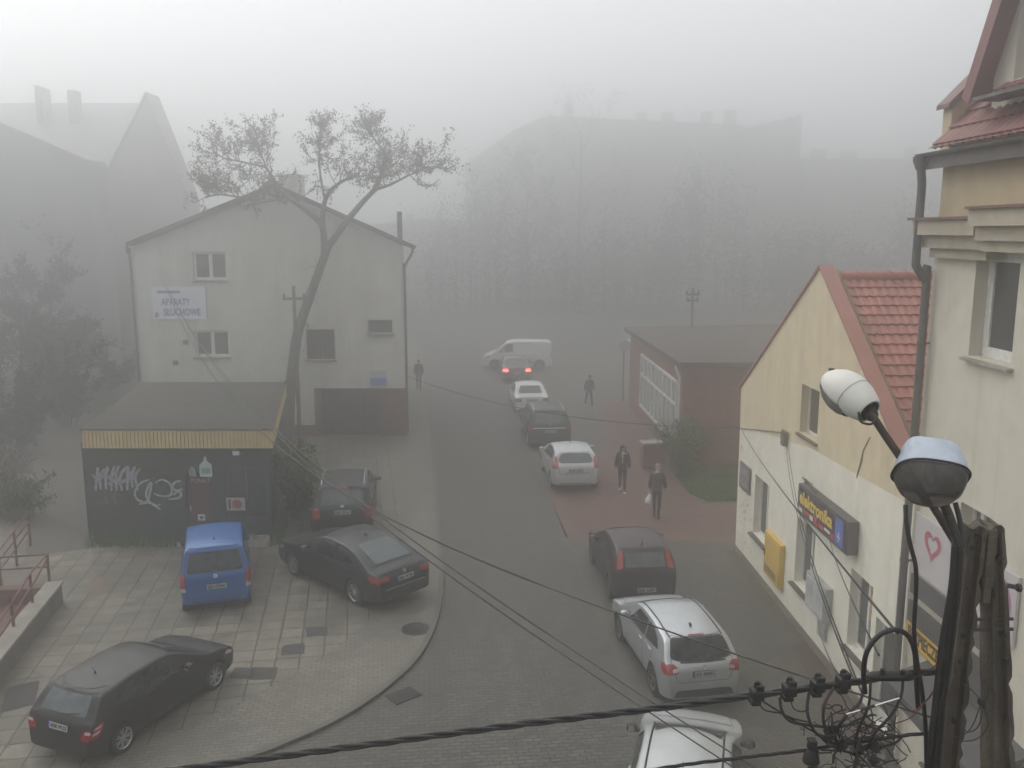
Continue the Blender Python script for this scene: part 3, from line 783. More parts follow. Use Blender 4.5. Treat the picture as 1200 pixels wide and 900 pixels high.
# --- silver crossover
cross = dict(scale=.90, L=4.45, W=1.79, H=1.58, wb=2.635, ro=.86, wr=.345, paint=P_silver, belt=1.0, tumble=.76, spokes=5, rim=m_steel, crown=.05, rearround=(.13,.45),
    top=[(0,.58),(.02,.70),(.05,.92),(.10,1.03),(.18,1.09),(.42,1.36),(.52,1.45),(.60,1.485),(.9,1.525),(1.5,1.575),(2.0,1.57),(2.4,1.51),(2.75,1.37),(3.2,1.12),(3.4,1.04),(3.8,.98),(4.1,.88),(4.28,.78),(4.40,.62),(4.45,.46)],
    rearwin=[(-.46,1.05),(.46,1.05),(.71,1.115),(.60,1.445),(-.60,1.445),(-.71,1.115)], rwr=.09, rwmat=m_glass, screen=[(-.66,1.10),(.66,1.10),(.54,1.46),(-.54,1.46)],
    dlo=[[(.66,1.13),(1.48,1.07),(1.50,1.43),(1.20,1.42),(.86,1.30)],[(1.55,1.06),(2.62,1.03),(2.22,1.42),(1.56,1.435)],[(2.66,1.03),(2.95,1.02),(2.66,1.16)]],
    doors=[[(1.22,.36),(1.51,.36),(1.51,1.045),(.92,1.07),(.96,.80)],[(1.53,.36),(2.68,.36),(2.75,.65),(2.71,1.0),(1.53,1.04)]],
    bonnet=(3.38,4.25), boot=[(-.58,.66),(.58,.66),(.66,.86),(.70,1.08),(.60,1.46),(-.60,1.46),(-.70,1.08),(-.66,.86)],
    tail=[([(.56,.86),(.86,.84),(.88,1.03),(.66,1.05),(.58,.98)],0),([(.58,.90),(.70,.89),(.70,.96),(.58,.97)],1)], tailside=[([(.04,.86),(.22,.86),(.36,1.04),(.12,1.06)],0)],
    head=[[(.45,.68),(.80,.72),(.76,.86),(.54,.82)]], headside=[[(3.85,.86),(4.2,.74),(4.26,.78),(3.95,.93)]],
    plate=((0,.82),'PO 4M851'), antenna=(.95,0,.07), mirror=(2.72,1.06), roofstrip=(.60,2.55), clad=True, badge=(0,.975), brake3=[(-.18,1.462),(.18,1.462),(.17,1.478),(-.17,1.478)], mirrormat=P_silver,
    strip=([(-.40,.70),(.40,.70),(.40,.725),(-.40,.725)], P_silver))
cross['plate'] = ((0,.83),'RZ 4M851')
# --- dark maroon small hatch with high tail lamps
punto = dict(L=3.84, W=1.67, H=1.48, wb=2.46, ro=.62, wr=.30, paint=P_maroon, belt=.97, tumble=.75, spokes=6, rim=m_steel, tw=.18, rearround=(.13,.4),
    top=[(0,.54),(.02,.68),(.05,.90),(.08,.96),(.16,1.08),(.30,1.31),(.36,1.37),(.44,1.40),(.8,1.45),(1.3,1.48),(1.7,1.465),(2.05,1.38),(2.45,1.17),(2.72,1.03),(2.95,.97),(3.3,.89),(3.55,.80),(3.70,.70),(3.80,.56),(3.84,.44)],
    rearwin=[(-.52,.99),(.52,.99),(.50,1.33),(-.50,1.33)], screen=[(-.62,1.06),(.62,1.06),(.52,1.38),(-.52,1.38)], rwr=.05,
    dlo=[[(.42,1.04),(1.20,.99),(1.20,1.35),(.70,1.32)],[(1.27,.985),(2.22,.96),(1.85,1.34),(1.27,1.355)]],
    doors=[[(1.24,.28),(2.36,.28),(2.42,.60),(2.36,.95),(1.24,.97)]],
    bonnet=(2.95,3.62), boot=[(-.60,.62),(.60,.62),(.62,.98),(.56,1.385),(-.56,1.385),(-.62,.98)],
    tail=[([(.555,.99),(.72,.97),(.64,1.34),(.53,1.34)],0)], tailside=[([(.06,.98),(.20,.97),(.36,1.34),(.28,1.345)],0)],
    head=[[(.42,.62),(.72,.64),(.70,.80),(.50,.78)]], antenna=(.55,.0,.22), mirror=(2.28,1.0), rub=.52, trim=m_black,
    plate=((0,.47),'RJA L207'))
# --- silver white hatch further up
fiesta = dict(L=3.97, W=1.73, H=1.49, wb=2.49, ro=.70, wr=.31, paint=P_sil2, belt=1.0, tumble=.74, spokes=5, rim=m_alloy, rearround=(.15,.45),
    top=[(0,.55),(.02,.68),(.06,.92),(.12,1.03),(.20,1.10),(.36,1.30),(.42,1.37),(.50,1.405),(.8,1.45),(1.3,1.49),(1.7,1.475),(2.1,1.38),(2.5,1.18),(2.8,1.04),(3.05,.98),(3.4,.90),(3.65,.80),(3.82,.68),(3.92,.55),(3.97,.43)],
    rearwin=[(-.56,1.05),(.56,1.05),(.60,1.14),(.50,1.345),(-.50,1.345),(-.60,1.14)], screen=[(-.62,1.08),(.62,1.08),(.52,1.39),(-.52,1.39)],
    dlo=[[(.55,1.12),(1.20,1.06),(1.22,1.36),(.80,1.30)],[(1.28,1.05),(2.28,.99),(1.88,1.35),(1.28,1.365)]], doors=[[(1.24,.28),(2.42,.28),(2.48,.60),(2.40,.97),(1.24,1.03)]],
    bonnet=(3.05,3.72), boot=[(-.58,.68),(.58,.68),(.66,.98),(.56,1.38),(-.56,1.38),(-.66,.98)],
    tail=[([(.63,.90),(.84,.86),(.76,1.26),(.66,1.24)],0)], tailside=[([(.05,.90),(.22,.92),(.40,1.26),(.30,1.28)],0)],
    head=[[(.42,.62),(.72,.66),(.68,.86),(.50,.82)]], plate=((0,.80),'RJA 6K88'), mirror=(2.35,1.04), antenna=(1.5,0,.15), strip=([(-.45,.72),(.45,.72),(.45,.735),(-.45,.735)], m_black))
# --- dark green off-roader
suv2 = dict(suv, L=4.5, W=1.84, H=1.70, paint=P_green, rails=(.55,2.2), tail=[([(.70,.80),(.88,.80),(.86,1.02),(.72,1.02)],0)], plate=((0,.78),'RJA 22T5'), strip=([(-.70,.905),(.70,.905),(.70,.945),(-.70,.945)], m_chrome), brake3=None, railmat=m_chrome)
suv2['top'] = [(x if x < 3 else x+.1, min(z, 1.70)) for x, z in suv['top']]
# --- white three-box saloon
saloon = dict(L=4.5, W=1.74, H=1.44, wb=2.62, ro=1.0, wr=.31, paint=P_white, belt=.94, tumble=.74, spokes=8, rim=m_steel, crown=.045, rearround=(.10,.4),
    top=[(0,.56),(.02,.70),(.05,.88),(.09,.94),(.2,.965),(.62,.985),(.78,1.05),(1.1,1.28),(1.22,1.355),(1.32,1.385),(1.7,1.43),(2.1,1.44),(2.45,1.39),(2.8,1.23),(3.15,1.03),(3.35,.97),(3.75,.91),(4.15,.83),(4.35,.72),(4.45,.58),(4.5,.45)],
    rearwin=[(-.60,1.02),(.60,1.02),(.50,1.33),(-.50,1.33)], screen=[(-.64,1.03),(.64,1.03),(.53,1.36),(-.53,1.36)],
    dlo=[[(1.02,1.0),(1.75,.975),(1.75,1.325),(1.36,1.29)],[(1.81,.97),(2.76,.955),(2.40,1.31),(1.81,1.33)]],
    doors=[[(1.34,.28),(1.78,.28),(1.78,.95),(1.05,.965),(1.1,.72)],[(1.80,.28),(2.85,.28),(2.9,.60),(2.85,.93),(1.80,.95)]],
    bonnet=(3.32,4.28), boot=[(-.60,.58),(.60,.58),(.62,.93),(-.62,.93)],
    tail=[([(.52,.70),(.82,.70),(.82,.88),(.54,.88)],0)], tailside=[([(.03,.70),(.16,.70),(.20,.88),(.05,.88)],0)], head=[[(.42,.60),(.76,.62),(.74,.76),(.48,.74)]],
    plate=((0,.78),'RJA 81AC'), mirror=(2.78,.98))
braker = dict(saloon, paint=P_brown, tailmat=m_redlit, plate=((0,.62),'RJA W902'))
# --- panel van, side on
van = dict(L=4.75, W=1.90, H=1.95, wb=3.0, ro=.85, wr=.33, paint=P_white, belt=1.15, tumble=.86, spokes=6, rim=m_steel, round=.10, crown=.05, rearround=(.06,.2), frontround=(.16,.6),
    top=[(0,.6),(.015,.9),(.03,1.3),(.06,1.7),(.10,1.84),(.18,1.90),(.5,1.94),(1.5,1.95),(2.6,1.94),(2.95,1.88),(3.3,1.70),(3.75,1.32),(3.95,1.16),(4.1,1.08),(4.4,1.0),(4.6,.88),(4.7,.70),(4.75,.50)],
    rearwin=[(-.6,1.2),(-.06,1.2),(-.06,1.68),(-.55,1.68)], screen=[(-.72,1.22),(.72,1.22),(.64,1.78),(-.64,1.78)],
    dlo=[[(2.62,1.20),(3.55,1.16),(3.05,1.70),(2.62,1.74)]], doors=[[(2.55,.32),(3.6,.32),(3.65,1.12),(2.55,1.15)],[(1.35,.32),(2.50,.32),(2.50,1.78),(1.35,1.78)]],
    bonnet=(4.08,4.6), boot=[(-.80,.5),(.80,.5),(.74,1.78),(-.74,1.78)], tail=[([(.80,.8),(.93,.8),(.90,1.25),(.80,1.25)],0)], tailside=[([(.02,.8),(.09,.8),(.09,1.25),(.03,1.25)],0)],
    head=[[(.50,.70),(.82,.74),(.78,.98),(.56,.94)]], headside=[[(4.15,.84),(4.58,.74),(4.62,.80),(4.25,.98)]], plate=((0,.62),'RJA 4V70'), mirror=(3.25,1.25), rub=.5)
# --- pale silver hatch cut by the bottom edge
near = dict(fiesta, L=3.95, W=1.70, H=1.47, paint=P_pearl, frontround=(.34,1.25), crown=.075, round=.13, roofstrip=(.55,2.35), antenna=(.80,0,.20), plate=((0,.80),'RJA 5E31'), mirror=(2.42,1.02), mirrormat=m_black)

RD = dirvp(495)
cars = 'cars parked along the street'
GP2 = 'cars parked in the slab car park'
h = dirpx((147,882), (256,806), LOTZ)
car('parked_car', 'black hatchback nearest in the slab car park, beside the low wall', 'car', civic, place(civic, (147,882), h, 'rr', LOTZ), h, LOTZ, GP2)
h = dirvp(262)
car('parked_car', 'small bright blue van-like hatchback in front of the graffiti kiosk', 'car', wagon, place(wagon, (255,719), h, 'rc', LOTZ), h, LOTZ, GP2)
h = dirpx((415,709), (338,672), LOTZ)
car('parked_car', 'black liftback parked across in front of the off-roader', 'car', liftback, place(liftback, (415,709), h, 'rl', LOTZ), h, LOTZ, GP2)
h = dirvp(470)
_p = G(401, 603, .92); _p.z = 0
car('parked_car', 'black off-roader with silver roof rails behind the black liftback', 'car', suv, _p+h*2.2, h, LOTZ, GP2)
h = dirpx((764,813), (724,750))
car('parked_car', 'silver crossover with red tail lamps, behind the maroon hatchback', 'car', cross, place(cross, (764,813), h, 'rl'), h, 0.009, cars)
h = dirpx((713,702), (694,663))
car('parked_car', 'dark maroon hatchback with tall tail lamps beside its rear window', 'car', punto, place(punto, (713,702), h, 'rl'), h, 0.009, cars)
h = dirvp(505)
car('parked_car', 'white hatchback nearest the woman in the dark coat', 'car', fiesta, place(fiesta, (645,572), h, 'rl'), h, 0.009, cars)
car('parked_car', 'dark green off-roader between the white hatchback and the white saloon', 'car', suv2, place(suv2, (618,522), h, 'rl'), h, 0.009, cars)
car('parked_car', 'white saloon half hidden behind the dark green off-roader', 'car', saloon, place(saloon, (602,483), h, 'rl'), h, 0.009, cars)
_p = G(606, 434, .8); _p.z = 0
car('stopping_car', 'dark red car with both brake lamps lit in the fog', 'car', braker, _p+dirvp(520)*2.25, dirvp(520), 0.004)
car('delivery_van', 'white panel van standing crosswise at the end of the street', 'van', van, G(606,431), (-1,.04), 0.004)
h = Vector((math.sin(math.radians(15)), math.cos(math.radians(15)), 0))
_p = (G(745,856,1.03)+G(873,871,1.03))/2; _p.z = 0
car('parked_car', 'pale silver hatchback cut off by the bottom edge under the cables', 'car', near, _p-h*.45, h, 0.009, cars)
# ------------------------------------------------------------------ building helpers
def facade(mb, outline, holes, depth, m=0, mr=None, step=3.0):
    V, F = fill2d(outline, step, [[(a,c),(b,c),(b,d),(a,d)] for a, b, c, d in holes])
    mb.add([(p[0], 0, p[1]) for p in V], F, m)
    mr = m if mr is None else mr
    for a, b, c, d in holes:
        for p, q in (((a,c),(b,c)),((b,c),(b,d)),((b,d),(a,d)),((a,d),(a,c))):
            mb.quad((p[0],0,p[1]), (q[0],0,q[1]), (q[0],depth,q[1]), (p[0],depth,p[1]), mr)
m_wframe = mat('window_white', (.68,.68,.65), .45, scale=15, dirt=(.4,.4,.36), damt=.4)
m_wbrown = mat('window_brown', (.12,.09,.07), .6, scale=15)
m_pane = mat('pane_dark', (.055,.058,.058), .12, var=.4, scale=1.5, spec=.6)
m_pane_far = mat('pane_grey', (.06,.06,.06), .3, var=.3, scale=1)
m_sill = mat('sill_stone', (.30,.28,.24), .7, scale=8, dirt=(.12,.11,.09))
m_silldark = mat('sill_dark', (.07,.06,.055), .6, scale=8)
def window(parent, x0, x1, z0, z1, y, cols=2, fw=.06, sill=m_sill, fr=m_wframe, pane=m_pane, sp=.12, rows=1, name='window', bars=False):
    b = MB()
    b.bb(x0,x1,y-.03,y+.04,z0,z0+fw); b.bb(x0,x1,y-.03,y+.04,z1-fw,z1)
    b.bb(x0,x0+fw,y-.03,y+.04,z0+fw,z1-fw); b.bb(x1-fw,x1,y-.03,y+.04,z0+fw,z1-fw)
    for i in range(1, cols):
        c = x0+(x1-x0)*i/cols; b.bb(c-fw*.7,c+fw*.7,y-.035,y+.035,z0+fw,z1-fw)
    for i in range(1, rows):
        c = z0+(z1-z0)*i/rows; b.bb(x0+fw,x1-fw,y-.028,y+.03,c-fw*.5,c+fw*.5)
    if bars:
        for i in range(1, 7): c = x0+(x1-x0)*i/7; b.bb(c-.012,c+.012,y-.10,y-.08,z0,z1)
    f = b.build(name, fr, parent, bevel=.008)
    p = MB(); p.bb(x0+fw*.8,x1-fw*.8,y+.005,y+.02,z0+fw*.8,z1-fw*.8); p.build('pane', pane, f)
    if sill:
        s = MB(); s.prism([(y+.02,z0),(-sp,z0-.03),(-sp,z0-.065),(y+.02,z0-.05)], x0-.07, x1+.07, lambda a, c, h: (h, a, c)); s.build('sill', sill, f)
    return f
def tiles(f, width, length, row=.29, wave=.19, su=.032, amp=.020, lift=.032, sub=3):
    """pressed tile roof: f(u, v, h) -> point; u along the ridge, v down the slope, h off the slope"""
    mb = MB(); nu = int(width/su); rows = int(length/row); vs = []; fs = []; nv = 0
    for r in range(rows+1):
        for k in range(sub):
            t = k/(sub-1); v = r*row+t*row*.995
            if v > length: v = length
            for i in range(nu+1):
                u = width*i/nu; ph = (u/wave) % 1.0
                h = amp*math.sin(2*PI*ph)+amp*.35*math.sin(4*PI*ph+.5)+lift*t**1.3
                vs.append(f(u, v+amp*.9*math.sin(2*PI*ph)*(1 if k == sub-1 else 0), h))
            nv += 1
    n = nu+1
    for j in range(nv-1):
        for i in range(nu): fs.append((j*n+i, j*n+i+1, (j+1)*n+i+1, (j+1)*n+i))
    mb.add(vs, fs); return mb

# ------------------------------------------------------------------ right side: gabled shop
P0, P1 = G(858,642), G(980,797)
sd = (P1-P0).normalized(); sn = Vector((-sd.y, sd.x, 0))       # sn points into the buildings
if sn.x < 0: sn = -sn
RZ = math.atan2(sd.y, sd.x)
def FW(px, py, off=0.0):
    p = ON(px, py, P0+sn*off, sn); return (p-P0).dot(sd), p.z
def WP(s, off, z): return P0+sd*s+sn*off+Vector((0,0,z))

m_yellow = mat('plaster_yellow', (.65,.555,.375), .85, var=.10, scale=2.2, bump=.25, bscale=40, dirt=(.46,.39,.27), dscale=.8, damt=.7, streak=True)
m_cream = mat('plaster_cream', (.77,.735,.63), .85, var=.07, scale=3, bump=.25, bscale=40, dirt=(.54,.50,.40), dscale=.7, damt=.38, streak=True)
m_cream2 = mat('plaster_sand', (.60,.56,.465), .85, var=.07, scale=3, bump=.4, bscale=90, dirt=(.40,.36,.28), dscale=.5, damt=.35, streak=True)
m_sand = mat('plaster_ochre', (.50,.41,.26), .85, var=.10, scale=3, bump=.3, bscale=60, dirt=(.34,.28,.19), dscale=.8, damt=.4)
m_plinth = mat('plinth', (.20,.18,.15), .9, var=.25, scale=4, bump=.5, dirt=(.09,.085,.065), dscale=1.5)
m_tile = mat('roof_tile_red', (.36,.14,.112), .6, var=.16, scale=2, dirt=(.20,.095,.07), dscale=1.4, damt=.6)
m_tile2 = mat('roof_tile_dark', (.20,.075,.065), .55, var=.15, scale=2, dirt=(.10,.05,.045), damt=.5)
m_flash = mat('flashing_red', (.31,.13,.10), .5, var=.12, scale=2)
m_flash2 = mat('flashing_brown', (.15,.07,.06), .5, var=.12, scale=2)
m_pipe = mat('downpipe_grey', (.075,.072,.07), .45, var=.2, scale=4)
m_wood = mat('soffit_grey', (.13,.12,.11), .8, var=.25, scale=5)

B = thing('gabled_shop', 'cream and yellow gabled shop with red tiled roof and yellow gas box on its wall', 'building', P0, RZ)
e0 = FW(1087,400,-.06)[0]; pS = FW(1080,400,-.19)[0]
sL, zL, sA, zA, sR, zR = .18, 4.80, 5.62, 8.42, e0+.02, 4.74
w_up = (*sorted((FW(940,452)[0], FW(957,520)[0])), 4.62, 5.75)
w1 = (1.84, 3.02, 1.14, 2.76); w2 = (5.08, 6.22, 1.06, 2.66); w3 = (8.16, 9.16, .98, 2.60); door = (9.36, 10.12, .08, 2.12)
b = MB()
facade(b, [(.30,.0),(e0+.02,0),(e0+.02,4.58),(5.69,4.42),(.25,3.74)], [w1, w2, w3, door], .22, 0)
facade(b, [(.25,3.74),(5.69,4.42),(e0+.02,4.58),(sR,zR),(sA,zA),(sL,zL)], [w_up], .22, 1)
b.quad((.30,0,0),(.30,9,0),(sL,9,zL),(sL,0,zL),0)
b.quad((sL,.36,zL-.3),(sA,.36,zA-.3),(sA,.36,zA),(sL,.36,zL),1); b.quad((sR,.36,zR-.3),(sA,.36,zA-.3),(sA,.36,zA),(sR,.36,zR),1)
b.build('wall', [m_cream, m_yellow], B, fix=True)
b = MB(); b.bb(.28,9.3,-.012,.0,.0,.22); b.build('plinth', m_plinth, B)
# tiled slope facing the camera and the far slope
def slope_f(s0, z0, s1, z1, y0):
    d = Vector((s1-s0, 0, z1-z0)); ln = d.length; d.normalize(); n = Vector((-d.z, 0, d.x)); n = n if n.z > 0 else -n
    return (lambda u, v, h: Vector((s0, y0+u, z0))+d*v+n*h), ln
f, ln = slope_f(sA+.05, zA-.26, sR+.05, zR-.30, .27)
t = tiles(f, 8.4, ln, lift=.040); t.build('roof', m_tile, B, smooth=.7)
f2, ln2 = slope_f(sA-.05, zA-.26, sL-.15, zL-.28, .36)
b = tiles(f2, 8.4, ln2, su=.1, wave=.4, sub=2); b.build('roof', m_tile, B, smooth=.7)
b = MB(); b.tube([(sA,.40,zA-.19),(sA,8.7,zA-.19)], .11, 10)
for i in range(24): b.tube([(sA,.44+i*.35,zA-.19),(sA,.49+i*.35,zA-.19)], .125, 10)
b.build('ridge_tile', m_tile, B, smooth=.7)
b = MB()
for (a, c), (e, g_) in (((sL-.12,zL-.04),(sA,zA)), ((sA,zA),(sR+.05,zR))):
    L_ = Vector((e-a, 0, g_-c)); n = Vector((-L_.z, 0, L_.x)).normalized(); n = n if n.z > 0 else -n
    A0, A1 = Vector((a,0,c)), Vector((e,0,g_))
    b.add([A0+Vector((0,-.05,0)), A1+Vector((0,-.05,0)), A1+Vector((0,.27,0)), A0+Vector((0,.27,0)),
           A0+Vector((0,-.05,0))+n*.045, A1+Vector((0,-.05,0))+n*.045, A1+Vector((0,.27,0))+n*.045, A0+Vector((0,.27,0))+n*.045],
          [(0,1,2,3),(4,5,6,7),(0,1,5,4),(1,2,6,5),(2,3,7,6),(3,0,4,7)])
b.build('verge_flashing', m_flash, B)
window(B, *w_up, .20, 1, sill=m_silldark, sp=.08); window(B, *w1, .20, 2, sill=m_silldark); window(B, *w2, .20, 2, sill=m_silldark)
wf = window(B, *w3, .20, 2, sill=m_silldark)
st = MB()
for i in range(4):
    z = 1.75+i*.2; st.bb(8.70, 9.08, .188, .197, z, z+.14)
st.build('sticker', mat('sticker_yellow', (.62,.40,.06), .6, scale=8), wf)
d = MB(); d.bb(door[0],door[0]+.07,.14,.20,door[2],door[3]); d.bb(door[1]-.07,door[1],.14,.20,door[2],door[3]); d.bb(door[0]+.07,door[1]-.07,.14,.20,door[3]-.07,door[3]); d.bb(door[0]+.07,door[1]-.07,.14,.20,door[2],door[2]+.25)
dd = d.build('door', m_wframe, B); p = MB(); p.bb(door[0]+.06,door[1]-.06,.165,.18,.3,2.06); p.build('pane', m_pane, dd)
p = MB(); p.bb(door[0]+.1,door[0]+.13,.10,.14,.9,1.15); p.build('handle', m_alloy, dd)
c = MB()     # crack in the yellow plaster
pts = [FW(1020,512), FW(1012,528), FW(1010,540), FW(1004,560)]
c.tube([(a, -.004, z) for a, z in pts], [.012,.02,.03,.012], 5); c.build('crack', mat('crack', (.22,.18,.13), .9), B)
c = MB()
for (a, q), n in (((872,560),14), ((873,600),16), ((880,622),10)):
    s0, z0 = FW(a, q)
    for i in range(n):
        x, z = s0+rnd.gauss(0,.25), z0+rnd.gauss(0,.25)
        if x < .36 or z < .1: continue
        r = rnd.uniform(.02,.07); k = rnd.randint(5,8)
        c.add([(x+r*rnd.uniform(.5,1.1)*math.cos(2*PI*j/k), -.003, z+r*rnd.uniform(.5,1.4)*math.sin(2*PI*j/k)) for j in range(k)], [tuple(range(k))])
c.build('flaked_plaster', mat('old_plaster', (.33,.28,.2), .95), B)['kind'] = 'stuff'

def onwall(name, label, cat, s, z, off=0.0):
    return thing(name, label, cat, WP(s, -off, z), RZ)
# yellow gas box
gx0, gx1, gz0, gz1 = 3.22, 4.42, .55, 1.68
t = onwall('gas_box', 'yellow steel gas meter box on the cream wall between two windows', 'gas box', gx0, gz0)
m_gas = mat('gas_yellow', (.62,.40,.055), .5, var=.1, scale=5, dirt=(.38,.25,.06), damt=.4)
wd, hh = gx1-gx0, gz1-gz0
b = MB(); b.bb(0,wd,-.12,.0,0,hh); b.build('body', m_gas, t, bevel=.015)
b = MB(); b.bb(.04,wd-.04,-.138,-.122,.04,hh-.04); dr = b.build('door', m_gas, t, bevel=.008)
for i in range(10):
    pass
b = MB()
for i in range(9): b.bb(.14+i*.1,.18+i*.1,-.144,-.1385,.10,.30)
b.build('vent_slots', m_black, dr)
b = MB(); b.bb(.08,.12,-.16,-.139,hh*.45,hh*.6); b.build('handle', m_black, dr)
# electricity meter box
t = onwall('meter_box', 'grey electricity cabinet with a glazed front below the lit shop sign', 'meter box', 6.25, 1.02)
m_mbox = mat('meter_grey', (.36,.36,.35), .5, var=.2, scale=6, dirt=(.18,.18,.17))
b = MB(); b.bb(0,1.1,-.16,0,0,.78); b.build('body', m_mbox, t, bevel=.012)
b = MB(); b.bb(.05,1.05,-.185,-.163,.05,.73); b.build('door', mat('meter_door', (.42,.43,.43), .35, var=.35, scale=3), t, bevel=.006)
b = MB(); b.bb(.55,.95,-.08,0,-.45,-.06); b.build('junction_box', m_mbox, t, bevel=.01)
# hanging shop sign
sz0, sz1, ss0, ss1 = 2.95, 3.63, 5.68, 8.42
t = onwall('shop_sign', 'long dark lightbox sign with yellow word elektronika', 'sign', ss0, sz0)
sw, sh = ss1-ss0, sz1-sz0
m_sgn = mat('sign_navy', (.035,.022,.045), .35, var=.3, scale=3)
b = MB(); b.bb(0,sw,-.24,-.02,0,sh); b.build('case', mat('sign_case', (.06,.058,.06), .5), t, bevel=.01)
b = MB(); b.bb(.05,sw-.05,-.252,-.241,.045,sh-.045); fc = b.build('face', m_sgn, t)
def wtext(txt, x, z, y, size, m, par, **k):
    return text_mesh(txt, size, 'lettering', m, par, frame((x, y, z), Vector((1,0,0)), Vector((0,0,1)), Vector((0,-1,0))), **k)
m_sy = mat('sign_yellow', (.72,.50,.06), .5, scale=10); m_sr = mat('sign_red', (.5,.05,.05), .5); m_sw = mat('sign_white', (.62,.62,.62), .5); m_sb = mat('sign_blue', (.08,.14,.42), .45)
wtext('elektronika', 1.08, sh*.60, -.2545, .40, m_sy, fc, bold=.012, fit=1.86, ext=.002)
b = MB(); b.bb(2.17,2.56,-.2555,-.2525,.06,sh-.06); b.build('panel', m_sb, fc)
b = MB(); b.bb(2.28,2.44,-.2585,-.256,.22,.26); b.bb(2.34,2.38,-.2585,-.256,.14,.34); b.build('mark', m_sw, fc)
b = MB()
for i, (x, wv, z, hv) in enumerate([(.12,.22,.1,.08),(.42,.34,.13,.07),(.80,.18,.1,.1),(1.3,.26,.1,.08),(1.62,.3,.14,.06),(1.98,.14,.08,.12)]): b.bb(x,x+wv,-.2555,-.2525,z,z+hv,m=i % 2)
b.prism([(1.0,.07),(1.08,.07),(1.24,.26),(1.16,.26)], -.2555, -.2525, lambda a, c, h: (a, h, c), m=1); b.prism([(1.18,.07),(1.26,.07),(1.08,.26),(1.0,.26)], -.257, -.2525, lambda a, c, h: (a, h, c), m=1)
b.build('small_print', [m_sw, m_sr], fc)
b = MB()
b.tube(smooth_path([(.15,-.1,sh),(.25,-.25,sh+.2),(.6,-.35,sh+.26),(.95,-.3,sh+.24)], 5), .014, 6)
b.tube(smooth_path([(.5,-.1,sh),(.7,-.25,sh+.1),(.95,-.3,sh+.13),(1.15,-.3,sh+.12)], 5), .014, 6)
b.tube([(.62,-.35,sh+.28),(.85,-.15,sh)], .016, 6); b.box((.66,-.33,sh+.22), (.06,.05,.09))
b.build('bracket', m_pipe, t, smooth=.8)
# small poster frame by the corner
t = onwall('notice_board', 'small dark notice board on the cream wall at its far corner', 'notice board', .55, 2.05)
b = MB(); b.bb(0,.95,-.05,0,0,.74); b.build('frame', m_pipe, t, bevel=.008)
b = MB(); b.bb(.08,.87,-.057,-.051,.40,.66); b.bb(.08,.87,-.057,-.051,.09,.35); b.build('notice', mat('notice', (.20,.20,.20), .5, var=.4, scale=5), t)
# door step
b = MB(); b.bb(8.9,10.3,-.75,-.02,.0,.13); b.build('tmp', mat('step_brown', (.085,.058,.048), .9, var=.3, scale=3, bump=.5))
o = bpy.data.objects['tmp']; o.name = 'door_step'; o.location = P0; o.rotation_euler = (0,0,RZ); tag(o, 'low brownish step at the shop door by the downpipe', 'step')
pp = [WP(*q, 0) for q in ((3.9,-.75),(4.6,-1.1),(5.8,-1.2),(6.4,-.85),(6.6,-.35),(5.6,-.25),(4.4,-.3))]
sheet('paving_patch', pp, .014, mat('patch_dark_damp', (.065,.062,.055), .55, scale=3))
sheet('paving_patch', [WP(*q, 0) for q in ((6.2,-.42),(8.85,-.62),(8.85,-.03),(6.2,-.03))], .018, mat('edge_brick', (.085,.058,.047), .95, var=.4, scale=4, bump=.5, dirt=(.05,.05,.035)))
sheet('paving_patch', [WP(*q, 0) for q in ((.3,-.32),(6.2,-.28),(6.2,-.01),(.3,-.01))], .018, mat('edge_soil', (.085,.08,.055), .95, var=.4, scale=5))

# ------------------------------------------------------------------ right side: tall tenement
T = thing('tenement_house', 'tall cream tenement with dark downpipe, moulded cornice and red tiled dormer', 'building', P0, RZ)
e1 = 18.5
nw = (11.79, 12.87, 7.36, 8.90)
gw = (*sorted((FW(1132,578)[0], FW(1166,612)[0])), 3.95, 5.15)
sw_ = (11.55, 14.0, .55, 2.15)
b = MB(); b.M = Matrix.Translation((0,-.06,0))
facade(b, [(e0,0),(e1,0),(e1,9.0),(e0,9.0)], [nw, gw, sw_, (14.6,15.7,7.36,8.9)], .26, 0)
b.quad((e0,0,0),(e0,9,0),(e0,9,9.0),(e0,0,9.0),0)
b.quad((e1,0,0),(e1,9,0),(e1,9,12.0),(e1,0,12.0),0)
facade(b, [(e0+.05,9.0),(e1,9.0),(e1,10.32),(e0+.05,10.32)], [], .2, 1)
b.quad((e0+.05,0,9.0),(e0+.05,9,9.0),(e0+.05,9,10.9),(e0+.05,0,10.9),1)
b.build('wall', [m_cream2, m_sand], T)
window(T, *nw, .16, 1, sp=.16, fw=.15); window(T, *gw, .16, 3, sill=None); window(T, 14.6,15.7,7.36,8.9, .16, 2, sp=.16)
window(T, *sw_, .12, 3, sill=m_silldark, name='shop_window')
b = MB()
for (a0, a1, dz, dp) in ((e0-.12, 12.25, 0, 0), (12.25, e1, .13, .10)):
    for z0, z1, pr in ((8.78,8.93,.13),(8.93,9.13,.22),(9.13,9.36,.34)):
        b.bb(a0+.34-pr if a0 < 11 else a0, a1, -.06-pr-dp, .0, z0+dz, z1+dz-.003, m=0)
    b.bb(a0-.06 if a0 < 11 else a0, a1, -.06-.40-dp, .02, 9.36+dz, 9.40+dz, m=1)
b.build('cornice', [mat('cornice_plaster', (.44,.39,.30), .85, var=.1, scale=4, dirt=(.27,.24,.18), dscale=1.5, damt=.6), m_flash2], T)
b = MB(); b.bb(e0-.02,e1,-.30,-.06,10.18,10.22); b.bb(e0-.02,e1,-.33,-.30,10.14,10.38); b.build('soffit', m_wood, T)
b = MB()
for k in range(-1, 1):
    pass
rings = []
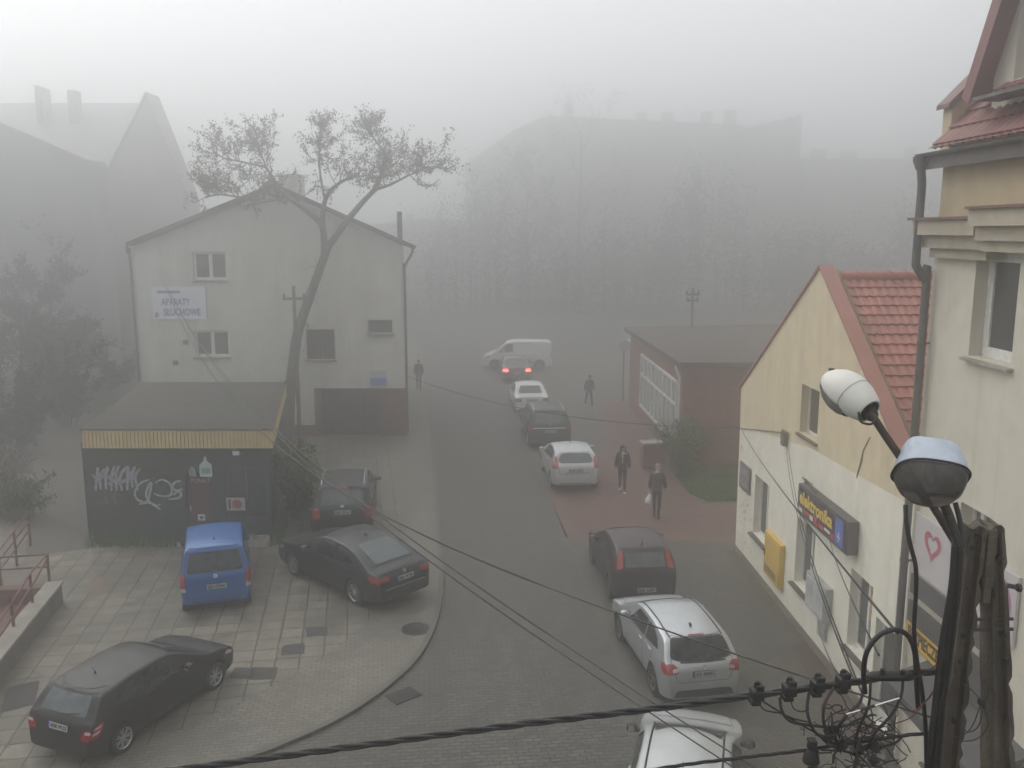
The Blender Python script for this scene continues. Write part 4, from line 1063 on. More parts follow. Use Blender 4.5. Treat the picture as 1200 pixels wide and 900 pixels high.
for s_ in (e0-.1, e1):
    rings.append([Vector((s_, -.40+.058*math.cos(a), 10.38+.058*math.sin(a))) for a in [PI+PI*i/10 for i in range(11)]]+[Vector((s_, -.40+.047*math.cos(a), 10.38+.047*math.sin(a))) for a in [2*PI-PI*i/10 for i in range(11)]])
b.ring_loft(rings); b.build('gutter', m_pipe, T, smooth=.7)
# roof: lower slope up to the dormers, end parapet
rs, ry0, rz0 = 1.05, -.42, 10.42         # slope, start
def roof_f(u, v, h):
    d = Vector((0, 1, rs)).normalized(); n = Vector((0, -rs, 1)).normalized()
    return Vector((e0+.30+u, ry0, rz0))+d*v+n*h
b = tiles(lambda u, v, h: roof_f(u, 6.2-v, h), e1-e0-.3, 6.2, row=.34, su=.04); b.build('roof', m_tile2, T, smooth=.7)
b = MB()     # parapet wall climbing with the roof at the party wall
prof = [(-.12,10.3),(-.12,11.05),(.05,11.18),(4.6,11.18+4.55*rs),(4.6,10.3)]
b.prism(prof, e0+.04, e0+.30, lambda a, c, h: (h, a, c)); b.build('parapet', m_sand, T)
b = MB(); A0, A1 = Vector((0,-.2,11.03)), Vector((0,4.62,11.22+4.55*rs))
b.prism([(-.2,11.04),(4.62,11.22+4.57*rs),(4.62,11.29+4.57*rs),(-.2,11.11)], e0-.03, e0+.36, lambda a, c, h: (h, a, c)); b.build('parapet_cap', m_flash2, T)
# dormer with steep gable
ds0, dsc, dz0 = 11.47, 13.3, 11.05
dy = .05; slope = 2.0; apx = dz0+slope*(dsc-ds0)
b = MB(); dw = (12.12, 14.45, 11.25, 13.0)
M0 = Matrix.Translation((0, dy, 0)); b.M = M0
lo = [(11.62,10.9),(14.98,10.9),(14.98,dz0+.3),(dsc,apx),(11.62,dz0+.3)]
facade(b, lo, [dw], .2, 0)
b.M = Matrix(); b.quad((11.62,dy,10.9),(11.62,4,10.9+0),(11.62,4,dz0+.3),(11.62,dy,dz0+.3),0); b.quad((14.98,dy,10.9),(14.98,4,10.9),(14.98,4,dz0+.3),(14.98,dy,dz0+.3),0)
b.build('dormer_wall', m_cream2, T)
b = MB()
for sg in (-1, 1):
    n = Vector((sg*slope, 0, 1)).normalized()
    a0, a1 = Vector((dsc+sg*(dsc-ds0), dy-.28, dz0)), Vector((dsc, dy-.28, apx))
    q = [a0, a1, a1+Vector((0,4,0)), a0+Vector((0,4,0))]
    b.add(q+[p+n*.10 for p in q], [(0,1,2,3),(4,5,6,7),(0,1,5,4),(1,2,6,5),(2,3,7,6),(3,0,4,7)])
    # barge board
    q = [a0-n*.10+Vector((0,-.03,0)), a1-n*.10+Vector((0,-.03,0)), a1+n*.13+Vector((0,-.03,0)), a0+n*.13+Vector((0,-.03,0))]
    b.add(q+[p+Vector((0,.03,0)) for p in q], [(0,1,2,3),(4,5,6,7),(0,1,5,4),(1,2,6,5),(2,3,7,6),(3,0,4,7)], 0)
b.build('dormer_roof', m_tile2, T)
f = window(T, *dw, dy+.18, 2, fw=.09, sill=None, name='dormer_window')
b = tiles(lambda u, v, h: Vector((12.0+u, dy-.02-v*.8, 11.22-v*.6))+Vector((0,-.5,.85))*h, 2.6, .42, row=.21, su=.04); b.build('sill', m_tile2, f, smooth=.7)
b = MB(); b.bb(11.95,14.65,-.42,-.02,10.98,11.03); b.build('dormer_ledge', m_wood, T)
# downpipe and swan neck
b = MB()
b.tube(smooth_path([(pS-.06,-.40,10.32),(pS-.06,-.38,10.1),(pS-.05,-.36,9.9),(pS-.05,-.36,9.45),(pS-.05,-.36,8.75),(pS-.04,-.34,8.62),(pS,-.22,8.42),(pS,-.19,8.3),(pS,-.19,4.0),(pS,-.19,.15),(pS,-.30,.06)], 5), .066, 12)
b.lathe([(.067,0),(.12,.14),(.12,.2)], 14, 'Z', (pS-.06,-.40,10.14))
for z in (7.4, 5.6, 3.7, 1.6): b.tube([(pS,-.19,z-.03),(pS,-.19,z+.03)], .076, 12); b.box((pS,-.09,z), (.03,.18,.03))
b.build('downpipe', m_pipe, T, smooth=.8)
# boards on the ground floor
def board(name, label, c1, c2, m, off=.10, th=.05, cat='sign', fr=None):
    (s0, zt), (s1, zb) = c1, c2
    t = onwall(name, label, cat, s0, zb, off+.06)
    b = MB(); b.bb(0,s1-s0,0,th,0,zt-zb); f = b.build('board', m, t, bevel=.006); return t, f, s1-s0, zt-zb
m_purple = mat('print_purple', (.32,.14,.26), .5, var=.3, scale=4); m_pink = mat('print_pink', (.42,.10,.16), .5, var=.25, scale=6)
t, f, wd, hh = board('heart_banner', 'white wall banner with a crimson heart and purple print', (e0+.18,4.60), (13.6,3.60), mat('banner_white', (.50,.47,.47), .5, var=.06, scale=2), .06)
hp = []
for i in range(40):
    a = 2*PI*i/40; hp.append((.62+.0165*16*math.sin(a)**3, .62+.0165*(13*math.cos(a)-5*math.cos(2*a)-2*math.cos(3*a)-math.cos(4*a))))
hp2 = [(.62+(x-.62)*.6, .625+(z-.62)*.6) for x, z in hp]
b = MB(); V, F = fill2d(hp, .1, [hp2]); b.add([(p[0],-.006,p[1]) for p in V], F); b.build('heart', m_pink, f)
b = MB()
for k in range(2): 
    pl = roundpoly([(1.35+k*.9,.06),(1.75+k*.9,.06),(1.9+k*.9,.55),(1.7+k*.9,.92),(1.45+k*.9,.7)], .15); b.prism(pl, -.008, -.003, lambda a, c, h: (a, h, c))
b.build('print', m_purple, f)
t, f, wd, hh = board('dark_sign', 'narrow slate-grey signboard below the heart banner', (e0+.24,3.55), (13.2,3.22), mat('board_slate', (.075,.07,.072), .5, var=.2, scale=3), .09)
t, f, wd, hh = board('insurance_sign', 'yellow and slate signboard reading BEZPIECZE, behind the concrete pole', (e0+.22,3.08), (13.5,2.36), mat('board_slate2', (.075,.07,.072), .5, var=.2, scale=3), .09)
b = MB(); b.bb(.02,1.30,-.007,-.002,.02,.36); yb = b.build('panel', mat('board_yellow', (.60,.36,.045), .5, var=.12, scale=3), f)
wtext('BEZPIECZE', .60, .19, -.0085, .30, m_plateink, yb, bold=.012, fit=1.02, ext=.001)
t = onwall('awning', 'dark folded awning over the shop window behind the concrete pole', 'awning', 11.45, 2.15, .06)
b = MB(); b.prism([(0,.18),(-.75,-.10),(-.75,-.30),(-.70,-.30),(-.70,-.14),(0,.10)], 0, 2.7, lambda a, c, h: (h, a, c)); b.build('canopy', mat('awning_cloth', (.065,.065,.065), .8, scale=4), t)
b = MB(); b.tube([(.1,-.72,-.22),(.1,0,-.05)], .015, 6); b.tube([(2.6,-.72,-.22),(2.6,0,-.05)], .015, 6); b.build('arm', m_pipe, t)
# ------------------------------------------------------------------ grey rendered house with the low gable
HY = G(475,512).y
def HX(px, py): p = AY(px, py, HY); return p.x, p.z
m_hwall = mat('house_render', (.58,.565,.52), .85, var=.08, scale=1.2, bump=.2, bscale=40, dirt=(.40,.385,.34), dscale=.35, damt=.6, streak=True)
m_roofgrey = mat('roof_sheet_dark', (.10,.088,.078), .95, spec=.1, var=.2, scale=2)
m_brownred = mat('plinth_brownred', (.15,.075,.065), .85, var=.15, scale=3, dirt=(.11,.06,.05))
m_dkwood = mat('gate_dark', (.07,.06,.052), .75, var=.25, scale=4)
HSH = Matrix(((1,-.17,0,0),(0,1,0,0),(0,0,1,0),(0,0,0,1)))
HB = thing('rendered_house', 'grey rendered house with a low gable and light advertising banner', 'house', (-10.6, HY, 0))
hx0, hx1 = HX(166,450)[0]+10.6, HX(476,450)[0]+10.6
ex, ez = HX(150,284)[0]+10.6, HX(150,284)[1]; ax, az = HX(322,215)[0]+10.6, HX(322,215)[1]
rx, rz_ = HX(487,288)[0]+10.6, HX(487,288)[1]
def hw(x0, y0, x1, y1):
    a, b = HX(x0,y0), HX(x1,y1); return (a[0]+10.6, b[0]+10.6, b[1], a[1])
W1, W2, W3, W4 = hw(225,295,267,328), hw(227,387,270,418), hw(358,386,393,421), hw(431,375,460,390)
def eave(x): return az-.25+(x-ax)*((ez-az)/(ex-ax)) if x < ax else az-.25+(x-ax)*((rz_-az)/(rx-ax))
gd = hw(376,457,446,511); gd = (gd[0], gd[1], 0.05, gd[3])
b = MB()
facade(b, [(hx0,0),(hx1,0),(hx1,eave(hx1)),(ax,az-.25),(hx0,eave(hx0))], [W1,W2,W3,W4,gd], .18, 0)
b.quad((hx1,0,0),(hx1,13,0),(hx1,13,eave(hx1)),(hx1,0,eave(hx1)),0); b.quad((hx0,0,0),(hx0,13,0),(hx0,13,eave(hx0)),(hx0,0,eave(hx0)),0); b.quad((hx0,13,0),(hx1,13,0),(hx1,13,eave(hx1)),(hx0,13,eave(hx0)),0)
b.build('wall', m_hwall, HB).data.transform(HSH)
b = MB(); b.bb(hx0,gd[0],-.02,0,0,.55); zt = HX(400,455)[1]
b.bb(gd[1],hx1+.02,-.035,0,.0,zt); b.bb(gd[0]-.3,gd[0],-.035,0,0,zt); b.bb(gd[0],gd[1],-.035,0,gd[3]+.002,zt); b.build('plinth', m_brownred, HB)
b = MB()
n_ = 9
for i in range(n_): x = gd[0]+(gd[1]-gd[0])*i/n_; b.bb(x+.01, x+(gd[1]-gd[0])/n_-.01, .09, .13, .07, gd[3])
b.build('garage_gate', m_dkwood, HB)
b = MB()
for (x0, z0, x1, z1) in ((ex,ez,ax,az),(ax,az,rx,rz_)):
    d = Vector((x1-x0,0,z1-z0)).normalized(); n = Vector((-d.z,0,d.x)); A0, A1 = Vector((x0,-.45,z0)), Vector((x1,-.45,z1))
    q = [A0,A1,A1+Vector((0,13.9,0)),A0+Vector((0,13.9,0))]; b.add([p-n*.16 for p in q]+q, [(0,1,2,3),(4,5,6,7),(0,1,5,4),(1,2,6,5),(2,3,7,6),(3,0,4,7)])
rf = b.build('roof', m_roofgrey, HB); rf.data.transform(HSH)
c0, c1 = AY(327,225,HY+3), AY(351,207,HY+3)
b = MB(); b.bb(c0.x+10.6, c1.x+10.6, 3, 4, az-1.2, c1.z); b.bb(c0.x+10.53, c1.x+10.67, 2.93, 4.07, c1.z+.001, c1.z+.1); b.build('chimney', m_hwall, rf)
c0 = AY(468,248,HY+2.5); b = MB(); b.tube([(c0.x+10.6,2.5,ez-.5),(c0.x+10.6,2.5,c0.z)], .12, 10); b.build('chimney', m_pipe, rf)
window(HB, *W1, .14, 2, fw=.11, pane=m_pane_far); window(HB, *W2, .14, 2, fw=.11, pane=m_pane_far)
window(HB, *W3, .14, 2, fw=.07, fr=m_wbrown, bars=True, pane=m_pane_far); window(HB, *W4, .14, 1, fw=.06, fr=m_wbrown, sp=.25, pane=m_pane_far)
b = MB()
b.tube(smooth_path([(rx-.1,-.30,rz_-.05),(rx-.15,-.28,rz_-.35),(hx1+.05,-.1,rz_-.9),(hx1+.04,-.09,rz_-1.4),(hx1+.04,-.09,.2)], 4), .055, 8)
b.build('downpipe', m_pipe, HB, smooth=.8)
b = MB(); b.tube(smooth_path([(ex+.05,-.3,ez-.1),(ex+.08,-.28,ez-.45),(hx0-.06,-.1,ez-.75),(hx0-.06,-.09,2)], 4), .055, 8); b.build('downpipe', m_pipe, HB, smooth=.8)
for p in ((218,401),(206,425)):
    x, z = HX(p[0], p[1]); b = MB(); b.bb(x+10.6-.1,x+10.6+.1,-.1,0,z-.1,z+.1); b.build('junction_box', m_pipe, HB)
# banner
a0, a1, z0, z1 = hw(178,336,243,374)
t = thing('house_banner', 'pale advertising banner APARATY SŁUCHOWE on the grey gable wall', 'banner', (a0-10.6, HY-.05, z0))
b = MB(); b.bb(0,a1-a0,-.03,.03,0,z1-z0); f = b.build('board', mat('banner_pale', (.66,.68,.74), .6, var=.04, scale=2), t)
m_bl = mat('banner_blue', (.13,.16,.36), .6)
for txt, fx, fz, fh, fw_ in (('APARATY',.44,.53,.40,1.3),('SŁUCHOWE',.55,.21,.42,1.62)): wtext(txt, (a1-a0)*fx, (z1-z0)*fz, -.033, fh, m_bl, f, bold=.015, fit=fw_, ext=.002)
b = MB(); b.bb(.25,1.25,-.036,-.031,z1-z0-.28,z1-z0-.17); b.bb(.08,.24,-.036,-.031,.08,.30); b.build('print', m_bl, f)
a0, a1, z0, z1 = hw(433,434,454,452)
t = thing('wall_sign', 'small white and blue sign low on the house wall near its right corner', 'sign', (a0-10.6, HY-.04, z0))
b = MB(); b.bb(0,a1-a0,-.03,.03,0,z1-z0); f = b.build('board', mat('sign_pale', (.42,.43,.46), .5), t)
b = MB(); b.bb(.04,a1-a0-.04,-.036,-.031,.03,(z1-z0)*.52); b.build('panel', mat('sign_blue2', (.14,.20,.48), .5), f)

# ------------------------------------------------------------------ kiosk with yellow fascia
KY = G(105,640).y+.25
def KX(px, py): p = AY(px, py, KY); return p.x, p.z
m_kwall = mat('kiosk_green', (.035,.048,.042), .7, var=.2, scale=3, dirt=(.06,.06,.05), dscale=1.2, streak=True)
m_felt = mat('roof_felt', (.075,.073,.066), .95, spec=.12, var=.25, scale=1.2, bump=.5, dirt=(.13,.115,.085), dscale=.5, damt=.6)
m_fascia = mat('fascia_yellow', (.60,.46,.22), .7, var=.1, scale=3, dirt=(.38,.28,.13), dscale=1.2, damt=.5, streak=True)
KR = thing('graffiti_kiosk', 'low dark green kiosk with yellow ribbed fascia and pale graffiti', 'kiosk', (KX(105,640)[0], KY, 0))
kx0 = KX(105,640)[0]
kw = KX(320,640)[0]-kx0; kd = 8.0; kh = KX(101,522)[1]
fh0, fh1 = kh, KX(101,501)[1]
dx0, dx1 = KX(217,560)[0]-kx0, KX(246,560)[0]-kx0
wx0, wx1 = KX(264,560)[0]-kx0, KX(312,560)[0]-kx0
b = MB()
facade(b, [(0,0),(kw,0),(kw,kh+.1),(0,kh+.1)], [(dx0,dx1,.02,2.15),(wx0,wx1,.75,2.35)], .10, 0)
b.quad((0,0,0),(0,kd,0),(0,kd,kh+.1),(0,0,kh+.1)); b.quad((kw,0,0),(kw,kd,0),(kw,kd,kh+.1),(kw,0,kh+.1)); b.quad((0,kd,0),(kw,kd,0),(kw,kd,kh+.1),(0,kd,kh+.1))
kwall_o = b.build('wall', m_kwall, KR)
b = MB()
def ribbed(p0, p1, z0, z1, nrm, rib=.11):
    L_ = (p1-p0).length; n = int(L_/rib); d = (p1-p0)/n
    for i in range(n):
        a, c, e = p0+d*i, p0+d*(i+.82), p0+d*(i+1)
        b.quad(a+Vector((0,0,z0)), c+Vector((0,0,z0)), c+Vector((0,0,z1)), a+Vector((0,0,z1)))
        b.quad(c+Vector((0,0,z0))-nrm*.02, e+Vector((0,0,z0))-nrm*.02, e+Vector((0,0,z1))-nrm*.02, c+Vector((0,0,z1))-nrm*.02)
        b.quad(c+Vector((0,0,z0)), c+Vector((0,0,z0))-nrm*.02, c+Vector((0,0,z1))-nrm*.02, c+Vector((0,0,z1)))
        b.quad(e+Vector((0,0,z0)), e+Vector((0,0,z0))-nrm*.02, e+Vector((0,0,z1))-nrm*.02, e+Vector((0,0,z1)))
SK = -.205; SHEAR = Matrix(((1,SK,0,0),(0,1,0,0),(0,0,1,0),(0,0,0,1)))
fx0, fx1 = KX(101,522)[0]-kx0-.02, KX(321,522)[0]-kx0
ribbed(Vector((fx0,-.35,0)), Vector((fx1,-.35,0)), fh0, fh1, Vector((0,-1,0)))
ribbed(Vector((fx1,-.35,0)), Vector((fx1,kd,0)), fh0, fh1, Vector((1,0,0)))
ribbed(Vector((fx0,kd,0)), Vector((fx0,-.35,0)), fh0, fh1, Vector((-1,0,0)))
b.build('fascia', m_fascia, KR).data.transform(SHEAR); kwall_o.data.transform(SHEAR)
b = MB(); b.bb(fx0+.02,fx1-.02,-.33,kd,fh0+.02,fh1-.02); b.bb(fx0-.03,fx1+.03,-.38,-.30,fh1+.001,fh1+.035); b.bb(fx1-.05,fx1+.03,-.30,kd,fh1+.001,fh1+.035)
b.build('roof', m_felt, KR).data.transform(SHEAR)
b = MB(); b.bb(dx0,dx1,.05,.09,.04,2.13); d = b.build('door', mat('door_maroon', (.10,.045,.04), .6, var=.2), KR)
b = MB(); b.bb(dx0+.08,dx0+.12,-.0,.05,1.0,1.15); b.build('handle', m_alloy, d)
window(KR, wx0, wx1, .75, 2.35, .06, 2, fw=.05, sill=None, fr=m_wbrown)
# graffiti strokes, drawn as thin raised paint on the boards
def KL(px, py): x, z = KX(px, py); return Vector((x-kx0, -.004, z))
def stroke(mb, pts, wd):
    P = smooth_path([KL(*p) for p in pts], 5)
    for i in range(len(P)-1):
        a, c = P[i], P[i+1]; d = (c-a)
        if d.length < 1e-4: continue
        n = Vector((-d.z, 0, d.x)).normalized()*wd*(.32+.30*math.sin(3.1*i/len(P)+.2)+rnd.uniform(0,.10)); yv = Vector((0,-.0008*(i % 5),0))
        mb.quad(a-n+yv, c-n+yv, c+n+yv, a+n+yv)
g1 = MB()
for i in range(9):
    x = 112+i*6.2; stroke(g1, [(x,572+rnd.uniform(-3,4)),(x+rnd.uniform(-3,2),558),(x+rnd.uniform(0,6),548+rnd.uniform(-3,3))], .07)
for i in range(5): stroke(g1, [(108+i*9,556+i*1.5),(116+i*10,562+rnd.uniform(-3,3)),(128+i*9,552-rnd.uniform(0,4))], .06)
stroke(g1, [(127,568),(133,562),(140,567),(148,563),(150,567)], .05)
g1.build('graffiti', mat('spray_pale', (.30,.31,.36), .8, var=.3, scale=8), KR)
g2 = MB()
stroke(g2, [(175,562),(165,566),(158,577),(162,586),(172,588),(176,576),(177,565),(171,580),(180,592),(188,591)], .06)
stroke(g2, [(163,591),(176,589),(188,597)], .05); stroke(g2, [(180,578),(188,581),(200,580),(200,568),(190,562),(182,566)], .05)
stroke(g2, [(212,563),(204,566),(203,573),(212,577),(210,583),(198,585)], .06); stroke(g2, [(203,580),(209,575),(214,573)], .06)
g2.build('graffiti', mat('spray_grey', (.36,.40,.40), .8, var=.3, scale=8), KR)
g3 = MB(); stroke(g3, [(123,575),(125,588),(128,591)], .04); stroke(g3, [(136,573),(134,586),(140,592)], .04); g3.build('graffiti', mat('spray_faint', (.13,.15,.14), .8), KR)
# small signs of the kiosk
def ksign(name, label, cat, px0, py0, px1, py1, off=.03):
    a, c = KX(px0, py1), KX(px1, py0); t = thing(name, label, cat, (a[0], KY-off, a[1])); return t, c[0]-a[0], c[1]-a[1]
t, wd, hh = ksign('bottle_sign', 'pale bottle shaped sign above the maroon kiosk door', 'sign', 235, 535, 248, 559)
b = MB(); b.prism(roundpoly([(.0,.02),(wd,.02),(wd,hh*.62),(wd*.64,hh*.8),(wd*.6,hh),(wd*.4,hh),(wd*.36,hh*.8),(0,hh*.62)], .04), -.02, .025, lambda a, c, h: (a, h, c)); f = b.build('board', mat('sign_mint', (.46,.56,.55), .5, var=.15), t)
b = MB(); b.bb(wd*.15,wd*.85,-.027,-.021,hh*.2,hh*.45); b.build('print', mat('sign_teal', (.20,.33,.33), .5), f)
t, wd, hh = ksign('bottle_sign', 'smaller dim bottle sign left of the pale one', 'sign', 222, 546, 230, 558)
b = MB(); b.prism(roundpoly([(0,.0),(wd,.0),(wd,hh*.6),(wd*.6,hh),(wd*.4,hh),(0,hh*.6)], .03), -.02, .025, lambda a, c, h: (a, h, c)); b.build('board', mat('sign_dim', (.20,.25,.25), .5, var=.2), t)
t, wd, hh = ksign('door_lettering', 'row of pale pink letters over the kiosk door', 'sign', 224, 561, 247, 566)
b = MB(); b.bb(0,wd,.01,.026,-.03,hh+.03); f = b.build('board', m_kwall, t); wtext('PUNKT', wd/2, hh/2, .008, .2, mat('sign_rose', (.42,.30,.32), .6), f, fit=wd, ext=.002)
t, wd, hh = ksign('warning_sign', 'white sign with a red disc on the dark kiosk window', 'sign', 266, 583, 287, 598)
b = MB(); b.bb(0,wd,0,.03,0,hh); f = b.build('board', mat('sign_white2', (.42,.40,.40), .5), t)
b = MB(); b.lathe([(0.001,-.006),(.14,-.006),(.14,-.001)], 20, 'Y', (wd*.58,0,hh*.5)); b.build('disc', mat('sign_redd', (.36,.07,.08), .5), f, smooth=.7)
b = MB(); b.bb(.07,.13,-.004,-.001,.05,hh-.05); b.build('print', m_black, f)
t, wd, hh = ksign('square_sign', 'tiny white square frame low on the maroon kiosk door', 'sign', 232, 603, 240, 610, .0)
b = MB(); b.bb(0,wd,.0,.03,0,.05); b.bb(0,wd,0,.03,hh-.05,hh); b.bb(0,.05,0,.03,.05,hh-.05); b.bb(wd-.05,wd,0,.03,.05,hh-.05); b.build('frame', mat('sign_white3', (.60,.60,.58), .5), t)
t, wd, hh = ksign('wall_lamp', 'small pale lamp under the yellow fascia at its right', 'lamp', 276, 527, 284, 531, .2)
b = MB(); b.bb(0,wd,-.1,.1,0,hh+.03); b.build('housing', mat('lamp_pale', (.5,.52,.5), .5), t, bevel=.02); b = MB(); b.bb(wd*.4,wd*.6,.1,.2,.02,.06); b.build('bracket', m_black, t)
# papers on the ground by the blue car: a small pale crate
t = thing('pale_crate', 'pale low crate on the ground behind the blue car', 'crate', G(300,640,LOTZ), .1)
b = MB(); b.bb(-.35,.35,-.2,.2,.02,.06); b.bb(-.35,.35,-.22,-.19,.02,.26); b.bb(-.35,.35,.19,.22,.02,.26); b.bb(-.37,-.34,-.22,.22,.02,.26); b.bb(.34,.37,-.22,.22,.02,.26); b.build('box', mat('crate_pale', (.36,.34,.30), .8, var=.2), t)

# ------------------------------------------------------------------ low wall with red railing, left edge
wz = .60
Wa, Wb = G(72,681,wz), G(0,770,wz); wd_ = (Wb-Wa).normalized(); wn = Vector((-wd_.y, wd_.x, 0)); wn = wn if wn.x < 0 else -wn
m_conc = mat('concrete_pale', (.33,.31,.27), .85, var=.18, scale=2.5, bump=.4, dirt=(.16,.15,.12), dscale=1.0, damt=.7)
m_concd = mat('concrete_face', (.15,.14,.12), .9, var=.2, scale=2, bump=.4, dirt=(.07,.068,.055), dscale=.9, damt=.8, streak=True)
RM = math.atan2(wd_.y, wd_.x)
t = thing('ramp_wall', 'low concrete ramp wall with pale worn coping at the left edge', 'wall', (Wa.x, Wa.y, 0), RM)
sgn = 1 if (Matrix.Rotation(RM, 3, 'Z') @ Vector((0,1,0))).dot(wn) > 0 else -1
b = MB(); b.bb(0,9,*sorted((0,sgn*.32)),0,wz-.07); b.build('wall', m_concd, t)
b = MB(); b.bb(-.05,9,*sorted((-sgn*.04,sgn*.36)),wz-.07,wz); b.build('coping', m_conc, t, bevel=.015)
b = MB(); b.bb(0,9,*sorted((sgn*.36,sgn*6)),0,.18); b.bb(0,.32,*sorted((sgn*.36,sgn*6)),.18,wz-.02); b.build('ramp_deck', mat('ramp_red', (.13,.075,.065), .85, var=.2), t)
m_rail = mat('rail_red', (.13,.040,.036), .6, var=.25, scale=8)
def rail(name, label, posts, bars):
    o = thing(name, label, 'railing', posts[0][0])
    base = Vector(posts[0][0])
    for p, h in posts:
        q = Vector(p)-base; b = MB(); b.box(q+Vector((0,0,h/2)), (.05,.05,h)); b.build('post', m_rail, o)
    for a, c in bars:
        b = MB(); b.tube([Vector(a)-base, Vector(c)-base], .024, 8); b.build('bar', m_rail, o)
def onw(px, py): return G(px, py, wz)
p1, p2, p3 = onw(58,681), onw(38,706), onw(16,734)
p4 = p1+wn*4
def up(p, h): return Vector((p.x, p.y, p.z+h))
p3b = p3+(p3-p2)*1.6
rail('ramp_railing', 'dark red tube railing along the low concrete ramp wall', [(p1,.72),(p2,.72),(p3,.72),(p4,.72),(p3b,.72)],
     [(up(p1,.70),up(p4,.70)),(up(p1,.38),up(p4,.38)),(up(p1,.60),up(p3,.15)),(up(p1,.70),up(p2,.70)),(up(p2,.70),up(p3b,.30)),(up(p2,.38),up(p3b,.02))])
q1, q2 = G(36,640,.1), G(2,690,.1)
rail('stair_railing', 'second red railing further back behind the ramp railing', [(q1,1.0),((q1+q2)/2,1.0),(q2,1.0)], [(up(q1,1.0),up(q2,1.0)),(up(q1,.75),up(q2,.75)),(up(q1,.5),up(q2,.5))])
# ------------------------------------------------------------------ brick shop on the right
BC = G(797,548); BF = G(737,476); BY = BC.y
m_brick = brickwall('brick_red', (.24,.085,.06), (.17,.065,.05), (.20,.16,.13))
bdir = (BF-BC); blen = bdir.length; bdir.normalize(); bh = AY(820,430,BY).z
RB = math.atan2(bdir.y, bdir.x)
t = thing('brick_shop', 'single storey red brick shop with tall white framed shop windows', 'building', (BC.x, BC.y, 0))
bn = Vector((bdir.y, -bdir.x, 0)); bn = bn if bn.x < 0 else -bn
def bp(u, o, z): return Vector((0,0,z))+bdir*u+bn*o
gz0, gz1 = .75, bh-.75; gu0, gu1 = .9, blen*.72
b = MB()
b.quad(Vector((0,0,0)), Vector((9,.0,0)), Vector((9,0,bh)), Vector((0,0,bh)))
for u0, u1, z0, z1 in ((0,gu0,0,bh),(gu0,gu1,0,gz0),(gu0,gu1,gz1,bh),(gu1,blen,0,bh)): b.quad(bp(u0,0,z0),bp(u1,0,z0),bp(u1,0,z1),bp(u0,0,z1))
b.build('wall', m_brick, t)
b = MB(); d = bdir*blen
b.add([Vector((-.2,-.3,bh)), Vector((9.2,-.3,bh)), Vector((9.2,-.3,bh+.22)), Vector((-.2,-.3,bh+.22)), bp(blen,.35,bh), Vector((9.2,14,bh)), Vector((9.2,14,bh+.22)), bp(blen,.35,bh+.22)],
      [(0,1,2,3),(4,5,6,7),(0,1,5,4),(3,2,6,7),(0,4,7,3),(1,5,6,2)]); b.build('roof', m_roofgrey, t)
fr = MB(); pn = MB(); n_ = 9
for i in range(n_+1):
    u = gu0+(gu1-gu0)*i/n_; p = bp(u, .02, (gz0+gz1)/2); fr.box(p, (.09,.10,gz1-gz0), rot=RB)
for z in (gz0, gz1, gz0+(gz1-gz0)*.62): fr.box(bp((gu0+gu1)/2, .03, z), (gu1-gu0, .08, .10), rot=RB)
f = fr.build('window', m_wframe, t); pn.quad(bp(gu0,-.03,gz0), bp(gu1,-.03,gz0), bp(gu1,-.03,gz1), bp(gu0,-.03,gz1)); pn.build('pane', mat('pane_pale', (.34,.36,.36), .25, var=.25, scale=1.5), f)
b = MB(); b.tube([bp(.12,.12,.05), bp(.12,.12,bh-.4), bp(.12,.3,bh)], .05, 8); b.build('downpipe', m_wframe, t, smooth=.8)
q = G(765,547); t = thing('brick_pier', 'low reddish brick pier beside the green bush', 'pier', q, .1)
b = MB(); b.bb(-.45,.45,-.25,.25,0,.95); b.build('shaft', m_brick, t); b = MB(); b.bb(-.5,.5,-.3,.3,.95,1.03); b.build('cap', m_conc, t, bevel=.01)
q = G(745,455); t = thing('white_booth', 'small white booth at the far end of the brick shop', 'booth', q, RB)
b = MB(); b.bb(-.1,2.2,-1.4,0,0,2.5); b.build('wall', mat('booth_white', (.5,.5,.48), .7, var=.08), t); b = MB(); b.bb(-.25,2.35,-1.55,.15,2.5,2.62); b.build('roof', m_wframe, t)
b = MB(); b.bb(.3,1.0,.001,.03,.1,2.1); b.build('door', m_pane_far, t)
q = G(730,470); t = thing('round_sign', 'round pale sign on a post beside the white booth', 'sign', q)
b = MB(); b.tube([(0,0,0),(0,0,3.0)], .04, 8); b.build('pole', m_pipe, t)
b = MB(); b.lathe([(0.001,-.05),(.30,-.05),(.33,0),(.30,.05),(0.001,.05)], 24, 'Y', (0,-.06,3.1)); b.build('disc', mat('disc_white', (.45,.45,.43), .5), t, smooth=.7)

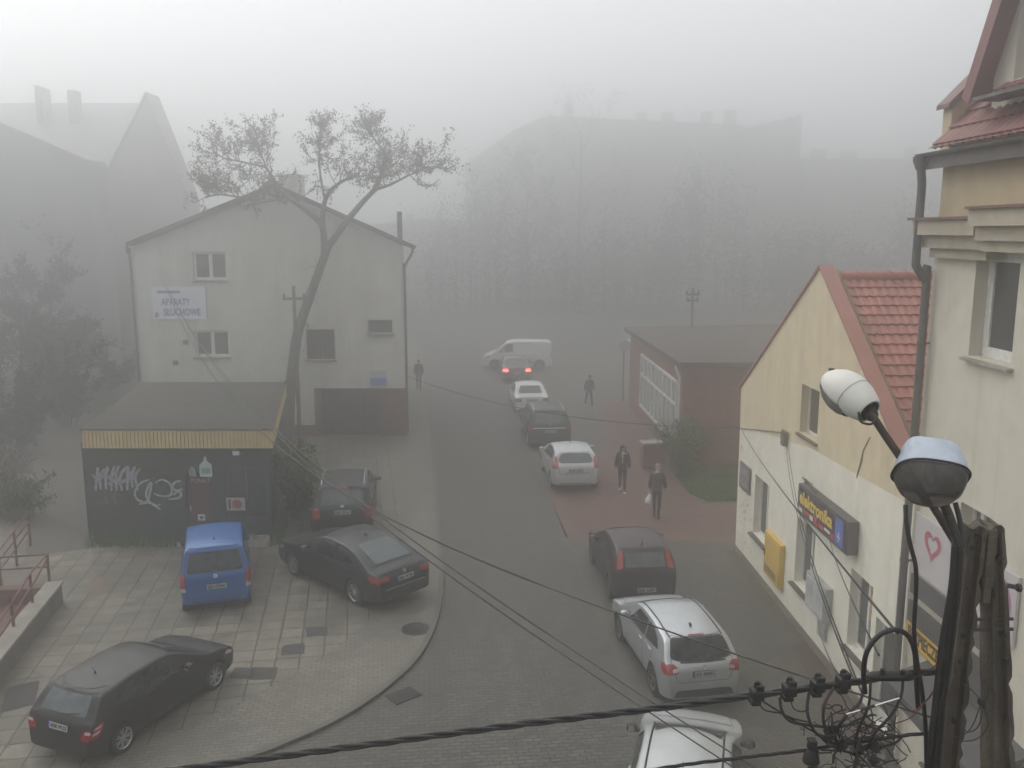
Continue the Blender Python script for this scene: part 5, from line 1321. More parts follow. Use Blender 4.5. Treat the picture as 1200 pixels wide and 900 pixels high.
# ------------------------------------------------------------------ blocks lost in the fog
m_fog1 = mat('far_wall_grey_fogged', (.36,.35,.33), .9, var=.1, scale=.6); m_fog2 = mat('far_wall_brown_fogged', (.40,.36,.32), .9, var=.1, scale=.6); m_fogroof = mat('far_roof_fogged', (.30,.28,.26), .8, var=.12, scale=1)  # haze put into the colour: far walls and roofs paled to blend away
m_fogdark = mat('far_wall_dark_fogged', (.30,.30,.295), .9, var=.12, scale=.5)  # wall tone also lifted towards the fog
def block(name, label, Y, outline_px, base_z, depth, wall, roofm, wins, chims, holes_px=None, roofback=None):
    """gable or flat front at distance Y, outline of the top edge from pixels (left to right)"""
    P = [AY(x, y, Y) for x, y in outline_px]; ox = P[0].x
    t = thing(name, label, 'building', (ox, Y, 0))
    ol = [(P[0].x-ox, 0), (P[-1].x-ox, 0)]+[(p.x-ox, p.z) for p in reversed(P)]
    x0, x1 = 0, P[-1].x-ox; hs = []
    for (wx, wz0, ww, wh) in wins: hs.append((wx-ww/2, wx+ww/2, wz0, wz0+wh))
    b = MB(); facade(b, ol, hs, .2, 0)
    b.quad((x0,0,0),(x0,depth,0),(x0,depth,P[0].z),(x0,0,P[0].z)); b.quad((x1,0,0),(x1,depth,0),(x1,depth,P[-1].z),(x1,0,P[-1].z)); b.build('wall', wall, t)
    b = MB()
    for a, c in zip(P, P[1:]):
        if abs(c.x-a.x) < .02: continue
        A0, A1 = Vector((a.x-ox,-.25,a.z+.02)), Vector((c.x-ox,-.25,c.z+.02)); q = [A0,A1,A1+Vector((0,depth,0)),A0+Vector((0,depth,0))]
        b.add(q+[p+Vector((0,0,.22)) for p in q], [(0,1,2,3),(4,5,6,7),(0,1,5,4),(1,2,6,5),(2,3,7,6),(3,0,4,7)])
    rf = b.build('roof', roofm, t)
    for (cx, cy0, cy1, cw) in chims:
        p0, p1 = AY(cx, cy0, Y), AY(cx, cy1, Y); b = MB(); w_ = cw/2*Y/FPX
        b.bb(p0.x-ox-w_, p0.x-ox+w_, 2, 3, p0.z-2.5, p1.z); b.bb(p0.x-ox-w_-.1, p0.x-ox+w_+.1, 1.9, 3.1, p1.z+.001, p1.z+.15); b.build('chimney', wall, rf)
    for h in hs: window(t, *h, .15, 2, fw=.08, sill=None, pane=m_pane_far)
    return t
def grid(x0, x1, z0, z1, nx, nz, w_=1.2, h_=1.6): return [(x0+(x1-x0)*(i+.5)/nx, z0+(z1-z0)*(j+.3)/nz, w_, h_) for i in range(nx) for j in range(nz)]
block('far_house', 'dark grey building with a sloping gable at the left edge', 56, [(-140,150),(-60,125),(0,147),(105,192)], 0, 2.5, m_fogdark, m_fogroof, [], [])
block('far_tenement', 'tall steep gabled tenement fading in the fog behind the grey house', 66, [(128,200),(172,112),(220,232)], 0, 2.5, m_fog1, m_fogroof, [], [])
# its long roof with chimneys
t = thing('far_tenement', 'long roofed tenement with thin chimneys at the top left', 'building', (AY(0,110,72).x, 72, 0))
ox = AY(0,110,72).x; x1 = AY(150,116,72).x-ox; zr = AY(60,108,72).z; ze = AY(60,190,68).z
b = MB(); b.quad((-20,0,0),(x1,0,0),(x1,0,ze),(-20,0,ze)); b.build('wall', m_fog1, t)
b = MB(); b.quad((-20,-.4,ze),(x1,-.4,ze),(x1,6,zr),(-20,6,zr)); b.quad((-20,6,zr),(x1,6,zr),(x1,12,ze),(-20,12,ze)); rf = b.build('roof', mat('far_roof_pale', (.30,.30,.31), .6, var=.1), t)
for cx, cy, cw in ((29,96,2.5),(38,99,2.5),(72,102,9),(115,168,2)):
    p = AY(cx, cy, 74); b = MB(); k = cw/2*74/FPX; b.bb(p.x-ox-k,p.x-ox+k,3.5,4.6,zr-5 if cy > 150 else zr-2,p.z); b.build('chimney', m_fogroof, rf)
block('far_block', 'long apartment block with chimneys, a faint shape in the fog', 126, [(545,196),(600,156),(640,138),(872,149)], 0, 14, m_fog2, m_fogroof, [], [(755,140,131,12),(785,141,131,13),(832,144,130,11),(860,146,128,13)])
block('far_block', 'faint block with a slanted raised roof end above its neighbours', 125, [(872,153),(940,136)], 0, 14, m_fog2, m_fogroof, [], [])
block('far_block', 'lower faint block with three stout chimneys beside the tenement', 127, [(941,188),(1010,188),(1130,190)], 0, 14, m_fog2, m_fogroof, [], [(966,188,174,16),(1002,188,176,16),(1075,188,172,10)])


block('far_block', 'dim low block closing the end of the street beyond the van', 122, [(430,266),(505,258),(570,262)], 0, 8, m_fog1, m_fogroof, [], [(478,262,252,8)])
# ------------------------------------------------------------------ trees and shrubs
m_bark = mat('bark', (.115,.103,.088), .9, var=.4, scale=6, bump=1.0, bscale=25)
m_leafbr = mat('leaf_young', (.115,.088,.050), .7, var=.45, scale=1.5)
m_leafdk = mat('leaf_dark', (.035,.050,.025), .75, var=.45, scale=1.2)
m_leafgr = mat('leaf_green', (.075,.125,.038), .7, var=.45, scale=1.5)
m_leafyw = mat('leaf_yellow', (.20,.16,.035), .7, var=.4, scale=2)
def rvec(r): return Vector((r.gauss(0,1), r.gauss(0,1), r.gauss(0,1))).normalized()
def leaf(mb, p, s, r, m=0):
    a = rvec(r); c = a.orthogonal().normalized(); c.rotate(Matrix.Rotation(r.uniform(0, 6.3), 3, a)); d = a.cross(c)
    mb.add([p-c*s*.5, p+d*s*.33, p+c*s*.6, p-d*s*.33], [(0,1,2,3)], m)
def grow(tb, lb, r, p, d, L_, rad, depth, leafn, lsize, droop=.0, spread=.7, twigs=None, lm=1):
    """one limb: bends, tapers, forks; leaf clusters on the last two orders"""
    n = 4; pts = [p.copy()]; rs = [rad]; q = p.copy(); dd = d.copy()
    for i in range(n):
        dd = (dd+rvec(r)*.22+Vector((0,0,.06-droop))).normalized(); q = q+dd*L_/n; pts.append(q.copy()); rs.append(rad*(1-.55*(i+1)/n))
    tb.tube(pts, rs, 5 if rad > .03 else 3, cap=False)
    if depth <= 1 and leafn:
        for i in range(1, n+1):
            for k in range(leafn):
                leaf(lb, pts[i]+rvec(r)*abs(r.gauss(0,.05+lsize*.5)), lsize*r.uniform(.6,1.3), r, r.randint(0, lm-1))
    if depth == 0: return
    for k in range(r.randint(2, 3)+(1 if depth > 1 else 0)):
        i = r.randint(1, n); nd = (dd+rvec(r)*spread).normalized()
        grow(tb, lb, r, pts[i], nd, L_*r.uniform(.55,.8), rs[i]*.62, depth-1, leafn, lsize, droop, spread, lm=lm)

# the bare spring tree in front of the grey house
TY = HY-1.3
tree = thing('street_tree', 'leaning spring tree with sparse young leaves before the grey house', 'tree', (AY(340,500,TY).x, TY, 0))
base = Vector(tree.location)
def TP(px, py, dy=0): return AY(px, py, TY+dy)-base
tb, lb = MB(), MB(); r = random.Random(11)
def limb(pts, r0, r1):
    P = smooth_path(pts, 6); n = len(P); tb.tube(P, [r0+(r1-r0)*i/(n-1) for i in range(n)], 8, cap=False); return P
tr = limb([TP(338,516),TP(339,470),TP(344,425),TP(349,390),TP(362,350),TP(376,312),TP(384,290)], .27, .16)
tb.tube([Vector((0,0,-.1)), TP(338,516), TP(338,505)], [.40,.31,.27], 8, cap=False)
l1 = limb([TP(380,300),TP(379,272),TP(372,258),TP(352,242),TP(336,230),TP(322,212,.5),TP(312,196,.8)], .15, .05)
l2 = limb([TP(379,275),TP(378,250),TP(384,228,-.5),TP(400,213,-.8),TP(420,205,-1)], .13, .045)
l3 = limb([TP(384,290),TP(404,262),TP(424,238,.4),TP(440,220,.6),TP(448,200,.8),TP(452,182,1)], .16, .05)
l4 = limb([TP(382,238,-.3),TP(376,210),TP(374,180),TP(375,150)], .06, .02)
l5 = limb([TP(440,222,.6),TP(458,216,.2),TP(480,205,0),TP(500,196,-.2)], .07, .025)
l6 = limb([TP(336,230),TP(310,236,-.5),TP(285,232,-.8),TP(258,228,-1),TP(240,232,-1)], .07, .02)
l7 = limb([TP(312,196,.8),TP(304,175,1),TP(300,160,1)], .045, .02)
l8 = limb([TP(452,182,1),TP(440,165,1),TP(428,150,1)], .045, .02)
l9 = limb([TP(312,196,.8),TP(285,190,.4),TP(262,185,0),TP(252,178,0)], .045, .02)
for P, s, k, L_ in ((l1,18,10,.95),(l2,14,12,.95),(l3,16,12,1.0),(l4,8,14,.65),(l5,4,17,.9),(l6,4,20,.85),(l7,3,11,.75),(l8,3,11,.7),(l9,3,14,.8)):
    for j in range(k):
        i = r.randint(min(s, len(P)-2), len(P)-1); d = (P[i]-P[i-1]).normalized()
        nd = (d*.6+rvec(r)*.8+Vector((0,0,.15))).normalized()
        grow(tb, lb, r, P[i], nd, L_*r.uniform(.7,1.2), .026, 2, 3, .085, spread=.9, lm=2)
for j in range(7):
    i = r.randint(8, 30); nd = (rvec(r)+Vector((0,0,.2))).normalized(); grow(tb, lb, r, tr[i], nd, r.uniform(.5,.9), .02, 1, 1, .08)
tb.build('trunk', m_bark, tree, smooth=1.2); lb.build('crown', [m_leafbr, mat('leaf_rusty', (.115,.072,.045), .7, var=.4)], tree, fix=False)

def bigtree(name, label, px, Y, topy, wide, m, seed, leafn=2, lsize=.3, depth=4, trunk=.28, spread=.8, group=None, n0=7, start=.25):
    p = AY(px, topy, Y); H_ = p.z; t = thing(name, label, 'tree', (p.x, Y, 0), 0, group); r = random.Random(seed); tb, lb = MB(), MB()
    trunkp = smooth_path([(0,0,-.1),(r.uniform(-.2,.2),0,H_*.3),(r.uniform(-.4,.4),0,H_*.6),(0,0,H_*.8)], 4); n = len(trunkp)
    tb.tube(trunkp, [trunk*(1-.8*i/(n-1)) for i in range(n)], 8, cap=False)
    for k in range(n0):
        f = start+(.98-start)*k/(n0-1); i = min(n-1, int(f*(n-1))); a = k*2.4+r.uniform(-.4,.4); q = trunkp[i]
        d = Vector((math.cos(a), math.sin(a), .5+.9*f)).normalized(); L_ = wide*.5*(1.1-.45*f)*r.uniform(.8,1.1)
        grow(tb, lb, r, q, d, min(L_*.62, (H_-q.z)*.75+.3), trunk*.45*(1-f*.5), depth-1, leafn, lsize, .0, spread, lm=1)
    tb.build('trunk', m_bark, t, smooth=1.2); lb.build('crown', m, t, fix=False); return t
def shrub(name, label, loc, w_, d_, h_, n, ls, m, seed, cat='shrub', mats=None):
    t = thing(name, label, cat, loc); r = random.Random(seed); tb, lb = MB(), MB(); k = 0; stems = []
    for i in range(26):
        a = r.uniform(0, 6.28); q = Vector((math.cos(a)*w_*.5*r.uniform(.2,.95), math.sin(a)*d_*.5*r.uniform(.2,.95), h_*r.uniform(.5,1.0)))
        P = smooth_path([(q.x*.2,q.y*.2,0),(q.x*.6,q.y*.6,q.z*.6),q], 4); tb.tube(P, [.02*(1-.7*j/(len(P)-1)) for j in range(len(P))], 4, cap=False); stems.append(P)
    while k < n:
        P = r.choice(stems); p = r.choice(P[2:]); leaf(lb, p+rvec(r)*abs(r.gauss(0,.20)), ls*r.uniform(.6,1.4), r, r.randint(0, len(mats or [m])-1)); k += 1
    tb.build('stems', m_bark, t, smooth=1.2); lb.build('leaves', mats or m, t, fix=False); return t
far = 'trees dissolving in the fog'
m_leaffog = mat('leaf_fog', (.10,.10,.075), .8, var=.2)  # leaf colour paled so the far crowns melt into the fog
bigtree('fog_tree', 'tall bare crowned tree whose faint top rises above the far block', 682, 112, 106, 20, m_leaffog, 3, 1, .18, 5, .35, group=far)
bigtree('fog_tree', 'broad thin tree in the fog left of the far block by the road', 620, 104, 185, 18, m_leaffog, 4, 1, .22, 5, .3, group=far)
bigtree('fog_tree', 'dark leafy tree against the sloping gable at the left edge', 38, 51, 330, 9, m_leafdk, 12, 3, .15, 5, .25, group=far)
bigtree('fog_tree', 'bushy dark tree between the left edge and the kiosk roof', 82, 48, 395, 6, m_leafdk, 13, 4, .15, 5, .22, group=far, start=.15)
bigtree('fog_tree', 'shorter dark tree at the left edge behind the flower bush', -8, 44, 400, 7, m_leafdk, 14, 4, .15, 5, .22, group=far, start=.12)
shrub('green_bush', 'large green bush at the corner of the red brick shop', G(798,560), 2.3, 1.7, 2.3, 6500, .085, m_leafgr, 21)
shrub('yellow_bush', 'yellow green bush between the kiosk and the black off-roader', G(340,618)+Vector((.1,.8,0)), 1.7, 3.2, 2.5, 6000, .10, m_leafgr, 22, mats=[m_leafgr, m_leafdk, m_leafyw])
shrub('dark_bush', 'dark green bush at the left edge beside the lane', G(18,610), 3.0, 2.0, 1.5, 3600, .10, m_leafdk, 23)
shrub('pink_bush', 'low pinkish flowering bush at the far left of the lane', G(14,578), 2.4, 1.4, 1.5, 2600, .09, m_leafdk, 24, mats=[m_leafdk, mat('flower_pink', (.30,.13,.13), .7, var=.3)])
grass('weeds', [(p.x, p.y) for p in P2((104,646),(328,643),(334,622),(322,614),(110,622))], 2600, .10, .45, LOTZ, 'green weeds growing along the foot of the kiosk')

# the wood at the end of the street: one mass, no tree of it can be told apart
r = random.Random(77); mb = MB(); clumps = []
for i in range(90):
    px = r.uniform(500, 1085); Y = r.uniform(98, 114); top = 250+40*math.sin(px*.021)+25*math.sin(px*.05+1)+r.uniform(-8, 60)
    c = AY(px, top, Y); clumps.append(c); 
    b0 = Vector((c.x, Y, 0)); mb.tube([b0, Vector((c.x+r.uniform(-.6,.6), Y, c.z*.6)), c], [.09,.06,.02], 4, cap=False, m=0)
for c in clumps:
    for k in range(430):
        q = c+rvec(r)*abs(r.gauss(0, 2.3)); q.z = max(.2, q.z-abs(r.gauss(0, c.z*.42))); leaf(mb, q, r.uniform(.22,.45), r, 1)
o = mb.build('far_wood', [m_bark, m_leafdk], fix=False, kind='stuff'); o['label'] = 'dim mass of trees dissolving in the fog at the end of the street'; o['category'] = 'wood'
shrub('dark_shrub', 'broad dark shrub at the left edge above the lane', G(16,530), 4.5, 2.5, 3.6, 5200, .16, m_leafdk, 31)
shrub('dark_shrub', 'dark shrub between the lane and the left end of the kiosk roof', G(80,500), 4.2, 2.5, 4.2, 5200, .16, m_leafdk, 32)
# ------------------------------------------------------------------ people
m_skin = mat('skin', (.42,.26,.19), .6, var=.1, scale=8); m_hairdk = mat('hair_dark', (.025,.018,.014), .6, var=.3, scale=20); m_hairgr = mat('hair_grey', (.20,.17,.15), .7)
m_coat = mat('coat_black', (.016,.016,.018), .85, var=.3, scale=12); m_jack = mat('jacket_slate', (.028,.029,.033), .8, var=.25, scale=10)
m_trou = mat('trousers_dark', (.020,.020,.023), .85, var=.25, scale=12); m_white = mat('shoe_white', (.62,.62,.60), .6); m_shoe = mat('shoe_black', (.015,.015,.015), .5)
m_shirt = mat('shirt_pale', (.50,.49,.47), .8); m_eye = mat('eye_dark', (.03,.02,.015), .3); m_lip = mat('lip', (.30,.12,.10), .6); m_bag = mat('bag_white', (.66,.66,.64), .45, var=.1, scale=12)
def skin_mesh(verts, edges, radii, root=0, sub=2):
    me = bpy.data.meshes.new('sk'); me.from_pydata(verts, edges, []); o = bpy.data.objects.new('sk', me); COL.objects.link(o)
    o.modifiers.new('s', 'SKIN'); sv = me.skin_vertices[0].data
    for i, r in enumerate(radii): sv[i].radius = (r, r) if not isinstance(r, tuple) else r; sv[i].use_root = (i == root)
    m2 = o.modifiers.new('d', 'SUBSURF'); m2.levels = sub; m2.render_levels = sub
    dg = bpy.context.evaluated_depsgraph_get(); out = bpy.data.meshes.new_from_object(o.evaluated_get(dg))
    bpy.data.objects.remove(o); bpy.data.meshes.remove(me); return out
def ellip(mb, c, r, m=0, n=10):
    mb.ring_loft([[Vector(c)+Vector((r[0]*math.cos(2*PI*k/n)*math.sin(t), r[1]*math.sin(2*PI*k/n)*math.sin(t), r[2]*math.cos(t))) for k in range(n)] for t in [PI*(j+.02)/6.04 for j in range(7)]], m=m)
def person(name, label, loc, rz, J, hair, top_m, leg_m, shoe_m, coat_len=.9, z0=0.0, head=(0,-.015), shirt=False, bald=False, group=None):
    """J: joint positions; the body faces -y. one skinned body; coat, hair and shoes are its clothing"""
    t = thing(name, label, 'person', (loc[0], loc[1], z0), rz, group)
    V = [J['pel'], J['spi'], J['che'], J['nec'], (J['nec'][0]+head[0]*.4, J['nec'][1]+head[1]*.6, J['nec'][2]+.07), (J['nec'][0]+head[0], J['nec'][1]+head[1]-.015, J['nec'][2]+.14), (J['nec'][0]+head[0], J['nec'][1]+head[1]-.005, J['nec'][2]+.215)]
    E = [(0,1),(1,2),(2,3),(3,4),(4,5),(5,6)]; R = [.135,.125,.13,.058,.06,.088,.068]
    for s in ('l', 'r'):
        i = len(V); V += [J['sh'+s], J['el'+s], J['wr'+s], J['ha'+s]]; E += [(2,i),(i,i+1),(i+1,i+2),(i+2,i+3)]; R += [.062,.045,.030,(.036,.022)]
        i = len(V); V += [J['hi'+s], J['kn'+s], J['an'+s], J['to'+s]]; E += [(0,i),(i,i+1),(i+1,i+2),(i+2,i+3)]; R += [.092,.062,.042,.036]
    me = skin_mesh(V, E, R)
    bm = bmesh.new(); bm.from_mesh(me)
    tmp = MB(); hc = Vector(V[5])
    tmp.add([hc+Vector(p) for p in ((-.014,-.082,-.03),(.014,-.082,-.03),(0,-.112,-.028),(0,-.084,.012))], [(0,1,2),(1,3,2),(3,0,2),(0,3,1)], 0)   # nose
    for s in (-1, 1):
        ellip(tmp, hc+Vector((s*.086,.005,-.005)), (.012,.02,.032), 0, 8); ellip(tmp, hc+Vector((s*.032,-.078,.012)), (.013,.008,.007), 3, 6)
    ellip(tmp, hc+Vector((0,-.080,-.052)), (.024,.008,.007), 4, 6)
    for s in ('l', 'r'):       # five fingers, unequal, slightly curled
        w_, h_ = Vector(J['wr'+s]), Vector(J['ha'+s]); d = (h_-w_).normalized(); sx = Vector((0,-1,0)) if abs(d.y) < .7 else Vector((0,0,1)); ax = (sx-d*sx.dot(d)).normalized(); n = d.cross(ax)*(1 if s == 'l' else -1)
        for k, (o_, ln) in enumerate(((-.030,.062),(-.010,.075),(.010,.080),(.030,.070))):
            b0 = h_+ax*o_-d*.01; tmp.tube([b0, b0+d*ln*.45+n*.004, b0+d*ln*.75+n*.014, b0+d*ln*.95+n*.028], [.0095,.009,.008,.006], 6, m=0)
        b0 = w_+d*.035+ax*(-.028); tmp.tube([b0, b0-ax*.028+d*.02, b0-ax*.034+d*.05+n*.01], [.011,.010,.007], 6, m=0)
    me2 = bpy.data.meshes.new('x'); me2.from_pydata(tmp.v, [], tmp.f); me2.polygons.foreach_set('material_index', tmp.mi); bm2 = bmesh.new(); bm2.from_mesh(me2)
    zN = J['nec'][2]
    for f in bm.faces:
        c = f.calc_center_median(); f.smooth = True
        hand = min((c-Vector(J['ha'+s])).length for s in 'lr') < .10
        f.material_index = 0 if (c.z > zN-.01 or hand) else (1 if c.z < zN-.45 else 2)
    bm.to_mesh(me); bm.free(); nv = len(me.vertices)
    # join the small features to the same mesh
    allv = [tuple(v.co) for v in me.vertices]+tmp.v; allf = [tuple(p.vertices) for p in me.polygons]+[tuple(i+nv for i in f) for f in tmp.f]; mi = [p.material_index for p in me.polygons]+tmp.mi
    body = bpy.data.meshes.new('body'); body.from_pydata(allv, [], allf); body.polygons.foreach_set('material_index', mi); body.shade_smooth()
    for m in (m_skin, leg_m, m_shirt if shirt else top_m, m_eye, m_lip): body.materials.append(m)
    bo = bpy.data.objects.new('body', body); COL.objects.link(bo); bo.parent = t; bpy.data.meshes.remove(me); bpy.data.meshes.remove(me2); bm2.free()
    # coat or jacket
    z_hem = coat_len; p = Vector(J['pel']); CV = [(p.x, p.y, z_hem), (p.x, p.y, (z_hem+p.z)/2+.05), J['spi'], J['che'], (J['nec'][0], J['nec'][1], J['nec'][2]-.025)]
    CE = [(0,1),(1,2),(2,3),(3,4)]; CR = [.195,.185,.17,.165,.085]
    for s in ('l', 'r'):
        i = len(CV); w_ = Vector(J['wr'+s]); CV += [J['sh'+s], J['el'+s], tuple(w_)]; CE += [(3,i),(i,i+1),(i+1,i+2)]; CR += [.092,.078,.060]
    cm = skin_mesh([tuple(v) for v in CV], CE, CR, 2); cm.materials.append(top_m); cm.shade_smooth()
    for v in cm.vertices: v.co.y = p.y+(v.co.y-p.y)*.84 if abs(v.co.x-p.x) < .2 else v.co.y
    co = bpy.data.objects.new('coat', cm); COL.objects.link(co); co.parent = t
    if shirt:
        b = MB(); pl = [(-.028,J['nec'][2]-.05),(.028,J['nec'][2]-.05),(.018,J['che'][2]-.22),(-.010,J['che'][2]-.24)]
        y_ = p.y-.158; b.prism(pl, y_-.012, y_+.03, lambda a, c, h: (a+J['che'][0], h+(-.0), c)); b.build('shirt', m_shirt, t)
    # hair
    b = MB(); rings = []
    for j in range(7):
        th = .04+(1.35 if not bald else 1.0)*j/6; ring = []
        for k in range(16):
            a = 2*PI*k/16; back = .5+.5*math.sin(a); tt = th*(1+.55*back*(j/6)); r_ = .104
            ring.append(hc+Vector((r_*math.cos(a)*math.sin(tt)*.92, .004+r_*math.sin(a)*math.sin(tt)*1.05, .018+.108*math.cos(tt))))
        rings.append(ring)
    b.ring_loft(rings)
    if hair is m_hairdk and shirt:
        for s in (-1, 1):
            b.ring_loft([[hc+Vector((s*.085+.03*math.cos(a), .02+.06*math.sin(a), z)) for a in [2*PI*k/8 for k in range(8)]] for z in (.04,-.04,-.12,-.19)])
        b.ring_loft([[hc+Vector((.09*math.cos(a), .06+.04*math.sin(a), z)) for a in [2*PI*k/8 for k in range(8)]] for z in (.06,-.06,-.20)])
    b.build('hair', hair, t, smooth=1.0)
    for s in ('l', 'r'):
        a_, to = Vector(J['an'+s]), Vector(J['to'+s]); d = (to-a_); d.z = 0; d.normalize(); sx = Vector((-d.y, d.x, 0)); b = MB(); rings = []
        base = min(a_.z-.075, to.z-.03)
        for u, w2, h2 in ((-.075,.030,.075),(-.05,.040,.11),(.03,.042,.10),(.10,.048,.06),(.15,.042,.045),(.18,.020,.03)):
            q = a_+d*u; zz = max(base, 0)+(a_.z-.08-max(base,0))*max(0, 1-(u+.08)/.25)*.0
            rings.append([Vector((q.x, q.y, zz))+sx*w2*c+Vector((0,0,h2*.5+h2*.5*sn_)) for c, sn_ in ((-1,-1),(-1,0),(-.6,1),(.6,1),(1,0),(1,-1))])
        b.ring_loft(rings); b.build('shoe', shoe_m, t, smooth=1.0)
    return t
def pose(h=1.0, step=.0, arm=(.0,.0), lean=0.0, armout=.05, wide=.0):
    k = h; J = dict(pel=(0,0,.95), spi=(0,-lean*.4,1.12), che=(0,-lean*.8,1.32), nec=(0,-lean*1.1,1.475))
    for s, g, a in (('l',1,arm[0]), ('r',-1,arm[1])):
        J['sh'+s] = (g*.165,-lean*.8,1.40); J['el'+s] = (g*(.20+armout),-lean*.6-a*.12,1.12); J['wr'+s] = (g*(.205+armout*1.1),-lean*.5-a*.34-.05,.89+abs(a)*.08); J['ha'+s] = (g*(.205+armout),-lean*.5-a*.40-.07,.81+abs(a)*.10)
        st = step*g; lift = .05 if st < 0 else 0.0
        J['hi'+s] = (g*.085,0,.90); J['kn'+s] = (g*(.09+wide*.5),-st*.55-.02,.50); J['an'+s] = (g*(.09+wide),-st+.02,.085+lift*1.2); J['to'+s] = (g*(.10+wide),-st-.12,.045+lift*.3)
    return {a: tuple(c*k for c in b) for a, b in J.items()}
q = G(729,576)
person('person', 'woman in a long black coat and white shoes walking towards the red paving', q, -.15, pose(.98, .20, (.25,.05), 0, .03), m_hairdk, m_coat, m_trou, m_white, .70, .012, shirt=True)
q = G(769,607)
Jm = pose(1.02, .16, (.1,.45), .07, .03)
tm = person('person', 'man in a dark jacket with a white carrier bag in one hand', q, 2.85+PI*0, {k: v for k, v in Jm.items()}, m_hairgr, m_jack, m_trou, m_shoe, .84, .016, head=(.01,-.05), bald=True)
# carrier bag hanging from the man's hand on the street side
R_ = Matrix.Rotation(2.85, 3, 'Z')
hand = min((R_ @ Vector(Jm['ha'+s]) for s in 'lr'), key=lambda v: v.x)+Vector((q.x, q.y, .016))
t = thing('carrier_bag', 'white plastic carrier bag hanging from the hand of the man', 'bag', hand)
b = MB(); rings = []
for z, a_, c_ in ((-.10,.03,.02),(-.16,.07,.05),(-.26,.13,.08),(-.36,.16,.10),(-.44,.15,.09),(-.47,.08,.05)):
    rings.append([Vector((a_*math.cos(w_)*(1+.12*math.sin(3*w_)), c_*math.sin(w_)*(1+.15*math.cos(4*w_)), z)) for w_ in [2*PI*k/18 for k in range(18)]])
b.ring_loft(rings); b.build('sack', m_bag, t, smooth=1.2)
for s in (-1, 1):
    b = MB(); b.tube(smooth_path([(s*.03,0,-.12),(s*.025,0,-.04),(0,0,.012),(-s*.01,.01,-.04),(-s*.02,.01,-.12)], 4), .008, 6); b.build('handle', m_bag, t)
q = G(690,477); person('person', 'pedestrian in a grey blue jacket walking far up the pavement', q, .4, pose(1.0, .24, (.3,-.2), .03, .02), m_hairdk, mat('jacket_blue', (.09,.10,.13), .8), mat('trousers_brown', (.06,.05,.045), .85), m_white, .86, .012)
q = G(491,458); person('person', 'dim dark figure on the left pavement by the grey house corner', q, .1, pose(1.04, .12, (.1,-.1), .0, .01), m_hairdk, m_coat, m_trou, m_shoe, .80, LOTZ)
# ------------------------------------------------------------------ concrete pole, lamps and cables close to the camera
FY = 4.1
def F(px, py, Y=FY): return AY(px, py, Y)
m_cable = mat('cable_black', (.010,.010,.010), .55, var=.3, scale=20)
m_wire = mat('wire_grey', (.022,.021,.02), .6, var=.3, scale=10)
m_pole = mat('old_concrete', (.085,.070,.053), .92, var=.35, scale=7, bump=.9, bscale=45, dirt=(.028,.024,.02), dscale=3.0, damt=.85, streak=True)
m_dkiron = mat('iron_dark', (.035,.03,.027), .65, var=.3, scale=20)
ta, tb_ = F(1141,615), F(1105,900); tc, td = F(1168,615), F(1172,900)
pb = Vector((ta.x, ta.y, 0))
pole = thing('concrete_pole', 'weathered twin concrete utility pole crowded with cables at the right', 'utility pole', pb)
def post(a, c, w0, w1, d0, d1, seed):
    r = random.Random(seed); d = (c-a)/(a.z-c.z); mb = MB(); rings = []
    zs = [a.z-i*.045 for i in range(42)]; z = zs[-1]
    while z > .3: z -= .4; zs.append(z)
    zs.append(-.1)
    for i, z in enumerate(zs):
        k = (a.z-z); ctr = a+d*k-pb; ctr.z = z; f = min(1, k/7.5); w_ = w0+(w1-w0)*min(1, k/1.3)*.999+f*.08; dd = d0+(d1-d0)*min(1, k/1.3)+f*.1
        g_ = .028
        sec = [(-.5,-.5),(-.24,-.5),(-.14,-.5+g_/dd),(.14,-.5+g_/dd),(.24,-.5),(.5,-.5),(.5,.5),(.24,.5),(.14,.5-g_/dd),(-.14,.5-g_/dd),(-.24,.5),(-.5,.5)]
        ring = []
        for j, (x, y) in enumerate(sec):
            chip = .010 if (j in (0, 5) and r.random() < .22) else 0
            ring.append(ctr+Vector((x*w_*(1-chip/w_*2)+r.gauss(0,.0014), y*dd+chip+r.gauss(0,.0014), 0 if i else r.uniform(-.015,.012))))
        rings.append(ring)
    mb.ring_loft(rings); return mb.build('post', m_pole, pole, smooth=.5)
post(ta, tb_, .080, .095, .11, .12, 1); post(tc+Vector((-.012,.02,0)), td+Vector((0,.02,0)), .068, .095, .11, .12, 2)
b = MB()
for (px, py) in ((1146,628),(1140,642),(1133,690),(1128,745),(1124,775),(1117,845),(1172,655),(1176,745),(1180,775),(1180,842)):
    c = F(px, py, FY-.058)-pb; r_ = rnd.uniform(.007,.016); b.lathe([(0.001,-.004),(r_,-.004),(r_*1.05,.02)], 10, 'Y', c)
b.build('bolt_hole', m_gap, pole)['kind'] = 'stuff'
b = MB(); c = F(1156,652)-pb; b.box(c, (.05,.09,.30)); c = F(1153,690)-pb; b.box(c, (.045,.07,.14)); b.build('spacer', m_pole, pole, bevel=.01)
for py in (736, 724):
    b = MB(); c = F(1146,py)-pb; b.tube([c+Vector((-.12,-.02,0)), c+Vector((.16,-.02,.004))], .009, 8); b.build('bolt', m_dkiron, pole)
b = MB(); c = F(1180,686)-pb; b.tube([c, c+Vector((.045,-.03,.0))], .012, 8); b.lathe([(.02,-.008),(.022,.008)], 6, 'X', c+Vector((.04,-.03,0)), cap=True); b.build('bolt', m_dkiron, pole)

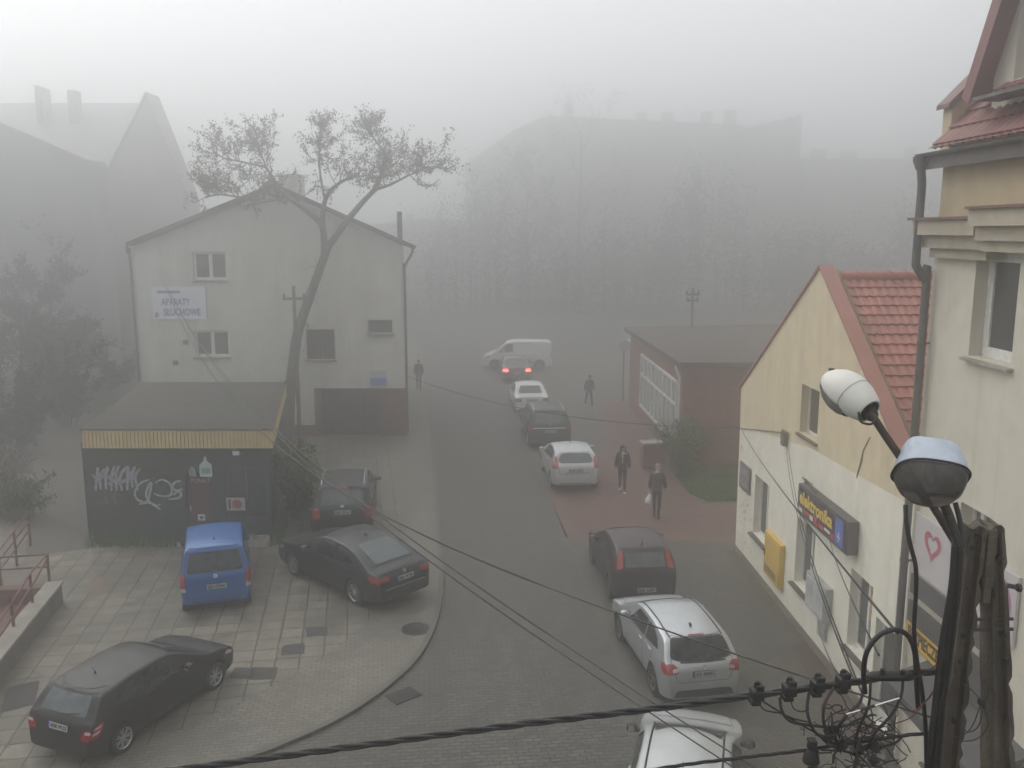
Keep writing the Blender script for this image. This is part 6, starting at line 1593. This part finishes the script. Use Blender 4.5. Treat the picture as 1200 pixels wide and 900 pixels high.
# lamps on the pole
m_lampw = mat('lamp_shell_white', (.60,.59,.54), .5, var=.06, scale=4, dirt=(.33,.31,.26), dscale=1.2, damt=.5)
m_lampb = mat('lamp_shell_bluegrey', (.42,.47,.54), .45, var=.08, scale=6, dirt=(.20,.22,.25), dscale=4, damt=.8)
m_arm = mat('arm_rust', (.050,.038,.030), .7, var=.35, scale=14, bump=.4)
T_, N_ = F(1019,482,4.18), F(967,440,4.42)
ax = (N_-T_); ln = ax.length; ax.normalize(); upv = (Vector((0,0,1))-ax*ax.z).normalized(); sx = ax.cross(upv)
lp = thing('street_lamp', 'white pear shaped street lamp on a thin rusty arm, upper of the two', 'street lamp', T_)
def lring(t_, r_, squash=.92, c0=Vector()):
    return [ax*(t_*ln)+sx*r_*math.cos(a)+upv*(r_*squash*math.sin(a)+.010*math.sin(PI*t_)) for a in [2*PI*k/24 for k in range(24)]]
prof = [(0,.066),(.03,.074),(.10,.083),(.25,.098),(.42,.106),(.58,.104),(.74,.090),(.87,.066),(.95,.042),(.99,.016)]
b = MB(); rr = [lring(0,.060),lring(.0,.068)]+[lring(*p) for p in prof]; b.ring_loft(rr, cap=False); b.add([T_*0+ax*ln]+lring(.99,.016), [(0,i+1,(i+1)%24+1) for i in range(24)]); b.build('housing', m_lampw, lp, smooth=.9)
b = MB(); b.ring_loft([lring(.02,.0605),lring(.10,.06),lring(.11,.001)], cap=False); b.lathe([(.045,0),(.03,.02)], 12, 'Z', (0,0,0)) if False else None; b.build('socket', mat('lamp_inside', (.22,.22,.20), .6), lp, smooth=.8)
b = MB(); seam = [ax*(.36*ln)+sx*.1055*math.cos(a)+upv*(.1055*.92*math.sin(a)+.009) for a in [2*PI*k/24 for k in range(25)]]; b.tube(seam, .0012, 5, cap=False); b.build('seam', mat('seam_grey', (.25,.24,.22), .6), lp)
b = MB(); g_ = []
for t_, r_ in ((.28,.094),(.42,.108),(.58,.108),(.74,.095),(.88,.068),(.95,.046)):
    g_.append([ax*(t_*ln)+sx*r_*1.0*math.cos(a)*.98+upv*(r_*1.02*math.sin(a)) for a in [PI+.25+(PI-.5)*k/12 for k in range(13)]])
b.ring_loft(g_, closed=False, cap=False); b.build('glass', mat('lamp_glass_dirty', (.20,.19,.165), .35, var=.2, scale=8), lp, smooth=.9)
b = MB(); c = ax*(.93*ln)-sx*.0+upv*.045; b.box(c, (.022,.03,.02)); b.build('latch', m_black, lp)
b = MB(); b.tube(smooth_path([F(1014,478,4.24)-T_, F(1022,487,4.16)-T_, F(1040,514,4.14)-T_, F(1062,546,4.12)-T_, F(1095,596,4.10)-T_, F(1122,640,4.08)-T_], 4), .0185, 10); b.tube([F(1014,478,4.24)-T_, F(1022,487,4.16)-T_], .031, 12); b.build('arm', m_arm, lp, smooth=.8)
b = MB(); q0 = F(1016,487,4.15)-T_; b.tube(smooth_path([q0+Vector((-.045,-.01,.02)), q0+Vector((-.035,-.02,-.025)), q0+Vector((.01,-.03,-.035)), q0+Vector((.03,-.02,-.01))], 5), .0055, 6); b.build('clip', m_dkiron, lp, smooth=.8)

LROT = -4; O2 = F(1090,556,4.06)
n2 = Vector((-.22,-.66,-.72)).normalized(); zb_ = -n2; xb = Vector((1,0,0)); xb = (xb-zb_*xb.dot(zb_)).normalized(); xb.rotate(Matrix.Rotation(math.radians(LROT), 3, zb_)); yb_ = zb_.cross(xb)
lp2 = thing('street_lamp', 'blue grey street lamp with a wide dirty glass bowl, in front of the white one', 'street lamp', O2); lp2.scale = (.91,.91,.91)
M2 = frame(Vector(), xb, yb_, zb_)
def se(a, e): return math.copysign(abs(a)**e, a)
def oring(h_, kx, ky, e=.75, n=36, sh=0): return [Vector((kx*se(math.cos(2*PI*k/n), e), ky*se(math.sin(2*PI*k/n), e)+sh, h_)) for k in range(n)]
b = MB(); b.M = M2
b.ring_loft([oring(-.012,.170,.150),oring(0,.180,.158),oring(.012,.176,.154),oring(.05,.168,.146,.7),oring(.10,.152,.130,.6),oring(.150,.132,.110,.55),oring(.166,.118,.096,.55),oring(.171,.09,.07,.6),oring(.172,.01,.01,1)], cap=False)
b.build('housing', m_lampb, lp2, smooth=.9)
b = MB(); b.M = M2; b.tube([Vector((.181*se(math.cos(2*PI*k/40), .75), .159*se(math.sin(2*PI*k/40), .75), -.006)) for k in range(41)], .0065, 6, cap=False); b.build('gasket', m_black, lp2, smooth=.9)
m_bowl = mat('lamp_bowl', (.30,.29,.27), .2, var=.35, scale=9, dirt=(.10,.097,.085), dscale=5, damt=.8)
m_bowl.node_tree.nodes['Principled BSDF'].inputs['Transmission Weight'].default_value = .7; m_bowl.node_tree.nodes['Principled BSDF'].inputs['IOR'].default_value = 1.1
b = MB(); b.M = M2; b.ring_loft([oring(-.008,.173,.151),oring(-.05,.167,.146,.8),oring(-.10,.146,.130,.85),oring(-.14,.105,.098,.9),oring(-.160,.05,.048,1),oring(-.164,.001,.001,1)], cap=False); b.build('glass', m_bowl, lp2, smooth=.9)
b = MB(); b.M = M2; b.ring_loft([oring(-.004,.165,.145),oring(.06,.12,.10,.8),oring(.075,.01,.01,1)], cap=False); b.build('reflector', mat('reflector', (.34,.34,.33), .35, metal=.4, var=.3, scale=5), lp2, smooth=.9)
b = MB(); b.M = M2; ellip(b, (.0,.0,.0), (.028,.028,.065), 0, 12); b.build('bulb', mat('bulb', (.3,.3,.29), .2), lp2, smooth=.9)
b = MB(); b.M = M2; b.box((.005,.158,.016), (.014,.022,.05)); b.box((.005,.155,.052), (.024,.012,.012)); b.build('latch', m_black, lp2)
b = MB(); b.tube(smooth_path([F(1106,590,4.12)-O2, F(1116,615,4.11)-O2, F(1124,645,4.05)-O2, F(1122,690,4.0)-O2], 4), .026, 10); b.build('arm', m_arm, lp2, smooth=.8)
b = MB(); b.tube(smooth_path([F(1122,592,4.12)-O2, F(1128,615,4.08)-O2, F(1132,650,4.0)-O2], 4), .014, 8); b.build('conduit', m_cable, lp2, smooth=.8)

# cables: each one a thing
def cable(label, pts, r, name='cable', m=None, sub=8, group=None, cat='cable', twist=0):
    P = smooth_path(pts, sub); b = MB()
    if twist:
        L_ = [0]
        for i in range(1, len(P)): L_.append(L_[-1]+(P[i]-P[i-1]).length)
        for k in range(3):
            Q = []
            for i, p in enumerate(P):
                d = (P[min(i+1,len(P)-1)]-P[max(i-1,0)]).normalized(); u_ = d.cross(Vector((0,0,1))).normalized(); v_ = d.cross(u_); a = L_[i]*twist+k*2*PI/3
                Q.append(p+(u_*math.cos(a)+v_*math.sin(a))*r*.62)
            b.tube(Q, r*.58, 6)
    else: b.tube(P, r, 7)
    o = b.build(name, m or m_cable, None, smooth=1.0); return tag(o, label, cat, group)
mess = [F(-320,966,4.3), F(-60,937,4.25), F(230,899,4.2), F(420,874,4.18), F(600,850,4.16), F(760,831,4.14), F(890,814,4.12), F(1010,798,4.1), F(1062,790,4.08), F(1100,786,4.06)]
cable('thick twisted black supply cable sagging across the bottom of the view', mess, .0160, twist=13, sub=22)
lower = [F(560,935,4.0), F(700,913,4.02), F(790,898,4.04), F(860,889,4.05), F(945,879,4.07), F(979,873,4.08), F(1060,862,4.08), F(1098,858,4.06)]
cable('thinner twisted black cable below the thick supply cable', lower, .0082, twist=22, sub=14)
for i, (px, py, lb_) in enumerate([(887,813,'first'),(925,808,'second'),(958,803,'third'),(988,799,'last')]):
    c = F(px, py, 4.09); t = thing('cable_clamp', f'black plastic piercing clamp on the thick cable, {lb_} from the open street side', 'cable clamp', c, .12, 'clamps on the thick cable')
    b = MB(); b.box((0,0,0), (.062,.07,.058)); b.build('block', m_cable, t, bevel=.012)
    b = MB(); b.box((.008,-.005,.041), (.038,.05,.024)); b.lathe([(.013,.04),(.013,.066)], 6, 'Z', (0,0,0), cap=True); b.build('bolt', m_cable, t, bevel=.004)
    b = MB(); b.box((-.01,.0,-.040), (.05,.06,.024)); b.build('cap', m_cable, t, bevel=.006)
leads = [('thin black lead looping from the first clamp to the tangle', [(889,822,4.05),(896,832,4.03),(915,836,4.03),(930,842,4.04),(947,846,4.06)], .0038),
 ('black lead curving from beside the second clamp into the tangle', [(914,817,4.05),(916,832,4.02),(926,845,4.0),(950,850,4.0),(979,852,4.02),(1000,848,4.05)], .0075),
 ('black lead dropping steeply from the third clamp', [(948,812,4.05),(946,834,4.01),(954,856,3.99),(970,868,4.0),(986,876,4.04)], .0075),
 ('black lead bowing out between the third and last clamps', [(977,806,4.05),(966,826,4.0),(966,850,3.99),(978,866,4.0),(992,872,4.03)], .0075),
 ('black lead falling from the last clamp in a wide bow', [(1012,800,4.05),(1008,822,4.0),(992,838,3.98),(982,856,3.99),(990,874,4.02)], .0075),
 ('black lead hanging straight below the cable loop', [(1020,800,4.05),(1018,826,4.02),(1008,850,4.0),(1002,872,4.02),(1005,896,4.05)], .0070),
 ('black lead hooking left beneath the flat clamp bundle', [(1058,796,4.05),(1056,815,4.02),(1044,838,4.0),(1026,858,4.0),(1015,880,4.03)], .0070),
 ('slim black lead crossing behind the hanging leads', [(925,815,4.06),(930,830,4.05),(940,834,4.05),(948,830,4.06)], .0035),
 ('long thin black wire slanting from the first clamp to the tangle', [(888,818,4.07),(920,838,4.05),(955,858,4.04),(985,870,4.05)], .0045)]
for lb_, pts, r_ in leads: cable(lb_, [F(*p) for p in pts], r_, 'lead')
cable('stiff black cable bent in a tall arch above the thick cable', [F(1014,812,4.02), F(1012,790,4.0), F(1016,764,3.98), F(1030,745,3.97), F(1048,738,3.97), F(1064,745,3.98), F(1072,766,4.0), F(1074,800,4.03), F(1076,830,4.05)], .0125)
cable('black cable hanging from the bowl lamp down beside the concrete pole', [F(1061,592,4.04), F(1062,612,4.0), F(1067,640,3.97), F(1073,665,3.97), F(1073,700,3.98), F(1071,735,3.98), F(1074,770,3.99), F(1081,815,4.0), F(1085,870,4.0), F(1084,980,4.0), F(1070,1300,4.0)], .0105)
for i, (lb_, pts, r_) in enumerate([('thick black riser cable strapped to the left face of the concrete pole', [(1112,604,4.02),(1123,640,3.98),(1121,690,3.97),(1112,750,3.97),(1103,820,3.97),(1096,880,3.97),(1086,980,3.97),(1060,1300,3.97)], .020),
      ('black riser cable just left of the thick riser', [(1118,640,3.96),(1114,690,3.95),(1104,750,3.95),(1096,820,3.95),(1089,880,3.95),(1078,980,3.95)], .013),
      ('slim black riser cable on the front of the left post', [(1127,640,3.97),(1122,700,3.95),(1116,760,3.95),(1106,830,3.95),(1100,900,3.95),(1092,980,3.95)], .008)]):
    cable(lb_, [F(*p) for p in pts], r_, 'riser_cable')
# flat bundle of clamps near the arch
t = thing('cable_joint', 'flat black cable joint at the top of the tangle', 'cable joint', F(1046,792,4.06))
b = MB(); b.ring_loft([[Vector((x, .03*k*math.cos(a), .022*k*math.sin(a))) for a in [2*PI*j/14 for j in range(14)]] for x, k in ((-.13,.3),(-.10,.9),(0,1.1),(.08,1),(.12,.4))]); b.build('sleeve', m_cable, t, smooth=.9)
b = MB(); b.tube([(-.06,-.02,.02),(-.06,-.02,.045)], .012, 8); b.tube([(.04,-.02,.02),(.04,-.02,.04)], .012, 8); b.build('bolt', m_cable, t)
t = thing('insulator', 'black bell shaped insulator hanging on the lower cable', 'insulator', F(951,882,4.06))
b = MB(); b.lathe([(.001,.055),(.022,.055),(.026,.035),(.020,.02),(.034,.0),(.040,-.03),(.042,-.05),(.001,-.05)], 16, 'Z'); b.build('bell', m_cable, t, smooth=.7)
b = MB(); b.box((0,0,.062), (.04,.05,.02)); b.build('clamp', m_cable, t, bevel=.004)
t = thing('steel_strap', 'thin pale steel strap slanting across the tangle below the arch', 'strap', F(1023,828,3.96))
a0, a1 = F(992,837,3.97)-F(1023,828,3.96), F(1054,818,3.95)-F(1023,828,3.96)
b = MB(); b.tube([a0, a0.lerp(a1,.28)], .005, 6); b.tube([a0.lerp(a1,.52), a1], .005, 6); b.build('rod', m_chrome, t); b = MB(); b.tube([a0.lerp(a1,.26), a0.lerp(a1,.54)], .007, 6); b.build('sleeve', m_cable, t)
# the unruly knot of thin wires
b = MB(); r = random.Random(5); O3 = F(1010,872,4.03)
for i in range(72):
    cx, cy = r.gauss(1012,34), r.gauss(876,22); p = F(cx, cy, 4.03+r.gauss(0,.05)); pts = []; d = rvec(r); q = p.copy(); cur = rvec(r)
    for k in range(r.randint(7,14)):
        d = (d+cur*.55+rvec(r)*.35).normalized(); q = q+d*r.uniform(.018,.035); q = q.lerp(O3, .06); pts.append(q.copy())
    b.tube(smooth_path(pts, 3), r.choice([.0025,.003,.004,.006]), 5)
for i in range(9):
    p = F(r.gauss(1010,36), r.gauss(882,14), 4.02); b.box(p, (r.uniform(.03,.06),.04,r.uniform(.03,.06)), rot=Euler((r.uniform(0,1),r.uniform(0,1),r.uniform(0,1))))
o = b.build('cable_tangle', m_cable, None, smooth=1.0, kind='stuff'); o['label'] = 'dense knot of thin black wires left of the concrete pole'; o['category'] = 'wires'
m_redw = mat('wire_red', (.12,.03,.025), .6)
for i, (lb_, pts, m_) in enumerate([('thin dark red wire sagging from the cable joint to the pole', [(1050,815,4.0),(1068,833,3.98),(1085,822,3.97),(1098,805,3.97)], m_redw), ('thin dark wire rising from the joint to the pole face', [(1066,796,4.0),(1082,790,3.97),(1096,780,3.96),(1108,768,3.95)], m_wire), ('thin red wire crossing the pole foot of the tangle', [(1040,850,4.0),(1065,842,3.97),(1082,825,3.96),(1104,796,3.95)], m_redw)]):
    cable(lb_, [F(*p) for p in pts], .0028, 'thin_wire', m_)
t = thing('wire_terminal', 'small black terminal block with thin loops on the right post', 'terminal', F(1150,823,4.0))
b = MB(); b.box((0,0,0), (.03,.03,.025)); b.box((.012,0,-.022), (.02,.02,.02)); b.build('block', m_cable, t, bevel=.004)
for k, pts in enumerate([[(1150,823),(1140,850),(1128,862),(1116,864)],[(1153,828),(1158,848),(1150,862),(1138,868),(1120,868)],[(1149,820),(1138,808),(1126,800)],[(1152,832),(1146,852),(1134,858),(1128,850)],[(1154,822),(1158,810),(1157,800)]]):
    b = MB(); b.tube(smooth_path([F(x, y, 4.0-.004*k)-F(1150,823,4.0) for x, y in pts], 5), .0028, 5); b.build('wire', m_wire, t)

# long street wires from the pole to the grey house, sagging
def catenary(A, B, sag, n=40): return [A+(B-A)*(i/n)-Vector((0,0,4*sag*(i/n)*(1-i/n))) for i in range(n+1)]
def proj(p):
    d = p-CAM; zc = d.y*CP-d.z*SP; yc = d.y*SP+d.z*CP; return 600+FPX*d.x/zc, 450-FPX*yc/zc
def sagfit(A, B, px, py):
    lo, hi = 0, 6
    for _ in range(40):
        m_ = (lo+hi)/2; P = catenary(A, B, m_, 200); y = min(P, key=lambda p: abs(proj(p)[0]-px)); y = proj(y)[1]
        if y < py: lo = m_
        else: hi = m_
    return lo
wires = 'street wires to the grey house'
for lb_, a_, bb_, (mx, my), r_ in (('upper of the three wires from the grey house to the concrete pole', AY(193,333,HY-.12), F(1096,842,4.05), (600,673), .011),
      ('middle wire of three between the grey house and the concrete pole', AY(196,338,HY-.12), F(1092,1030,4.05), (600,714), .010),
      ('lowest of the three wires from the grey house to the concrete pole', AY(199,343,HY-.12), F(1088,1046,4.05), (600,726), .010)):
    P = catenary(a_, bb_, sagfit(a_, bb_, mx, my), 60); b = MB(); b.tube(P, [r_ if p.y > 8 else r_*.55 for p in P], 5, cap=False); tag(b.build('street_wire', m_wire, None, smooth=1.2), lb_, 'wire', wires)
A = FW(868,502); A = WP(A[0], .03, A[1]); Bp = AY(478,441,HY-.05)
b = MB(); b.tube(catenary(A, Bp, .55, 40), .012, 5, cap=False); tag(b.build('street_wire', m_wire, None, smooth=1.2), 'wire crossing the street from the shop corner to the grey house', 'wire')
def wl(px, py, off=.02): s_, z_ = FW(px, py); return WP(s_, -off, z_)
b = MB(); b.tube([wl(868,502), wl(890,504), wl(916,507)], .012, 5); tag(b.build('wall_wire', m_wire), 'short wire fixed level along the shop wall to its junction', 'wire')
t = thing('wall_junction', 'grimy cable junction on the shop wall under its upper window', 'junction', wl(922,514,.0), RZ)
b = MB(); b.box((0,-.06,0), (.22,.12,.34)); b.box((.1,-.1,.2), (.3,.06,.05)); b.build('box', mat('junction_dirty', (.13,.115,.095), .8, var=.35, scale=8), t, bevel=.01)
for lb_, pts in (('pair wire dropping from the wall junction to the pole tangle', [wl(922,525), F(1002,800,4.1)]), ('twin of the wire dropping from the wall junction', [wl(925,527), F(1010,812,4.1)])):
    b = MB(); b.tube(catenary(pts[0], pts[1], .35, 30), .0055, 5, cap=False); tag(b.build('wall_wire', m_wire), lb_, 'wire')
b = MB(); b.tube(catenary(wl(868,500), F(1052,742,4.02), .12, 30), .0075, 5, cap=False); tag(b.build('wall_wire', m_cable), 'long black wire from the far shop corner to the cable arch', 'wire')
b = MB(); b.tube(catenary(wl(986,628,.26), F(1030,768,4.05), .1, 30), .006, 5, cap=False); tag(b.build('wall_wire', m_wire), 'wire from the lit shop sign down to the cable arch', 'wire')
b = MB(); b.tube(catenary(wl(964,728,.1), F(988,802,4.08), .1, 20), .005, 5, cap=False); tag(b.build('wall_wire', m_wire), 'wire from the grey meter cabinet to the last clamp', 'wire')

# two utility poles further off
def upole(name, label, px, pytop, Y, arms, r_=.09):
    top = AY(px, pytop, Y); t = thing(name, label, 'utility pole', (top.x, Y, 0)); b = MB(); b.tube([(0,0,0),(0,0,top.z)], [r_,r_*.7], 8); b.build('pole', m_wood, t, smooth=.8)
    for pa, w_ in arms:
        z = AY(px, pa, Y).z; b = MB(); b.bb(-w_,w_,-.05,.05,z-.05,z+.05); c = b.build('crossarm', m_wood, t)
        for s in (-1, 1):
            b = MB(); b.lathe([(.03,0),(.055,.06),(.03,.14),(.001,.16)], 8, 'Z', (s*w_*.85, 0, z+.05)); b.build('insulator', m_pipe, c)
upole('utility_pole', 'thin utility pole with a crossarm before the grey house', 344, 335, 34.6, [(350,.45)])
upole('utility_pole', 'dim utility pole rising behind the brick shop', 812, 338, 46, [(345,.35),(352,.3)])
